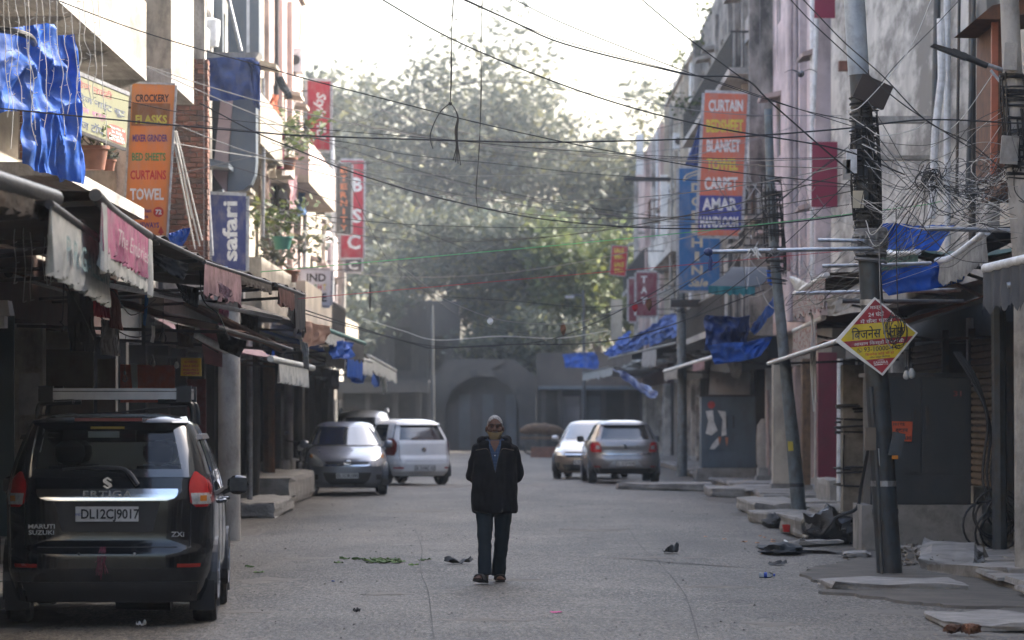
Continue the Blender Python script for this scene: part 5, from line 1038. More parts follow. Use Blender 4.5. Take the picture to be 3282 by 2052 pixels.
# pale yellow oblique banner
P0, P1, P2, P3 = at(205, 216, 44.5), at(413, 302, 48.3), at(404, 480, 48.3), at(198, 400, 44.5)
B = thing('banner', 'pale yellow banner with pink and blue Hindi lettering beside the blue tarpaulin', 'banner', tuple(P2)); nrm = (P1 - P0).cross(P0 - P3).normalized(); mPaleY = M('pale yellow flex', (0.17, 0.172, 0.105), 0.5, var=0.12, scale=3)
MB().prism([P0, P3, P2, P1], -nrm * 0.03).build('panel', mPaleY, B); MB().bar(P0 - nrm * 0.015, P1 - nrm * 0.015, 0.05).build('top_rail', mSteel, B); MB().bar(P3 - nrm * 0.015, P2 - nrm * 0.015, 0.04).build('bottom_rail', mDarkMetal, B)
def qp(a, b): return P0.lerp(P1, a).lerp(P3.lerp(P2, a), b)
uu = (P1 - P0); vv = (P0 - P3)
for t, a, b, w, h, m_ in (('ले\u0921\u093fज नाईटी'.replace('\u0921\u093f', '\u093f\u0921'), 0.40, 0.17, 0.66, 0.17, ink('salmon', (0.22, 0.045, 0.045))), ('ले\u093f\u0921ज नाईट सूट', 0.52, 0.40, 0.86, 0.19, ink('slate', (0.025, 0.04, 0.08))), ('ले\u093f\u0921ज शर्ट', 0.36, 0.60, 0.58, 0.16, ink('rose', (0.24, 0.08, 0.17))), ('ले\u093f\u0921ज टॉप', 0.34, 0.84, 0.56, 0.18, ink('slate', (0.025, 0.04, 0.08)))): vtext(B, t, qp(a, b) + nrm * 0.004, uu, vv, uu.length * w, vv.length * h, m_, bold=0.015)
blobp = [qp(0.83 + 0.155 * math.copysign(abs(math.cos(a)) ** 0.6, math.cos(a)), 0.80 + 0.155 * math.copysign(abs(math.sin(a)) ** 0.6, math.sin(a))) + nrm * 0.003 for a in [6.283 * k / 24 for k in range(24)]]
MB().prism(blobp[::-1], nrm * 0.002).build('print', ink('brick', (0.19, 0.045, 0.03)), B)
for k, t in enumerate(('Shop No. 76', 'In Side', 'Contact No.', '9871489121')): vtext(B, t, qp(0.83, 0.705 + 0.065 * k) + nrm * 0.008, uu, vv, uu.length * (0.25 if k != 1 else 0.16), vv.length * 0.055, iW, bold=0.01)
# red script sign, black and red vertical signs, white love sign
Y = 92.0; B = board('sign_board', 'tall red sign with white script lettering high on the sunlit row', [(986, 259), (1058, 262), (1056, 481), (985, 477)], Y, flexmat('crimson flex', (0.44, 0.03, 0.06)), 0.12, mount=-5.2); btext(B, 'Style 4U', 1025, 372, 40, 150, Y, iW, vert=-1, shear=0.25)
Y = 112.0; B = board('sign_board', 'tall crimson sign with large stacked white letters behind the black one', [(1092, 515), (1165, 516), (1163, 828), (1092, 826)], Y, flexmat('crimson flex', (0.44, 0.03, 0.06)), 0.12, mount=-5.6)
for t, x, y, w, h in (('B', 1146, 592, 30, 46), ('S', 1144, 692, 30, 46), ('C', 1134, 776, 42, 48)): btext(B, t, x, y, w, h, Y, iW)
Y = 106.0; B = board('sign_board', 'narrow black sign with stacked orange letters', [(1079, 526), (1126, 527), (1124, 749), (1078, 747)], Y, flexmat('charcoal flex', (0.035, 0.035, 0.04), 0.05), 0.10, mount=-5.5)
for k, t in enumerate('ETERNITY'): btext(B, t, 1102, 545 + 26.5 * k, 22 if t != 'I' else 6, 19, Y, ink('orange', (0.55, 0.18, 0.08)))
Y = 111.5; B = board('sign_board', 'small black sign with a white letter under the crimson one', [(1106, 832), (1159, 832), (1158, 871), (1106, 871)], Y, flexmat('charcoal flex', (0.035, 0.035, 0.04), 0.05), 0.1, mount=-5.6); btext(B, 'C', 1132, 851, 30, 26, Y, iW)
Y = 88.0; B = board('sign_board', 'white sign with black and coloured block letters low on the sunlit row', [(962, 864), (1060, 868), (1058, 980), (962, 974)], Y, flexmat('white flex', (0.62, 0.64, 0.68)), 0.1, mount=-5.25)
btext(B, 'IND', 1014, 890, 62, 26, Y, iK); btext(B, 'OVE', 1014, 954, 66, 28, Y, iK)
for k, (t, c_) in enumerate((('L', iB), ('I', iY), ('G', iG), ('H', iR), ('T', iY))): btext(B, t, 980 + 15 * k, 921, 11 if t != 'I' else 4, 18, Y, c_)
# right side signs
Y = 86.0; cor = [(2260, 298), (2396, 302), (2373, 756), (2236, 754)]; B = board('banner', 'tall orange banner listing curtain, bedsheet, blanket, towel and carpet', cor, Y, flexmat('coral flex', (0.60, 0.15, 0.08), 0.15), 0.12, mount=5.75)
MB().prism([at(x, y, Y) - Vector((0, 0.003, 0)) for x, y in [(2243, 626), (2379, 629), (2374, 738), (2237, 736)]][::-1], (0, 0.002, 0)).build('print', ink('royal', (0.03, 0.045, 0.24)), B)
for t, x, y, w, h, m_ in (('CURTAIN', 2326, 339, 110, 38, iW), ('BEDSHEET', 2323, 404, 118, 42, iY), ('BLANKET', 2319, 468, 108, 40, iW), ('TOWEL', 2315, 527, 100, 40, iY), ('CARPET', 2311, 589, 106, 42, iW), ('AMAR', 2307, 655, 112, 40, iW), ('HANDLOOM', 2305, 712, 122, 36, iW)): btext(B, t, x, y, w, h, Y, m_, bold=0.035, off=0.008)
Y = 97.0; B = board('sign_board', 'tall blue sign with stacked cream letters behind the orange curtain banner', [(2177, 540), (2310, 541), (2306, 932), (2176, 930)], Y, flexmat('azure flex', (0.03, 0.16, 0.40), 0.2), 0.12, mount=5.75)
for k, t in enumerate('DOLPHIN'): btext(B, t, 2234, 602 + 44 * k, 36 if t != 'I' else 14, 30, Y, iC, bold=0.03)
btext(B, 'Sale', 2238, 906, 62, 26, Y, iC, shear=0.3)
MB().tube(bez([at(2190, 580, Y), at(2200, 562, Y), at(2225, 552, Y), at(2248, 546, Y), at(2236, 558, Y), at(2212, 566, Y), at(2192, 580, Y)], 4), 0.02, 5).build('logo', iC, B)
Y = 118.0; B = board('sign_board', 'maroon sign with stacked pale letters beside the blue tarpaulins', [(2040, 874), (2106, 874), (2104, 1012), (2040, 1012)], Y, flexmat('maroon flex', (0.17, 0.02, 0.04), 0.1), 0.12, mount=5.5)
for k, t in enumerate('TAT'): btext(B, t, 2064, 896 + 34 * k, 20, 22, Y, iW)
Y = 124.0; B = board('sign_board', 'plain narrow maroon sign beside the lettered one', [(2016, 894), (2040, 894), (2040, 1030), (2016, 1030)], Y, flexmat('maroon flex', (0.17, 0.02, 0.04), 0.1), 0.12, mount=5.5)
Y = 120.0; B = board('banner', 'small red banner with yellow price lettering hanging at the far end of the shaded row', [(1962, 788), (2012, 791), (2004, 885), (1955, 880)], Y, flexmat('scarlet flex', (0.50, 0.035, 0.05), 0.4), 0.04, mount=5.5)
for t, y in (('SALE', 803), ('99/-', 825), ('SALE', 848), ('99/-', 868)): btext(B, t, 1984, y, 32, 15, Y, iY)
# diamond notice on the near pole
Y = 39.2; s = F / Y
def dp(x, y): return (2660 + x / 5.2125, 930 + y / 5.2125)
B = thing('diamond_sign', 'diamond-shaped red and yellow Hindi loan notice fixed to the near pole', 'sign', tuple(at(*dp(868, 1430), Y)))
MB().prism([at(*dp(x, y), Y) for x, y in [(750, 118), (82, 850), (885, 1430), (1468, 716)]], (0, 0.05, 0)).build('panel', mWhite, B)
inner = [(755, 160), (180, 830), (868, 1390), (1430, 715)]
def clip(poly, y0, keep_below):
    f = lambda p: (p[1] + 0.084 * (p[0] - 800)) - y0; out = []
    for i in range(len(poly)):
        a, b_ = poly[i], poly[(i + 1) % len(poly)]; fa, fb = f(a), f(b_); ina, inb = (fa >= 0) == keep_below, (fb >= 0) == keep_below
        if ina: out.append(a)
        if ina != inb: t = fa / (fa - fb); out.append((a[0] + (b_[0] - a[0]) * t, a[1] + (b_[1] - a[1]) * t))
    return out
dR, dY = ink('deep red', (0.30, 0.012, 0.025)), ink('strong yellow', (0.62, 0.47, 0.01))
for y0, y1, m_ in ((0, 547, dR), (547, 815, dY), (815, 921, dR), (921, 1150, dY), (1150, 2000, dR)):
    pl_ = clip(clip(inner, y0, True), y1, False); MB().prism([at(*dp(*q), Y) - Vector((0, 0.002, 0)) for q in pl_], (0, -0.003, 0)).build('print', m_, B)
for t, x, y, w, h, m_ in (('मात्र', 760, 300, 190, 70, iW), ('24 घंटों', 770, 395, 260, 85, iW), ('में कैश पाइये', 775, 508, 540, 85, iW), ('\u093fबजनेस', 605, 712, 490, 205, iK), ('व', 912, 715, 55, 70, iK), ('लोन', 1110, 668, 260, 185, iK), ('आसान \u093fकस्तों में वापसी', 815, 878, 840, 85, iW), ('93-10000-440', 870, 972, 610, 82, iK), ('\u093fबजनेस कोई भी हो', 830, 1062, 480, 58, iR), ('लोन जरूर \u093fमलेगा', 830, 1118, 340, 44, iK), ('LOAN', 845, 1167, 90, 18, iW), ('SAHARA', 848, 1206, 245, 45, iW), ('.COM', 935, 1238, 70, 16, iW)):
    px, py = dp(x, y); vtext(B, t, at(px, py, Y) - Vector((0, 0.009, 0)), (1, 0, 0.084), (0, 0, 1), w / 5.2125 / s, h / 5.2125 / s, m_, bold=0.012)
MB().prism([at(*dp(x, y), Y) - Vector((0, 0.006, 0)) for x, y in [(730, 1262), (745, 1246), (890, 1232), (880, 1248)]][::-1], (0, -0.002, 0)).build('print', iW, B)
c = at(*dp(495, 1005), Y) - Vector((0, 0.008, 0)); MB().tube([c + Vector((0.024 * math.cos(a), 0, 0.024 * math.sin(a))) for a in [6.283 * k / 20 for k in range(21)]], 0.0022, 4).build('print', iK, B); MB().tube(bez([c + Vector((-0.010, 0, 0.012)), c + Vector((-0.008, 0, -0.002)), c + Vector((0.002, 0, -0.011)), c + Vector((0.013, 0, -0.010))], 4), 0.004, 5).build('print', iK, B)
# ================================================================ cloth helpers
def valance(name, path, drop, mat, parent, pleat=0.02, hem='wave', out=(1, 0, 0), seed=1, n=60, flare=0.0):
    rr = random.Random(seed); path = bez(path, 6) if len(path) > 2 else [Vector(path[0]).lerp(Vector(path[1]), k / 12) for k in range(13)]; o = Vector(out); ph = rr.random() * 9; L = sum((path[i + 1] - path[i]).length for i in range(len(path) - 1)); dr = drop if isinstance(drop, (list, tuple)) else (drop, drop)
    def fn(u, v):
        t = u * (len(path) - 1); i = min(int(t), len(path) - 2); p = path[i].lerp(path[i + 1], t - i); d = dr[0] + (dr[1] - dr[0]) * u
        if hem == 'jag': d *= 1 + 0.26 * (abs(((u * L * 9) % 1) - 0.5) * 2 - 0.5) * v
        elif hem == 'torn': d *= 1 + 0.35 * mnoise.noise((u * 14 + seed, 3, seed)) * v
        else: d *= 1 + 0.06 * math.sin(u * L * 14) * v
        w = pleat * (0.3 + v) * (math.sin(u * L * 34 + ph + 2 * mnoise.noise((u * 6, 1, seed))) + 0.7 * mnoise.noise((u * L * 5, v * 2, seed)))
        return p + o * (w + flare * v) - Vector((0, 0, d * v))
    return MB().grid(fn, n, 8, 0.003).build(name, mat, parent, True)
mRoll = M('dark roller pipe', (0.05, 0.05, 0.052), 0.5, 0.5, var=0.3, dirt=GRIME, damt=0.7, scale=4)  # dark grey pipe with faint blotches
def awning(label, fa, fb, wa, wb, canvas, seed=1, roller=mRoll, val=None, sagz=0.08, arms=2, group=None, rad=0.045, bend=None):
    """fa-fb front edge, wa-wb wall edge (world); val = list of (t0,t1,drop,material,hem)"""
    fa, fb, wa, wb = map(Vector, (fa, fb, wa, wb)); T = thing('awning', label, 'awning', tuple((wa + wb) / 2), group=group); rr = random.Random(seed)
    front = [fa, fa.lerp(fb, 0.33) + Vector((0, 0, bend or 0)), fb] if bend else [fa, fb]; fpath = bez(front, 8) if bend else front
    def fp(u):
        t = u * (len(fpath) - 1); i = min(int(t), len(fpath) - 2); return fpath[i].lerp(fpath[i + 1], t - i)
    def fn(u, v): return fp(u).lerp(wa.lerp(wb, u), v) + Vector((0.03 * mnoise.noise((u * 9, v * 5, seed + 4)), 0, -sagz * 5 * v * (1 - v) * (0.6 + 0.5 * math.sin(u * 13 + seed)) + 0.05 * mnoise.noise((u * 7, v * 5, seed)) + 0.03))
    MB().grid(fn, 24, 10, 0.006).build('canvas', canvas, T, True)
    MB().tube(fpath, rad, 10).build('roller', roller, T, True)
    for k in range(arms):
        u = (k + 0.12) / max(1, arms - 0.76); p, q = fp(u), wa.lerp(wb, u); MB().bar(p - Vector((0, 0, 0.03)), q - Vector((0, 0, 0.55)), 0.035).build('arm', mDarkMetal, T)
    MB().tube([wa.lerp(wb, 0.02), wa.lerp(wb, 0.98)], 0.05, 8).build('wall_bar', mDarkMetal, T)
    for t0, t1, drop, m_, hem in (val or []):
        o = (fb - fa).cross(Vector((0, 0, 1))).normalized(); o = o if o.dot(fa - wa) > 0 else -o
        valance('valance', [fp(t0 + (t1 - t0) * k / 6) - Vector((0, 0, rad * 0.6)) + o * rad * 0.4 for k in range(7)], drop, m_, T, 0.018, hem, o, seed)
    return T
def tarp(label, cor, mat, amp=0.12, seed=1, sagz=0.0, n=30, freq=3.0, name='tarpaulin', cat='tarpaulin', fold=1.0):
    A_, B_, C_, D_ = map(Vector, cor); T0 = sum((A_, B_, C_, D_), Vector()) / 4; nrm = (B_ - A_).cross(D_ - A_).normalized()
    def fn(u, v):
        p = A_.lerp(B_, u).lerp(D_.lerp(C_, u), v); q = p * freq + Vector((seed * 3.1, 0, 0)); r_ = abs(mnoise.noise(q)) - 0.25; r2 = mnoise.noise(q * 2.3); cr = fold * abs(mnoise.noise(Vector((u * 7 + seed, v * 2.2, seed)))) 
        return p + nrm * amp * (r_ * 1.5 + r2 * 0.35 + cr * 1.2) + Vector((mnoise.noise(q * 1.3 + Vector((9, 0, 0))), mnoise.noise(q * 1.3 + Vector((0, 9, 0))), mnoise.noise(q * 1.1))) * amp * 0.5 - Vector((0, 0, sagz * 4 * u * (1 - u) * (0.3 + 0.7 * v)))
    o = MB().grid(fn, n, n, 0.004).build(name, mat, None, 28); return tag(o, label, cat)
def pipe(label, pts, r, mat, cat='pipe', name='pipe', n=8):
    o = MB().tube(pts, r, n).build(name, mat, None, True); return tag(o, label, cat)
mValW = M('grimy white valance', (0.66, 0.67, 0.65), 0.8, var=0.2, dirt=(0.22, 0.28, 0.28), damt=0.5, scale=5, transl=0.35); mValP = M('faded pink valance', (0.58, 0.20, 0.34), 0.8, var=0.3, dirt=(0.56, 0.46, 0.48), damt=0.6, scale=5, transl=0.35); mValS = M('sooty pink valance', (0.42, 0.27, 0.29), 0.8, var=0.3, dirt=(0.12, 0.08, 0.08), damt=0.6, scale=4, transl=0.35)
mRedCl = M('red cloth', (0.26, 0.012, 0.025), 0.85, var=0.3, scale=4, transl=0.25); mCanvR = M('dusty red-brown awning', (0.16, 0.07, 0.055), 0.85, var=0.35, dirt=(0.04, 0.03, 0.027), damt=0.7, scale=3, transl=0.2)
# ================================================================ left side
XL = -5.5
# awnings along the sunlit row
T = awning('brown awning with pink lettered valance above the black people carrier', (-2.86, 25.7, 3.20), (-3.08, 31.7, 3.20), (XL + .1, 25.7, 3.62), (XL + .1, 31.7, 3.62), mCanvas, 1, val=None, bend=-0.03)
o = Vector((1, 0, 0)); va = Vector((-2.86, 25.75, 3.15)); vb = Vector((-3.07, 31.5, 3.15))
valance('valance', [va + o * 0.03, va.lerp(vb, 0.5) + o * 0.03, vb + o * 0.03], 0.33, mValP, T, 0.02, 'wave', o, 3); valance('valance_fringe', [va + Vector((0.02, 0, -0.27)), vb + Vector((0.02, 0, -0.27))], 0.17, mValW, T, 0.015, 'jag', o, 4, 90)
for k in (0.0, 0.93): valance('valance_end', [va.lerp(vb, k) + Vector((0.04, 0, 0)), va.lerp(vb, k + 0.07) + Vector((0.04, 0, 0))], 0.46, mValW, T, 0.02, 'wave', o, 5, 16)
d_ = (vb - va).normalized(); vtext(T, 'The Embries', va.lerp(vb, 0.55) + Vector((0.062, 0, -0.17)), d_, (0, 0, 1), 3.6, 0.12, ink('pale pink', (0.60, 0.50, 0.53)), bold=0.0, shear=0.3)
T = awning('brown awning with grimy white and teal valance at the left edge', at(158, 655, 23.0), at(347, 790, 28.7), (XL + .1, 23.0, 3.30), (XL + .1, 28.7, 3.30), mCanvas, 2, roller=mDarkMetal, rad=0.03)
va = at(160, 662, 23.0); vb = at(345, 797, 28.6); valance('valance', [va, va.lerp(vb, .5), vb], (0.40, 0.43), mValW, T, 0.022, 'wave', o, 8, 90); vtext(T, 'P R GALLERY', va.lerp(vb, 0.55) + Vector((0.045, 0, -0.22)), (vb - va).normalized(), (0, 0, 1), 4.6, 0.17, ink('teal', (0.16, 0.26, 0.27)), bold=0.01)
awning('dark rolled awning hanging at the far left edge', (-2.95, 20.6, 3.02), (-2.98, 24.4, 3.10), (XL, 20.6, 3.5), (XL, 24.4, 3.5), mCanvas, 3, roller=mBlackP, val=[(0, 1, 0.12, mCanvas, 'torn')], rad=0.06)
awning('long dark awning with torn pinkish valance end beyond the lettered ones', (-3.05, 31.9, 3.20), (-3.03, 36.6, 3.20), (XL + .1, 31.9, 3.60), (XL + .1, 36.6, 3.60), mCanvas, 4, val=None, rad=0.022)
T = awning('black awning with sooty pink torn flap, fourth along the sunlit row', (-3.02, 36.7, 3.18), (-2.80, 43.4, 3.20), (XL + .1, 36.7, 3.55), (XL + .1, 43.4, 3.55), mCanvas, 5, val=[(0.0, 0.5, 0.30, mValS, 'torn'), (0.5, 1.0, 0.10, mCanvas, 'torn')], rad=0.022)
T = awning('black awning with ragged grey end above the concrete column', (-2.75, 43.6, 3.19), (-2.62, 47.2, 3.18), (XL + .1, 43.6, 3.55), (XL + .1, 47.2, 3.55), mCanvas, 6, val=[(0.05, 0.6, 0.2, mCanvR, 'torn'), (0.6, 1.0, 0.45, mShutG, 'torn')], rad=0.024)
awning('lower red-brown awning under the black ones', (-3.15, 40, 2.62), (-2.85, 48.5, 2.52), (XL + .1, 40, 3.2), (XL + .1, 48.5, 3.2), mCanvR, 7, roller=mRoll, sagz=0.05, rad=0.02)
T = awning('small awning with white sheet valance behind the wing mirror', (pxx(880, 57), 56, pxz(1150, 56)), (pxx(992, 61), 62, pxz(1180, 62)), (XL + .1, 56, 3.1), (XL + .1, 62, 3.1), mValS, 8, roller=mValW, val=[(0.15, 0.85, 0.30, mValW, 'wave')], rad=0.05)
tarp('sunlit scalloped cream cloth hanging at the end of the black awnings', [at(985, 1030, 52), at(1058, 1048, 53), at(1048, 1095, 53), at(968, 1120, 52)], M('pale peach cloth', (0.62, 0.42, 0.32), 0.8, var=0.15, transl=0.4), 0.05, 3, n=16, name='hanging_cloth', cat='cloth')
T = awning('green-edged dark awning beyond the cream cloth', (pxx(1030, 62), 62, pxz(1052, 62)), (pxx(1168, 79), 79, pxz(1102, 79)), (-5.2, 62, 3.7), (-5.2, 79, 3.7), mCanvas, 9, roller=M('green pipe', (0.05, 0.16, 0.13), 0.5), val=[(0.05, 0.45, 0.2, mValW, 'torn'), (0.5, 0.95, 0.35, mShutG, 'torn')])
T = awning('blue tarpaulin awning with white scraps beside the blue-grey hatchback', (pxx(1045, 72), 72, pxz(1118, 72)), (pxx(1190, 92), 92, pxz(1160, 92)), (-5.2, 72, 3.4), (-5.2, 92, 3.4), mTarp, 10, roller=mValW, val=[(0.0, 0.35, 0.3, mValW, 'torn'), (0.4, 0.75, 0.42, mTarp, 'torn'), (0.75, 1, 0.3, mValW, 'torn')])
T = awning('pale ragged awning farthest along the sunlit row', (pxx(1180, 94), 94, pxz(1140, 94)), (pxx(1268, 112), 112, pxz(1188, 112)), (-5.5, 94, 3.3), (-5.5, 112, 3.3), M('dusty pale canvas', (0.36, 0.37, 0.33), 0.85, var=0.3, dirt=GRIME, damt=0.5, transl=0.3), 11, roller=mValW, val=[(0, 1, 0.35, mValW, 'torn')])
T = awning('dark flat awning over the last shops of the sunlit row', (-3.6, 96, 2.75), (-3.9, 120, 2.75), (-5.5, 96, 3.2), (-5.5, 120, 3.2), mCanvas, 12, val=[(0, 0.3, 0.3, mTarp, 'torn'), (0.5, 0.7, 0.4, mValW, 'torn')])
# blue tarpaulins
tarp('big crumpled blue tarpaulin draped over the ledge at the upper left', [at(-80, 95, 38.5), at(165, 85, 39.5), at(250, 345, 39.5), at(-80, 365, 38.2)], mTarp, 0.15, 5, 0.0, 60, 2.1, fold=0.5)
tarp('hanging folds of blue tarpaulin below the ledge at the upper left', [at(60, 90, 39.9), at(240, 110, 40.5), at(262, 590, 40.6), at(75, 520, 39.8)], mTarp, 0.16, 9, 0.0, 60, 1.9, fold=0.6)
tarp('lower blue tarpaulin tail beside the Hindi banner', [at(160, 330, 40.2), at(250, 345, 40.7), at(245, 560, 40.7), at(190, 585, 40.4)], mTarp, 0.12, 14, 0.0, 26, 2.0)
tarp('small blue tarpaulin bundle under the orange banner', [at(535, 750, 53), at(608, 730, 53), at(600, 772, 53), at(560, 806, 53)], mTarp, 0.07, 6, n=18, freq=6)
tarp('pale blue tarpaulin sheet below the navy sign', [at(660, 838, 56), at(730, 850, 57), at(745, 890, 57), at(668, 880, 56)], M('pale blue tarpaulin', (0.25, 0.42, 0.68), 0.4, var=0.3, transl=0.3), 0.06, 7, n=16)
tarp('blue tarpaulin scrap behind the green-edged awning', [at(1060, 1090, 66), at(1130, 1100, 68), at(1140, 1145, 68), at(1070, 1150, 66)], mTarp, 0.08, 8, n=16)
tag(MB().tube(bez([at(-30, 95, 38.6), at(40, 100, 38.4), at(95, 118, 38.6), at(110, 140, 39.0)], 6), 0.035, 8).build('hoop', mBlackP, None, True), 'black hoop pipe over the blue tarpaulin at the upper left', 'pipe')
# balcony of the first building
Bc = thing('balcony', 'large concrete balcony with sunlit parapet above the Hindi banner', 'balcony', (-5.2, 44, 6.2))
MB().box(-6.35, -4.9, 34, 50.2, 6.15, 6.33).build('slab', mConcrete, Bc); MB().box(-5.03, -4.903, 34, 50.2, 6.331, 7.2).build('parapet', mSunCon, Bc); MB().box(-6.35, -5.03, 50.05, 50.2, 6.331, 7.2).build('parapet', mSunCon, Bc)
for y in (38, 42, 46, 50): MB().prism([(-6.35, y, 6.15), (-4.95, y, 6.15), (-6.35, y, 5.6)], (0, 0.15, 0)).build('bracket', mConcrete, Bc)
Bc = thing('balcony', 'tall sunlit balcony box beside the orange banner top', 'balcony', (-5.2, 54, 6.3)); MB().box(-5.45, -4.75, 52.2, 55.9, 6.3, 6.5).build('slab', mConcrete, Bc); MB().box(-4.87, -4.753, 52.2, 55.9, 6.501, 8.6).build('parapet', mSunCon, Bc); MB().box(-5.45, -4.87, 52.2, 52.32, 6.501, 8.6).build('parapet', mSunCon, Bc)
L1 = thing('brick_ledge', 'old brick ledge with flower pots behind the blue tarpaulin', 'ledge', (-5.2, 42, 4.4)); MB().box(-6.34, -4.95, 41.0, 50.4, 4.3, 4.45).build('slab', mConcrete, L1); MB().box(-6.34, -5.45, 30, 40.99, 3.9, 4.1).build('slab', mConcrete, L1)
mBrk = M('old red brick', (0.20, 0.085, 0.055), 0.9, var=0.35, dirt=(0.07, 0.06, 0.055), damt=0.6, scale=5, bump=0.5, bscale=40); mBrk2 = M('sooty brick', (0.13, 0.075, 0.055), 0.9, var=0.35, dirt=(0.05, 0.045, 0.04), damt=0.6, scale=5, bump=0.5, bscale=40)
def brick_face(parent, x0, y, z0, nx_, nz_, bw=0.21, bh=0.068, dp_=0.11, j=0.012, face='y', seed=1):
    rr = random.Random(seed); me = None
    for r_ in range(nz_):
        for k in range(nx_ + (r_ % 2)):
            w = bw
            if r_ % 2 and k in (0, nx_): w = bw / 2
            xo = x0 + (k * (bw + j) if r_ % 2 == 0 else max(0, k * (bw + j) - (bw + j) / 2))
            nm = MB().box(0, w, 0, dp_, 0, bh, taper=0.004)
            yy = y + rr.uniform(-0.006, 0.006); q = [(xo + v[0], yy + v[1], z0 + r_ * (bh + j) + v[2]) if face == 'y' else (yy + v[1], xo + v[0], z0 + r_ * (bh + j) + v[2]) for v in nm.v]
            m2 = MB(); m2.add(q, nm.f if face == 'y' else [f[::-1] for f in nm.f]); m2.build('brick', rr.choice([mBrk, mBrk, mBrk2]), parent)
brick_face(L1, -5.42, 41.2, 4.5, 2, 10, seed=4); MB().box(-5.44, -4.98, 41.25, 41.5, 4.5, 5.3).build('mortar', mConcrete, L1)
Pr = thing('brick_pier', 'bare brick pier beside the orange banner', 'wall', (-5.0, 57.9, 3.8)); MB().box(-5.38, -4.74, 57.72, 58.1, 3.6, 8.6).build('mortar', mConcrete, Pr); brick_face(Pr, -5.37, 57.66, 3.8, 3, 42, bw=0.197, seed=9); brick_face(Pr, 57.72, -4.79, 3.8, 2, 42, bw=0.18, dp_=0.10, face='x', seed=10)
# flower pots
mTerra = M('terracotta', (0.24, 0.10, 0.06), 0.85, var=0.25, scale=8)
def pot(label, c, r_, h, leaf, seed, mat=mTerra, spread=0.25, n=120, size=0.06):
    T = thing('potted_plant', label, 'plant', tuple(c)); c = Vector(c); MB().lathe([(r_ * 0.7, 0), (r_ * 0.95, h * 0.85), (r_ * 1.08, h * 0.86), (r_ * 1.08, h), (r_ * 0.9, h), (r_ * 0.85, h * 0.9)], 18, 'z', c).build('pot', mat, T, True); rr = random.Random(seed); mb = MB(); st = MB(); tips = []
    for k in range(6): e = c + Vector((rr.uniform(-spread, spread), rr.uniform(-spread, spread), h + rr.uniform(0.15, 0.5) * spread * 3)); st.tube(bez([c + Vector((0, 0, h * 0.9)), c.lerp(e, 0.6) + Vector((0, 0, 0.06)), e], 3), 0.008, 4); tips += [e, c.lerp(e, 0.75)]
    st.build('stem', mBark, T); leaf_cloud(mb, tips, rr, n // 12, spread * 0.6, size); mb.build('foliage', leaf, T); return T
pot('terracotta pot with sparse plant on the ledge below the Hindi banner', at(305, 545, 47.0), 0.17, 0.30, mLeafY, 1, n=60); pot('small terracotta pot at the end of the ledge', at(349, 548, 47.2), 0.09, 0.14, mLeafD, 2, n=24, spread=0.1)
pot('bushy plant in hanging green pot on the sunlit balconies', at(905, 800, 73), 0.2, 0.25, mLeafY, 3, M('green pot', (0.05, 0.20, 0.16), 0.6), 0.55, 260, 0.09); pot('trailing potted shrub at the balcony below the green pot', at(930, 905, 78), 0.2, 0.25, mLeafG, 4, mTerra, 0.6, 300, 0.09); pot('yellow-green balcony plant beside the hanging laundry', at(920, 545, 76), 0.2, 0.25, mLeafY, 5, mTerra, 0.6, 260, 0.1)
# projecting grey-blue bay with arch panel, tarpaulin box above
By = thing('projecting_bay', 'grey-blue projecting bay with curved lower panel above the navy sign', 'bay', (-4.8, 64, 5.8))
Y = 63.6
def pan(nm, pts, m_, th=0.5, Yv=None): MB().prism([at(x, y, Yv or Y) for x, y in pts][::-1], (0, th, 0)).build(nm, m_, By)
arc = [(820, 520), (816, 560), (803, 590), (780, 608), (755, 614)]
pan('curved_panel', [(748, 300), (820, 300)] + arc + [(725, 614), (735, 450)], mGreyBlue, 0.6); pan('upper_panel', [(730, -20), (790, -20), (790, 168), (730, 168)], mGreyBlue, 0.8); pan('upper_panel', [(800, -20), (830, -20), (830, 172), (800, 172)], mGreyBlue, 1.0); pan('white_post', [(790, -20), (800, -20), (800, 170), (790, 170)], mPipeW, 0.1)
pan('dark_recess', [(655, 300), (740, 300), (730, 600), (655, 625)], M('dark slate panel', (0.03, 0.035, 0.045), 0.6), 0.05, 64.4); pan('slanted_board', [(708, 305), (748, 303), (728, 625), (682, 560)], M('faded pink board', (0.50, 0.36, 0.33), 0.6, var=0.2, dirt=(0.3, 0.25, 0.22), damt=0.4, scale=2), 0.05)
pan('top_ledge', [(630, 168), (832, 168), (820, 186), (640, 190)], mConcrete, 0.8, 63.2)
tarp('dark blue tarpaulin wrapped round the ledge of the grey-blue bay', [at(632, 185, 62.8), at(818, 185, 62.8), at(822, 320, 62.8), at(635, 325, 62.8)], mTarpD, 0.07, 15, 0, 26, 2.4); tarp('dark blue tarpaulin flap hanging off the bay corner', [at(790, 188, 62.7), at(832, 200, 62.7), at(835, 355, 62.7), at(812, 340, 62.7)], mTarpD, 0.08, 17, 0, 18, 3)
tarp('dark rag blowing from a pole on the peach building', [at(880, 250, 78), at(905, 245, 78), at(935, 315, 78), at(918, 320, 78)], M('black rag', (0.03, 0.035, 0.045), 0.8), 0.08, 18, 0, 14, 3, name='rag', cat='cloth')
pipe('leaning galvanised pole in front of the grey-blue bay', [at(618, -40, 60), at(640, 250, 60), at(675, 820, 60)], 0.055, mSteel, 'pole', 'pole'); pipe('thin steel pole beside the orange banner', [at(418, -40, 54.2), at(416, 760, 54.2)], 0.045, mSteel, 'pole', 'pole'); pipe('dark pole behind the leaning galvanised one', [at(640, 180, 61), at(662, 830, 61)], 0.06, mPoleDark, 'pole', 'pole'); pipe('slanting brace pipe at the top of the bay', [at(725, -30, 63), at(772, 165, 63)], 0.035, mSteel, 'pole', 'pole')
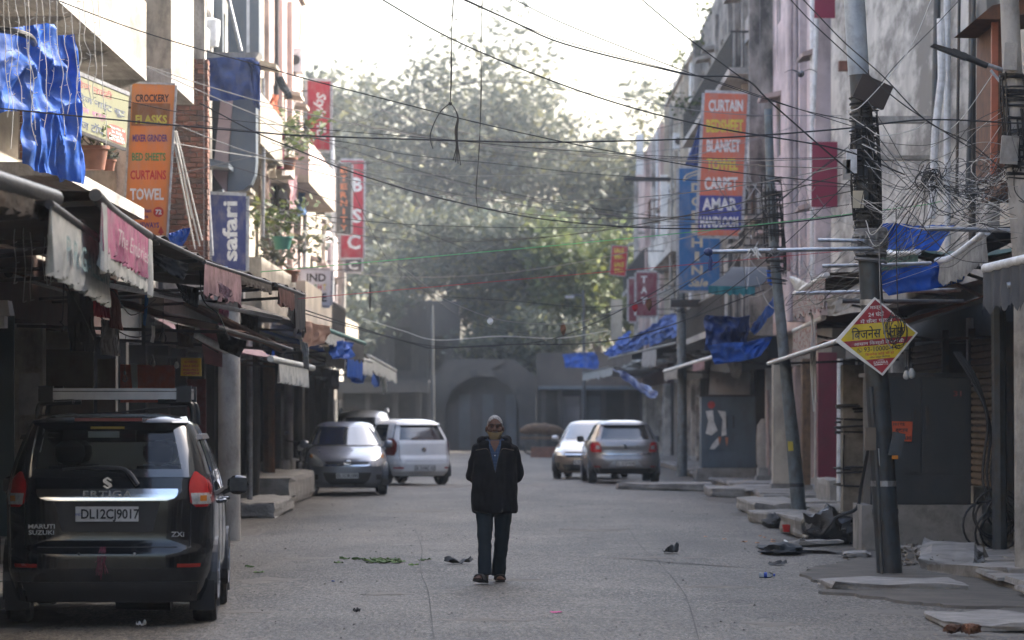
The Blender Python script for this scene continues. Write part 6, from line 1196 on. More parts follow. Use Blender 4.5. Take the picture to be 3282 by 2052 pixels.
Ac = thing('air_conditioner', 'white air conditioner box on the roof ledge beside the bay', 'air conditioner', tuple(at(615, 155, 58.5))); a = at(590, 90, 58.5); b_ = at(665, 155, 58.5); MB().box(a.x, b_.x, 58.4, 58.9, b_.z, a.z).build('case', mWhite, Ac)
mb = MB()
for k in range(7): z = b_.z + 0.03 + k * (a.z - b_.z - 0.05) / 7; mb.box(a.x + 0.02, b_.x - 0.12, 58.37, 58.4, z, z + 0.02)
mb.build('grille', mDarkMetal, Ac); MB().lathe([(0.14, 0.0), (0.17, 0.2), (0.17, 0.42), (0.06, 0.46)], 18, 'z', at(672, 150, 59.6)).build('water_drum', mPipeW, None, True).parent = Ac
Ac.children[-1].location = -ORG[Ac.name]
# laundry on the balconies
for k, (x, y, w, h, Yl, col, nm) in enumerate([(868, 300, 26, 100, 74, (0.45, 0.12, 0.05), 'orange'), (858, 440, 30, 130, 74, (0.50, 0.42, 0.32), 'cream'), (885, 430, 22, 110, 75, (0.30, 0.05, 0.10), 'maroon'), (905, 470, 20, 90, 76, (0.55, 0.50, 0.48), 'white'), (838, 520, 24, 120, 72, (0.14, 0.09, 0.07), 'brown'), (930, 560, 22, 110, 80, (0.55, 0.34, 0.36), 'pink'), (955, 600, 26, 90, 84, (0.10, 0.20, 0.38), 'blue')]):
    tarp('%s cloth hung out on the sunlit balconies' % nm, [at(x, y, Yl), at(x + w, y + 3, Yl + 0.5), at(x + w, y + h, Yl + 0.5), at(x - 3, y + h + 4, Yl)], M('laundry ' + nm, col, 0.85, transl=0.35), 0.06, 30 + k, 0, 14, 4, name='laundry', cat='cloth')
# window air boxes / shop clutter in the dark arcade
def panel(label, cor, Yv, mat, name='notice_board', cat='board', th=0.04, kids=()):
    T = thing(name, label, cat, tuple(at(*cor[3], Yv))); MB().prism([at(x, y, Yv) for x, y in cor][::-1], (0, th, 0)).build('panel', mat, T); return T
T = panel('small yellow notice with red lettering hanging under the awnings', [(580, 1147), (644, 1148), (645, 1206), (579, 1205)], 41, ink('notice yellow', (0.62, 0.40, 0.02)))
for k, y in enumerate((1160, 1173, 1186, 1197)): btext(T, ('NO PARKING', 'SALE SALE', 'FIXED PRICE', 'OPEN')[k], 612, y, 50 if k else 42, 8, 41, iR)
panel('orange-red shop panel under the awnings behind the car', [(385, 1168), (560, 1172), (560, 1290), (385, 1290)], 46, ink('shop orange', (0.40, 0.06, 0.02)), 'shop_panel', 'panel'); panel('white torn poster beside the orange-red shop panel', [(418, 1168), (440, 1168), (442, 1250), (425, 1262)], 45.9, ink('poster white', (0.42, 0.40, 0.38)), 'poster', 'poster', 0.01)
panel('grey poster on the dark blue door at the left edge', [(62, 1198), (128, 1196), (126, 1330), (60, 1330)], 36, ink('poster grey', (0.26, 0.26, 0.27)), 'poster', 'poster', 0.01); panel('dark teal shop door at the left edge', [(-20, 1000), (45, 1000), (45, 1720), (-20, 1720)], 36.3, M('dark teal door', (0.02, 0.045, 0.055), 0.5, var=0.3), 'shop_door', 'door')
panel('beige shutter panel glimpsed above the roof rack', [(130, 1120), (300, 1120), (300, 1330), (130, 1330)], 44.5, mShut, 'shop_panel', 'panel'); panel('second beige shutter strip behind the roof rack', [(312, 1150), (370, 1150), (370, 1330), (312, 1330)], 45.5, mShut, 'shop_panel', 'panel')
panel('pink and white striped shop banner below the red-brown awning', [(640, 1040), (712, 1052), (712, 1178), (655, 1165)], 47.5, ink('shop pink', (0.50, 0.22, 0.26)), 'banner', 'banner'); panel('tall blue-grey door panel beside the concrete column', [(712, 1070), (765, 1075), (765, 1190), (712, 1190)], 50, mDoor, 'shop_panel', 'panel'); panel('dark red painted door behind the roof rack', [(600, 1215), (660, 1215), (660, 1500), (600, 1500)], 48, ink('door red', (0.14, 0.02, 0.03)), 'shop_door', 'door')
tarp('red cloth banner hanging in the dark arcade', [at(292, 875, 34), at(350, 890, 34), at(352, 1022, 34), at(300, 1015, 34)], mRedCl, 0.03, 21, 0, 18, 5, name='hanging_cloth', cat='cloth'); tarp('faded red and white cloth beside the red banner', [at(345, 890, 34.6), at(370, 900, 34.6), at(398, 1060, 34.6), at(352, 1050, 34.6)], M('faded red cloth', (0.22, 0.09, 0.075), 0.85, transl=0.2), 0.03, 22, 0, 16, 5, name='hanging_cloth', cat='cloth'); tarp('pleated pale skirt hanging below the red banner', [at(325, 1020, 34.8), at(385, 1025, 34.8), at(384, 1140, 34.8), at(318, 1135, 34.8)], M('pale pleated cloth', (0.26, 0.24, 0.23), 0.85, transl=0.2), 0.05, 23, 0, 24, 9, name='hanging_cloth', cat='cloth'); tarp('narrow blue scarf hanging from the awning pipe', [at(466, 945, 38), at(478, 945, 38), at(466, 1045, 38), at(458, 1040, 38)], M('blue scarf', (0.015, 0.10, 0.30), 0.8), 0.02, 24, 0, 10, 6, name='scarf', cat='cloth')
pipe('long galvanised pipe under the awnings of the sunlit row', [at(300, 905, 33), at(560, 955, 38), at(900, 1020, 46.5)], 0.025, mSteel); pipe('second long pipe below the awning pipe', [at(290, 893, 33.4), at(480, 925, 37), at(660, 975, 42)], 0.02, mDarkMetal); pipe('rusty beam running under the lower awning', [at(600, 970, 40), at(905, 1120, 48)], 0.05, mRust); pipe('white fluorescent batten under the awnings', [at(620, 1070, 45), at(728, 1125, 47)], 0.045, mPipeW, 'lamp', 'tube_lamp')
Cn = thing('concrete_column', 'round concrete column standing behind the wing mirror of the black car', 'column', tuple(at(735, 1560, 50)[:2]) + (0,)); c = at(735, 1560, 50); MB().lathe([(0.16, -0.05), (0.15, 0.3), (0.145, 3.4)], 18, 'z', (c.x, 50, 0)).build('shaft', mConcrete, Cn, True); MB().box(c.x - 0.2, c.x + 0.2, 49.8, 50.2, 3.2, 3.5).build('capital', mConcrete, Cn)
for k, (x, Yv, r_) in enumerate([(800, 62, 0.05), (815, 66, 0.09), (862, 74, 0.12), (886, 80, 0.10), (925, 86, 0.10), (958, 92, 0.14)]): pipe('%s post in the dark arcade beyond the concrete column' % ('first', 'second', 'third', 'fourth', 'fifth', 'sixth')[k], [(pxx(x, Yv), Yv, 0), (pxx(x, Yv), Yv, 3.2)], r_, [mSteel, mShadeIn, mRust, mDarkMetal, mConcrete, mShadeIn][k], 'post', 'post')
# white lamp globe and bulbs
mGlobe = M('white plastic globe', (0.42, 0.42, 0.40), 0.35); mBulb = glassmat('clear bulb glass', (0.85, 0.85, 0.85))
def bulb(label, c, r_=0.03, drop=0.3, mat=None, group=None):
    T = thing('light_bulb', label, 'bulb', tuple(c), group=group); c = Vector(c); MB().lathe([(0.001, -r_ * 1.2), (r_ * 0.8, -r_ * 0.8), (r_, 0), (r_ * 0.75, r_ * 0.8), (r_ * 0.4, r_ * 1.6)], 14, 'z', c, cap=False).build('glass', mat or mBulb, T, True); MB().lathe([(r_ * 0.42, r_ * 1.5), (r_ * 0.42, r_ * 2.6), (r_ * 0.2, r_ * 2.8)], 10, 'z', c).build('socket', mBlackP, T, True); MB().tube([c + Vector((0, 0, r_ * 2.7)), c + Vector((0.01, 0, r_ * 2.7 + drop))], 0.004, 4).build('wire', mCable, T)
bulb('white globe lamp hanging under the near awnings', at(180, 830, 31), 0.055, 0.2, mGlobe); bulb('clear bulb hanging in the arcade right of the red cloth', at(522, 1085, 38), 0.04, 0.4); bulb('clear bulb hanging above the roof rack middle', at(490, 1165, 39), 0.03, 0.4); bulb('clear bulb hanging lowest above the roof rack', at(400, 1215, 40), 0.03, 0.4); bulb('bright bulb beside the yellow notice', at(566, 1172, 41), 0.028, 0.4, mGlobe)
Lm = thing('floodlight', 'white floodlight cut by the left edge of the photo', 'lamp', tuple(at(10, 1000, 30))); a, b_ = at(-40, 965, 30), at(42, 1012, 30); MB().box(a.x, b_.x, 29.8, 30.1, b_.z, a.z, taper=0.02).build('head', M('frosted white plastic', (0.55, 0.58, 0.60), 0.3), Lm); a, b_ = at(-40, 1014, 30), at(22, 1052, 30); MB().box(a.x, b_.x, 29.85, 30.05, b_.z, a.z).build('housing', mPipeW, Lm)
pipe('black cable with a knotted hook hanging above the black car', bez([at(210, 660, 29), at(205, 900, 29), at(200, 1020, 29), at(192, 1030, 29), at(204, 1045, 29), at(198, 1065, 29)], 5), 0.006, mCable, 'cable', 'cable')
# fairy lights
rr = random.Random(77); G = 'strings of fairy lights on the upper left balcony'
for k in range(15):
    x = 5 + k * 22 + rr.uniform(-6, 6); Yv = 37 + rr.uniform(0, 3); y1 = rr.uniform(330, 520); pts = [at(x + rr.uniform(-5, 5) + j * rr.uniform(1, 5), -30 + (y1 + 30) * j / 7, Yv) for j in range(8)]; mb = MB(); mb.tube(bez(pts, 4), 0.0045, 4)
    for p in bez(pts, 3)[::2]: mb.bar(p, p + Vector((rr.uniform(-0.05, 0.05), 0, rr.uniform(-0.01, 0.03))), 0.006)
    tag(mb.build('fairy_lights', mCableW), 'thin white fairy light string hanging from the upper left balcony', 'lights', G)
for k, (x, y0, y1) in enumerate([(48, 650, 910), (78, 640, 970), (100, 640, 965), (150, 650, 915), (140, 690, 900), (160, 700, 905)]):
    pts = [at(x + 4 * math.sin(j * 1.7 + k), y0 + (y1 - y0) * j / 6, 27 + k * 0.2) for j in range(7)]; mb = MB(); mb.tube(bez(pts, 4), 0.0035, 4)
    for p in bez(pts, 2)[::3]: mb.bar(p, p + Vector((0.025, 0, 0.012)), 0.004)
    tag(mb.build('fairy_lights', mCableW), 'thin white fairy light string hanging below the near awnings', 'lights', 'fairy light strings below the near awnings')
for k, (x0, x1, y1) in enumerate([(550, 625, 800), (556, 640, 790), (560, 615, 700), (565, 648, 770)]): pipe('pale rope slanting down the brick pier', [at(x0, 420, 56.5), at(x1, y1, 57)], 0.012, mCableW, 'rope', 'rope')['group'] = 'ropes along the brick pier'
# motorbike against the kerb left of the blue-grey hatchback
Mb = thing('motorcycle', 'dark motorcycle parked beside the blue-grey hatchback', 'motorcycle', (pxx(968, 84), 84, 0)); x = pxx(968, 84)
for y in (83.4, 84.7):
    w = MB().lathe([(0.24, -0.05), (0.29, -0.045), (0.30, 0), (0.29, 0.045), (0.24, 0.05)], 22, 'x', (x, y, 0.30), cap=False).build('wheel', mTyre, Mb, True); MB().lathe([(0.245, -0.02), (0.245, 0.02), (0.02, 0.03), (0.02, -0.03)], 22, 'x', (x, y, 0.30), cap=False).build('rim', mDarkMetal, w)
MB().tube(bez([(x, 83.5, 0.95), (x, 83.8, 0.92), (x, 84.15, 0.80), (x, 84.7, 0.82)], 6), [0.06, 0.11, 0.13, 0.13, 0.14, 0.14] + [0.11] * 13, 10).build('tank_and_seat', mBlackP, Mb, True); MB().tube([(x, 83.4, 0.3), (x, 83.6, 1.0)], 0.035, 8).build('fork', mDarkMetal, Mb); MB().box(x - 0.13, x + 0.13, 83.85, 84.35, 0.25, 0.62).build('engine', mDarkMetal, Mb); MB().tube(bez([(x - 0.34, 83.75, 1.08), (x - 0.2, 83.6, 1.05), (x + 0.2, 83.6, 1.05), (x + 0.34, 83.75, 1.08)], 5), 0.016, 6).build('handlebar', mDarkMetal, Mb); MB().lathe([(0.001, -0.08), (0.07, -0.07), (0.085, 0.0), (0.06, 0.08)], 14, 'y', (x, 83.42, 0.92)).build('headlamp', mClear, Mb, True)
for sg in (-1, 1): MB().lathe([(0.001, -0.01), (0.055, -0.008), (0.06, 0.01)], 12, 'y', (x + sg * 0.33, 83.7, 1.22)).build('mirror', mChrome, Mb, True)
# ================================================================ right side
def pole(label, pts, rads, mat, Yv, bands=()):
    T = thing('utility_pole', label, 'pole', (pxx(pts[0][0], Yv), Yv, 0)); P_ = [at(x, y, Yv) for x, y in pts]; P_[0].z = -0.05
    MB().tube(P_, rads, 14).build('shaft', mat, T, True)
    for y0, m_ in bands:
        for i in range(len(P_) - 1):
            z = pxz(y0, Yv)
            if min(P_[i].z, P_[i + 1].z) <= z <= max(P_[i].z, P_[i + 1].z):
                t = (z - P_[i].z) / (P_[i + 1].z - P_[i].z); c = P_[i].lerp(P_[i + 1], t); r_ = rads[i] + (rads[i + 1] - rads[i]) * t; MB().lathe([(r_ + 0.006, -0.03), (r_ + 0.006, 0.03)], 14, 'z', c).build('band', m_, T)
    return T
def wrap(parent, c0, c1, r_, n, seed, mat=mCable, rad=0.012, name='cable_wrap'):
    rr = random.Random(seed); c0, c1 = Vector(c0), Vector(c1); mb = MB()
    for k in range(n):
        t = rr.random(); a0 = rr.uniform(0, 6.28); rise = rr.uniform(-0.1, 0.1); pts = []
        for j in range(11): a = a0 + 6.6 * j / 10; pts.append(c0.lerp(c1, t) + Vector((math.cos(a) * r_ * rr.uniform(1.0, 1.18), math.sin(a) * r_ * rr.uniform(1.0, 1.18), rise * j / 10)))
        mb.tube(pts, rad * rr.uniform(0.6, 1.2), 5)
    for k in range(n // 2):
        a = rr.uniform(0, 6.28); p = Vector((math.cos(a), math.sin(a), 0)) * r_ * 1.12; t0 = rr.uniform(0, 0.5); mb.tube(bez([c0.lerp(c1, t0) + p, c0.lerp(c1, t0 + 0.25) + p * 1.1, c0.lerp(c1, t0 + 0.5) + p], 4), rad * 0.8, 5)
    return mb.build(name, mat, parent, True, kind='stuff')
Y1 = 39.6
P1_ = pole('near blue-grey utility pole wrapped in cables carrying the diamond notice', [(2852, 1840), (2822, 1400), (2790, 900), (2768, 450), (2745, 100), (2730, -250)], [0.135, 0.13, 0.12, 0.115, 0.10, 0.095], mPoleDark, Y1, [(1550, mSteel), (1640, mPoleDark), (970, mSteel)])
wrap(P1_, at(2785, 830, Y1), at(2766, 330, Y1), 0.13, 46, 1); wrap(P1_, at(2788, 820, Y1), at(2788, 730, Y1), 0.15, 26, 2, mCableG, 0.02, 'rag_wrap')
MB().tube([at(2752, 240, Y1), at(2735, -60, Y1), at(2728, -250, Y1)], 0.112, 14).build('upper_sleeve', M('pale blue pole paint', (0.32, 0.37, 0.42), 0.5, 0.1, var=0.2, dirt=(0.12, 0.12, 0.12), damt=0.5, scale=4), P1_, True)
def boxon(parent, name, c, w, h, d, mat, ry=0.0, lid=None):
    Mx = Matrix.Translation(Vector(c)) @ Matrix.Rotation(ry, 4, 'Y'); o = MB().box(-w / 2, w / 2, -d / 2, d / 2, -h / 2, h / 2, Mx).build(name, mat, parent); MB().box(-w / 2 - 0.006, w / 2 + 0.006, -d / 2 - 0.006, -d / 2 + 0.02, -h / 2 - 0.006, h / 2 + 0.006, Mx).build('lid', lid or mat, o); return o
J = thing('junction_box', 'rust-brown junction box tilted on the near pole', 'junction box', tuple(at(2798, 340, 39.4))); boxon(J, 'case', at(2796, 296, 39.35), 0.34, 0.25, 0.16, M('rust-brown box paint', (0.035, 0.025, 0.022), 0.6, 0.2, var=0.3), R(24))
for k, (x, y, w, h, m_, lb) in enumerate([(2728, 518, 0.10, 0.24, mPipeW, 'narrow white meter box on the near pole'), (2750, 640, 0.10, 0.17, M('cream plastic', (0.48, 0.44, 0.34), 0.5), 'small cream box low on the near pole'), (2712, 545, 0.07, 0.2, mConcrete, 'grey fuse box beside the white meter box')]): J = thing('meter_box', lb, 'box', tuple(at(x, y, 39.4))); boxon(J, 'case', at(x, y, 39.42), w, h, 0.1, m_)
J = thing('switch_box', 'beige switch box strapped low on the near pole', 'box', tuple(at(2787, 1430, 39.4))); boxon(J, 'case', at(2788, 1407, 39.4), 0.10, 0.23, 0.14, mShut); J = thing('switch_box', 'yellow-edged steel bracket sticking out of the near pole', 'box', tuple(at(2875, 1450, 39.4))); boxon(J, 'case', at(2873, 1425, 39.42), 0.12, 0.24, 0.12, mPoleDark, R(12)); MB().box(*[v for v in (at(2858, 1466, 39.3).x, at(2878, 1466, 39.3).x, 39.28, 39.3, at(0, 1472, 39.3).z, at(0, 1460, 39.3).z)]).build('edge', mAmber, J)
pipe('thin conduit leaning along the near pole', [at(2792, 1240, 39.35), at(2812, 1500, 39.35), (at(2826, 1835, 39.35).x, 39.3, 0.0)], 0.022, mPoleDark, 'conduit', 'conduit')
panel('torn white sticker on the near pole shaft', [(2808, 1436), (2818, 1438), (2820, 1495), (2812, 1470)], 39.42, iW, 'sticker', 'sticker', 0.004)
P3_ = pole('leaning grey utility pole beside the concrete steps', [(2564, 1662), (2540, 1400), (2512, 1130), (2485, 850), (2470, 600), (2462, 350)], [0.125, 0.105, 0.09, 0.08, 0.07, 0.065], mPole, 60, [(1555, mPoleDark)]); wrap(P3_, at(2490, 900, 60), at(2472, 560, 60), 0.14, 30, 5); panel('yellow sticker on the leaning grey pole', [(2525, 1415), (2541, 1415), (2543, 1445), (2527, 1446)], 59.8, iY, 'sticker', 'sticker', 0.005)
P4_ = pole('straight grey utility pole beyond the transformer cabinet', [(2186, 1525), (2186, 1300), (2183, 1000), (2180, 760)], [0.14, 0.13, 0.12, 0.11], mPole, 100.6); wrap(P4_, at(2183, 1010, 100.6), at(2181, 850, 100.6), 0.15, 16, 6)
P5_ = pole('pale slim pole far down the street beside the arch', [(1872, 1436), (1872, 1100), (1870, 930)], [0.08, 0.07, 0.06], mPoleDark, 160); pole('slim dark pole left of the arch', [(1388, 1440), (1386, 1150), (1384, 980)], [0.08, 0.07, 0.06], mPoleDark, 160)
MB().tube(bez([at(1871, 950, 160), at(1850, 945, 160), at(1830, 950, 160)], 4), 0.05, 6).build('lamp_arm', mPoleDark, P5_); MB().box(at(1812, 0, 160).x, at(1840, 0, 160).x, 159.8, 160.1, at(0, 956, 160).z, at(0, 948, 160).z).build('lamp_head', mSteel, P5_)
# concrete pole with street lamp
Y2 = 37.6
P2_ = thing('utility_pole', 'concrete pole with cables and boxes at the right edge', 'pole', (pxx(3268, Y2), Y2, 0)); MB().tube([(pxx(3300, Y2), Y2, -0.05), at(3290, 900, Y2), at(3262, 500, Y2), at(3244, 220, Y2), at(3230, -150, Y2)], [0.15, 0.13, 0.12, 0.10, 0.09], 12).build('shaft', mConcrete, P2_, True)
wrap(P2_, at(3268, 560, Y2), at(3246, 230, Y2), 0.12, 40, 7); boxon(P2_, 'meter_box', at(3237, 182, Y2 - 0.15), 0.12, 0.26, 0.10, mConcrete, R(3)); boxon(P2_, 'meter_box', at(3234, 482, Y2 - 0.16), 0.16, 0.27, 0.10, mConcrete, R(4))
Lp = thing('street_lamp', 'dark LED street lamp on an arm of the concrete pole', 'street lamp', tuple(at(3220, 225, Y2))); MB().tube([at(3235, 232, Y2), at(3130, 196, Y2)], 0.022, 8).build('arm', mSteel, Lp, True); MB().tube([at(3165, 212, Y2), at(3085, 178, Y2)], [0.032, 0.036], 10).build('sleeve', mBlackP, Lp, True); MB().bar(at(3228, 290, Y2), at(3175, 225, Y2), 0.025).build('strut', mSteel, Lp)
a, b_ = at(3095, 184, Y2), at(2985, 148, Y2); MB().prism([a + Vector((0, -0.09, 0.035)), a + Vector((0, -0.09, -0.03)), b_ + Vector((0.03, -0.07, -0.012)), b_ + Vector((0, -0.05, 0.004)), b_ + Vector((0.02, -0.06, 0.02))], (0, 0.18, 0)).build('head', mBlackP, Lp); MB().bar(at(3075, 168, Y2 - 0.0), at(3052, 160, Y2), 0.10, 0.03).build('driver', mDarkMetal, Lp)
# transformer cabinets
def cabinet(label, x0, x1, y0, y1, yb, Yv, mat, depth=1.0):
    T = thing('transformer_cabinet', label, 'cabinet', (pxx((x0 + x1) / 2, Yv), Yv, 0)); a, b_ = at(x0, y0, Yv), at(x1, y1, Yv); X0, X1, Z1, Z0 = a.x, b_.x, a.z, b_.z; MB().box(X0, X1, Yv, Yv + depth, Z0, Z1).build('case', mat, T)
    MB().box(X0 - 0.05, X1 + 0.05, Yv - 0.05, Yv + depth + 0.05, Z1, Z1 + 0.05).build('roof', mDarkMetal, T); xm = (X0 + X1) / 2; zl = Z0 + (Z1 - Z0) * 0.24
    for xa, xb in ((X0 + 0.03, xm - 0.01), (xm + 0.01, X1 - 0.03)):
        d_ = MB().box(xa, xb, Yv - 0.025, Yv - 0.001, zl + 0.02, Z1 - 0.03).build('door', mat, T); MB().box(xb - 0.09 if xa < xm - 0.1 else xa + 0.05, xb - 0.05 if xa < xm - 0.1 else xa + 0.09, Yv - 0.05, Yv - 0.025, zl + 0.55, zl + 0.85).build('handle', mDarkMetal, d_)
    MB().box(X0 + 0.03, X1 - 0.03, Yv - 0.02, Yv - 0.001, Z0 + 0.03, zl - 0.02).build('lower_panel', mat, T); MB().box(X0 - 0.12, X1 + 0.12, Yv - 0.12, Yv + depth + 0.1, -0.05, Z0 - 0.002).build('plinth', mSlab, T)
    for xx in (X0 + 0.05, X1 - 0.11): MB().box(xx, xx + 0.06, Yv - 0.02, Yv + 0.1, Z0 - 0.001, Z0 + 0.02).build('foot', mDarkMetal, T)
    return T
mCab = M('blue-grey cabinet paint', (0.075, 0.105, 0.135), 0.55, 0.1, var=0.15, dirt=(0.05, 0.05, 0.05), damt=0.5, scale=2, streak=True); mCabD = M('dark slate cabinet paint', (0.022, 0.028, 0.034), 0.5, 0.1, var=0.2, dirt=(0.05, 0.045, 0.04), damt=0.5, scale=2, streak=True)
T = cabinet('blue-grey transformer cabinet with peeling white posters', 2248, 2432, 1272, 1500, 1550, 91, mCab)
for k, (cor, m_) in enumerate([([(2262, 1318), (2285, 1315), (2288, 1350), (2300, 1380), (2280, 1396), (2262, 1390), (2270, 1350)], iW), ([(2300, 1316), (2326, 1320), (2328, 1395), (2312, 1398), (2316, 1345)], iW), ([(2282, 1425), (2302, 1402), (2304, 1425), (2290, 1440), (2275, 1440)], iW), ([(2302, 1400), (2312, 1402), (2306, 1426)], ink('orange', (0.55, 0.18, 0.08))), ([(2324, 1402), (2334, 1402), (2330, 1432)], ink('orange', (0.55, 0.18, 0.08)))]): MB().prism([at(x, y, 90.95) for x, y in cor][::-1], (0, 0.004, 0)).build('poster_scrap', m_, T)
MB().lathe([(0.09, -0.004), (0.09, 0.004)], 18, 'y', at(2280, 1298, 90.95)).build('danger_disc', iR, T)
T = cabinet('dark transformer cabinet with orange bill and number 31 behind the near pole', 2790, 3112, 1208, 1618, 1755, 47, mCabD); btext(T, '31', 3068, 1262, 26, 18, 46.95, ink('faded red', (0.16, 0.03, 0.03)), off=0.03)
bl = MB().prism([at(x, y, 46.94) for x, y in [(2852, 1350), (2925, 1352), (2922, 1416), (2850, 1412)]][::-1], (0, 0.004, 0)).build('bill', M('orange paper', (0.55, 0.09, 0.03), 0.7), T); btext(T, '301TE', 2880, 1360, 40, 9, 46.93, iK); btext(T, '430', 2908, 1404, 26, 12, 46.93, iK); btext(T, 'दुकान', 2890, 1382, 40, 16, 46.93, iK)
# piers, steps, doors along the right
def pier(label, x0, x1, y0, yb, Yv, mat, d=0.4, nm='pier', cat='pier'):
    T = thing(nm, label, cat, (pxx((x0 + x1) / 2, Yv), Yv, 0)); X0, X1 = pxx(x0, Yv), pxx(x1, Yv); MB().box(X0, X1, Yv, Yv + d, 0.28, pxz(y0, Yv)).build('shaft', mat, T); MB().box(X0 - 0.04, X1 + 0.04, Yv - 0.04, Yv + d + 0.04, -0.05, 0.28).build('base', mSlab, T); return T
T = pier('pale concrete post with yellow edges and tied cables beside the dark cabinet', 2702, 2778, 1170, 1700, 54, M('dirty beige paint', (0.24, 0.215, 0.18), 0.8, var=0.25, dirt=(0.07, 0.055, 0.03), damt=0.7, scale=2.5)); wrap(T, at(2735, 1620, 54.2), at(2735, 1290, 54.2), 0.24, 9, 8, mCable, 0.014)
pier('plain beige pier behind the leaning grey pole', 2478, 2532, 1150, 1590, 75, mTan); pier('maroon painted pillar in front of the pink house', 2622, 2682, 1130, 1590, 72, M('maroon gloss paint', (0.15, 0.012, 0.035), 0.35, var=0.2, dirt=(0.06, 0.03, 0.03), damt=0.4, scale=3)); pier('narrow wooden pillar between the beige pier and maroon pillar', 2572, 2598, 1150, 1590, 73.5, mWood)
pier('mossy concrete bollard beside the blue-grey cabinet', 2430, 2462, 1500, 1560, 84, mConcrete, 0.5, 'bollard', 'bollard'); pier('low concrete box at the far end of the dark cabinet', 3120, 3180, 1560, 1720, 48.2, mConcrete, 0.6, 'concrete_block', 'block')
pipe('white downpipe beside the maroon pillar', [at(2692, 1150, 66), at(2690, 1480, 66), (pxx(2690, 66), 66, 0.1)], 0.05, mPipeW); pipe('slim pink conduit beside the leaning grey pole', [at(2460, 1250, 86), at(2462, 1530, 86)], 0.035, mPinkT)
Cp = thing('cloth_bundle', 'pale sacking hung beside the blue-grey cabinet', 'sack', tuple(at(2447, 1495, 88))); MB().lathe([(0.05, 1.55), (0.15, 1.4), (0.17, 1.0), (0.16, 0.5), (0.10, 0.32)], 12, 'z', (pxx(2447, 88), 88, 0)).build('sack', M('pale sacking', (0.30, 0.29, 0.27), 0.9, var=0.3, scale=5, bump=0.4), Cp, True)
# drain pipes up the plaster wall
pipe('white downpipe running up the stained plaster wall', [at(3015, 60, 52), at(3018, 250, 52), at(2998, 420, 52), at(2985, 700, 52)], 0.055, mPipeW); pipe('black downpipe beside the white one on the plaster wall', [at(3005, -40, 52.6), at(2998, 300, 52.6), at(2990, 560, 52.6)], 0.05, mPoleDark); pipe('grey pipe farther along the tan house wall', [at(3122, -40, 47), at(3112, 300, 47), at(3100, 640, 47)], 0.03, mPoleDark); pipe('thin dark pipe on the tan house wall', [at(3075, -40, 49), at(3066, 640, 49)], 0.02, mDarkMetal); pipe('short grey vent pipe on the pink house edge', [at(2620, 0, 74), at(2605, 380, 74)], 0.05, mPipeW)
# rust-red balcony frame at the right edge
Fr = thing('box_balcony', 'rust-red framed box balcony cut by the right edge', 'balcony', (5.6, 43, 4.5)); mOr = M('rust-red paint', (0.36, 0.10, 0.05), 0.6, var=0.2, dirt=(0.10, 0.05, 0.03), damt=0.5, scale=3); Yv = 43.0
for cor in ([(3180, 45), (3202, 40), (3196, 560), (3176, 560)], ): MB().prism([at(x, y, Yv) for x, y in cor][::-1], (0, 0.1, 0)).build('post', mOr, Fr)
MB().prism([at(x, y, Yv) for x, y in [(3200, 60), (3230, 60), (3222, 560), (3197, 560)]][::-1], (0, 2.0, 0)).build('side_panel', mRust, Fr); MB().prism([at(x, y, Yv - 0.3) for x, y in [(3130, 60), (3180, 18), (3420, -40), (3420, 20), (3200, 62)]][::-1], (0, 2.2, 0)).build('roof', mRust, Fr); MB().box(pxx(3215, Yv), 6.44, Yv + 0.2, Yv + 2.0, pxz(620, Yv), pxz(575, Yv)).build('floor', mRust, Fr)
# maroon panels on the pink house, weathered balcony boxes, blue doors
for k, (x0, x1, y0, y1) in enumerate([(2612, 2690, -40, 58), (2603, 2688, 455, 664)]): panel(('upper', 'lower')[k] + ' maroon panel on the pale pink house', [(x0, y0), (x1, y0), (x1 - 2, y1), (x0 - 2, y1)], 72.5 if k else 73, M('maroon panel', (0.22, 0.012, 0.045), 0.5, var=0.12), 'wall_panel', 'panel', 0.06)
Cs = thing('column_casing', 'pale pink fluted column casing between the maroon panels', 'column', (pxx(2560, 78), 78, 3.5)); 
for k in range(5): x = 2532 + k * 17; MB().lathe([(0.065, 0), (0.065, 9.6)], 10, 'z', (pxx(x, 78), 78, 3.6)).build('flute', mPink, Cs, True)
MB().box(pxx(2524, 78), pxx(2612, 78), 78.02, 78.6, 3.6, 13.2).build('core', mPink, Cs)
Bx = thing('balcony', 'heavy concrete balcony soffit jutting out high on the blackened building', 'balcony', (5.0, 90, 10)); Yv = 89
MB().prism([at(x, y, Yv) for x, y in [(2405, 115), (2470, 38), (2555, 38), (2555, 0), (2470, -30), (2405, 40)]][::-1], (0, 3.0, 0)).build('box', mConcrete, Bx); MB().prism([at(x, y, Yv - 0.02) for x, y in [(2475, 40), (2550, 40), (2550, 82), (2430, 82)]][::-1], (0, 2.5, 0)).build('soffit', mTan, Bx)
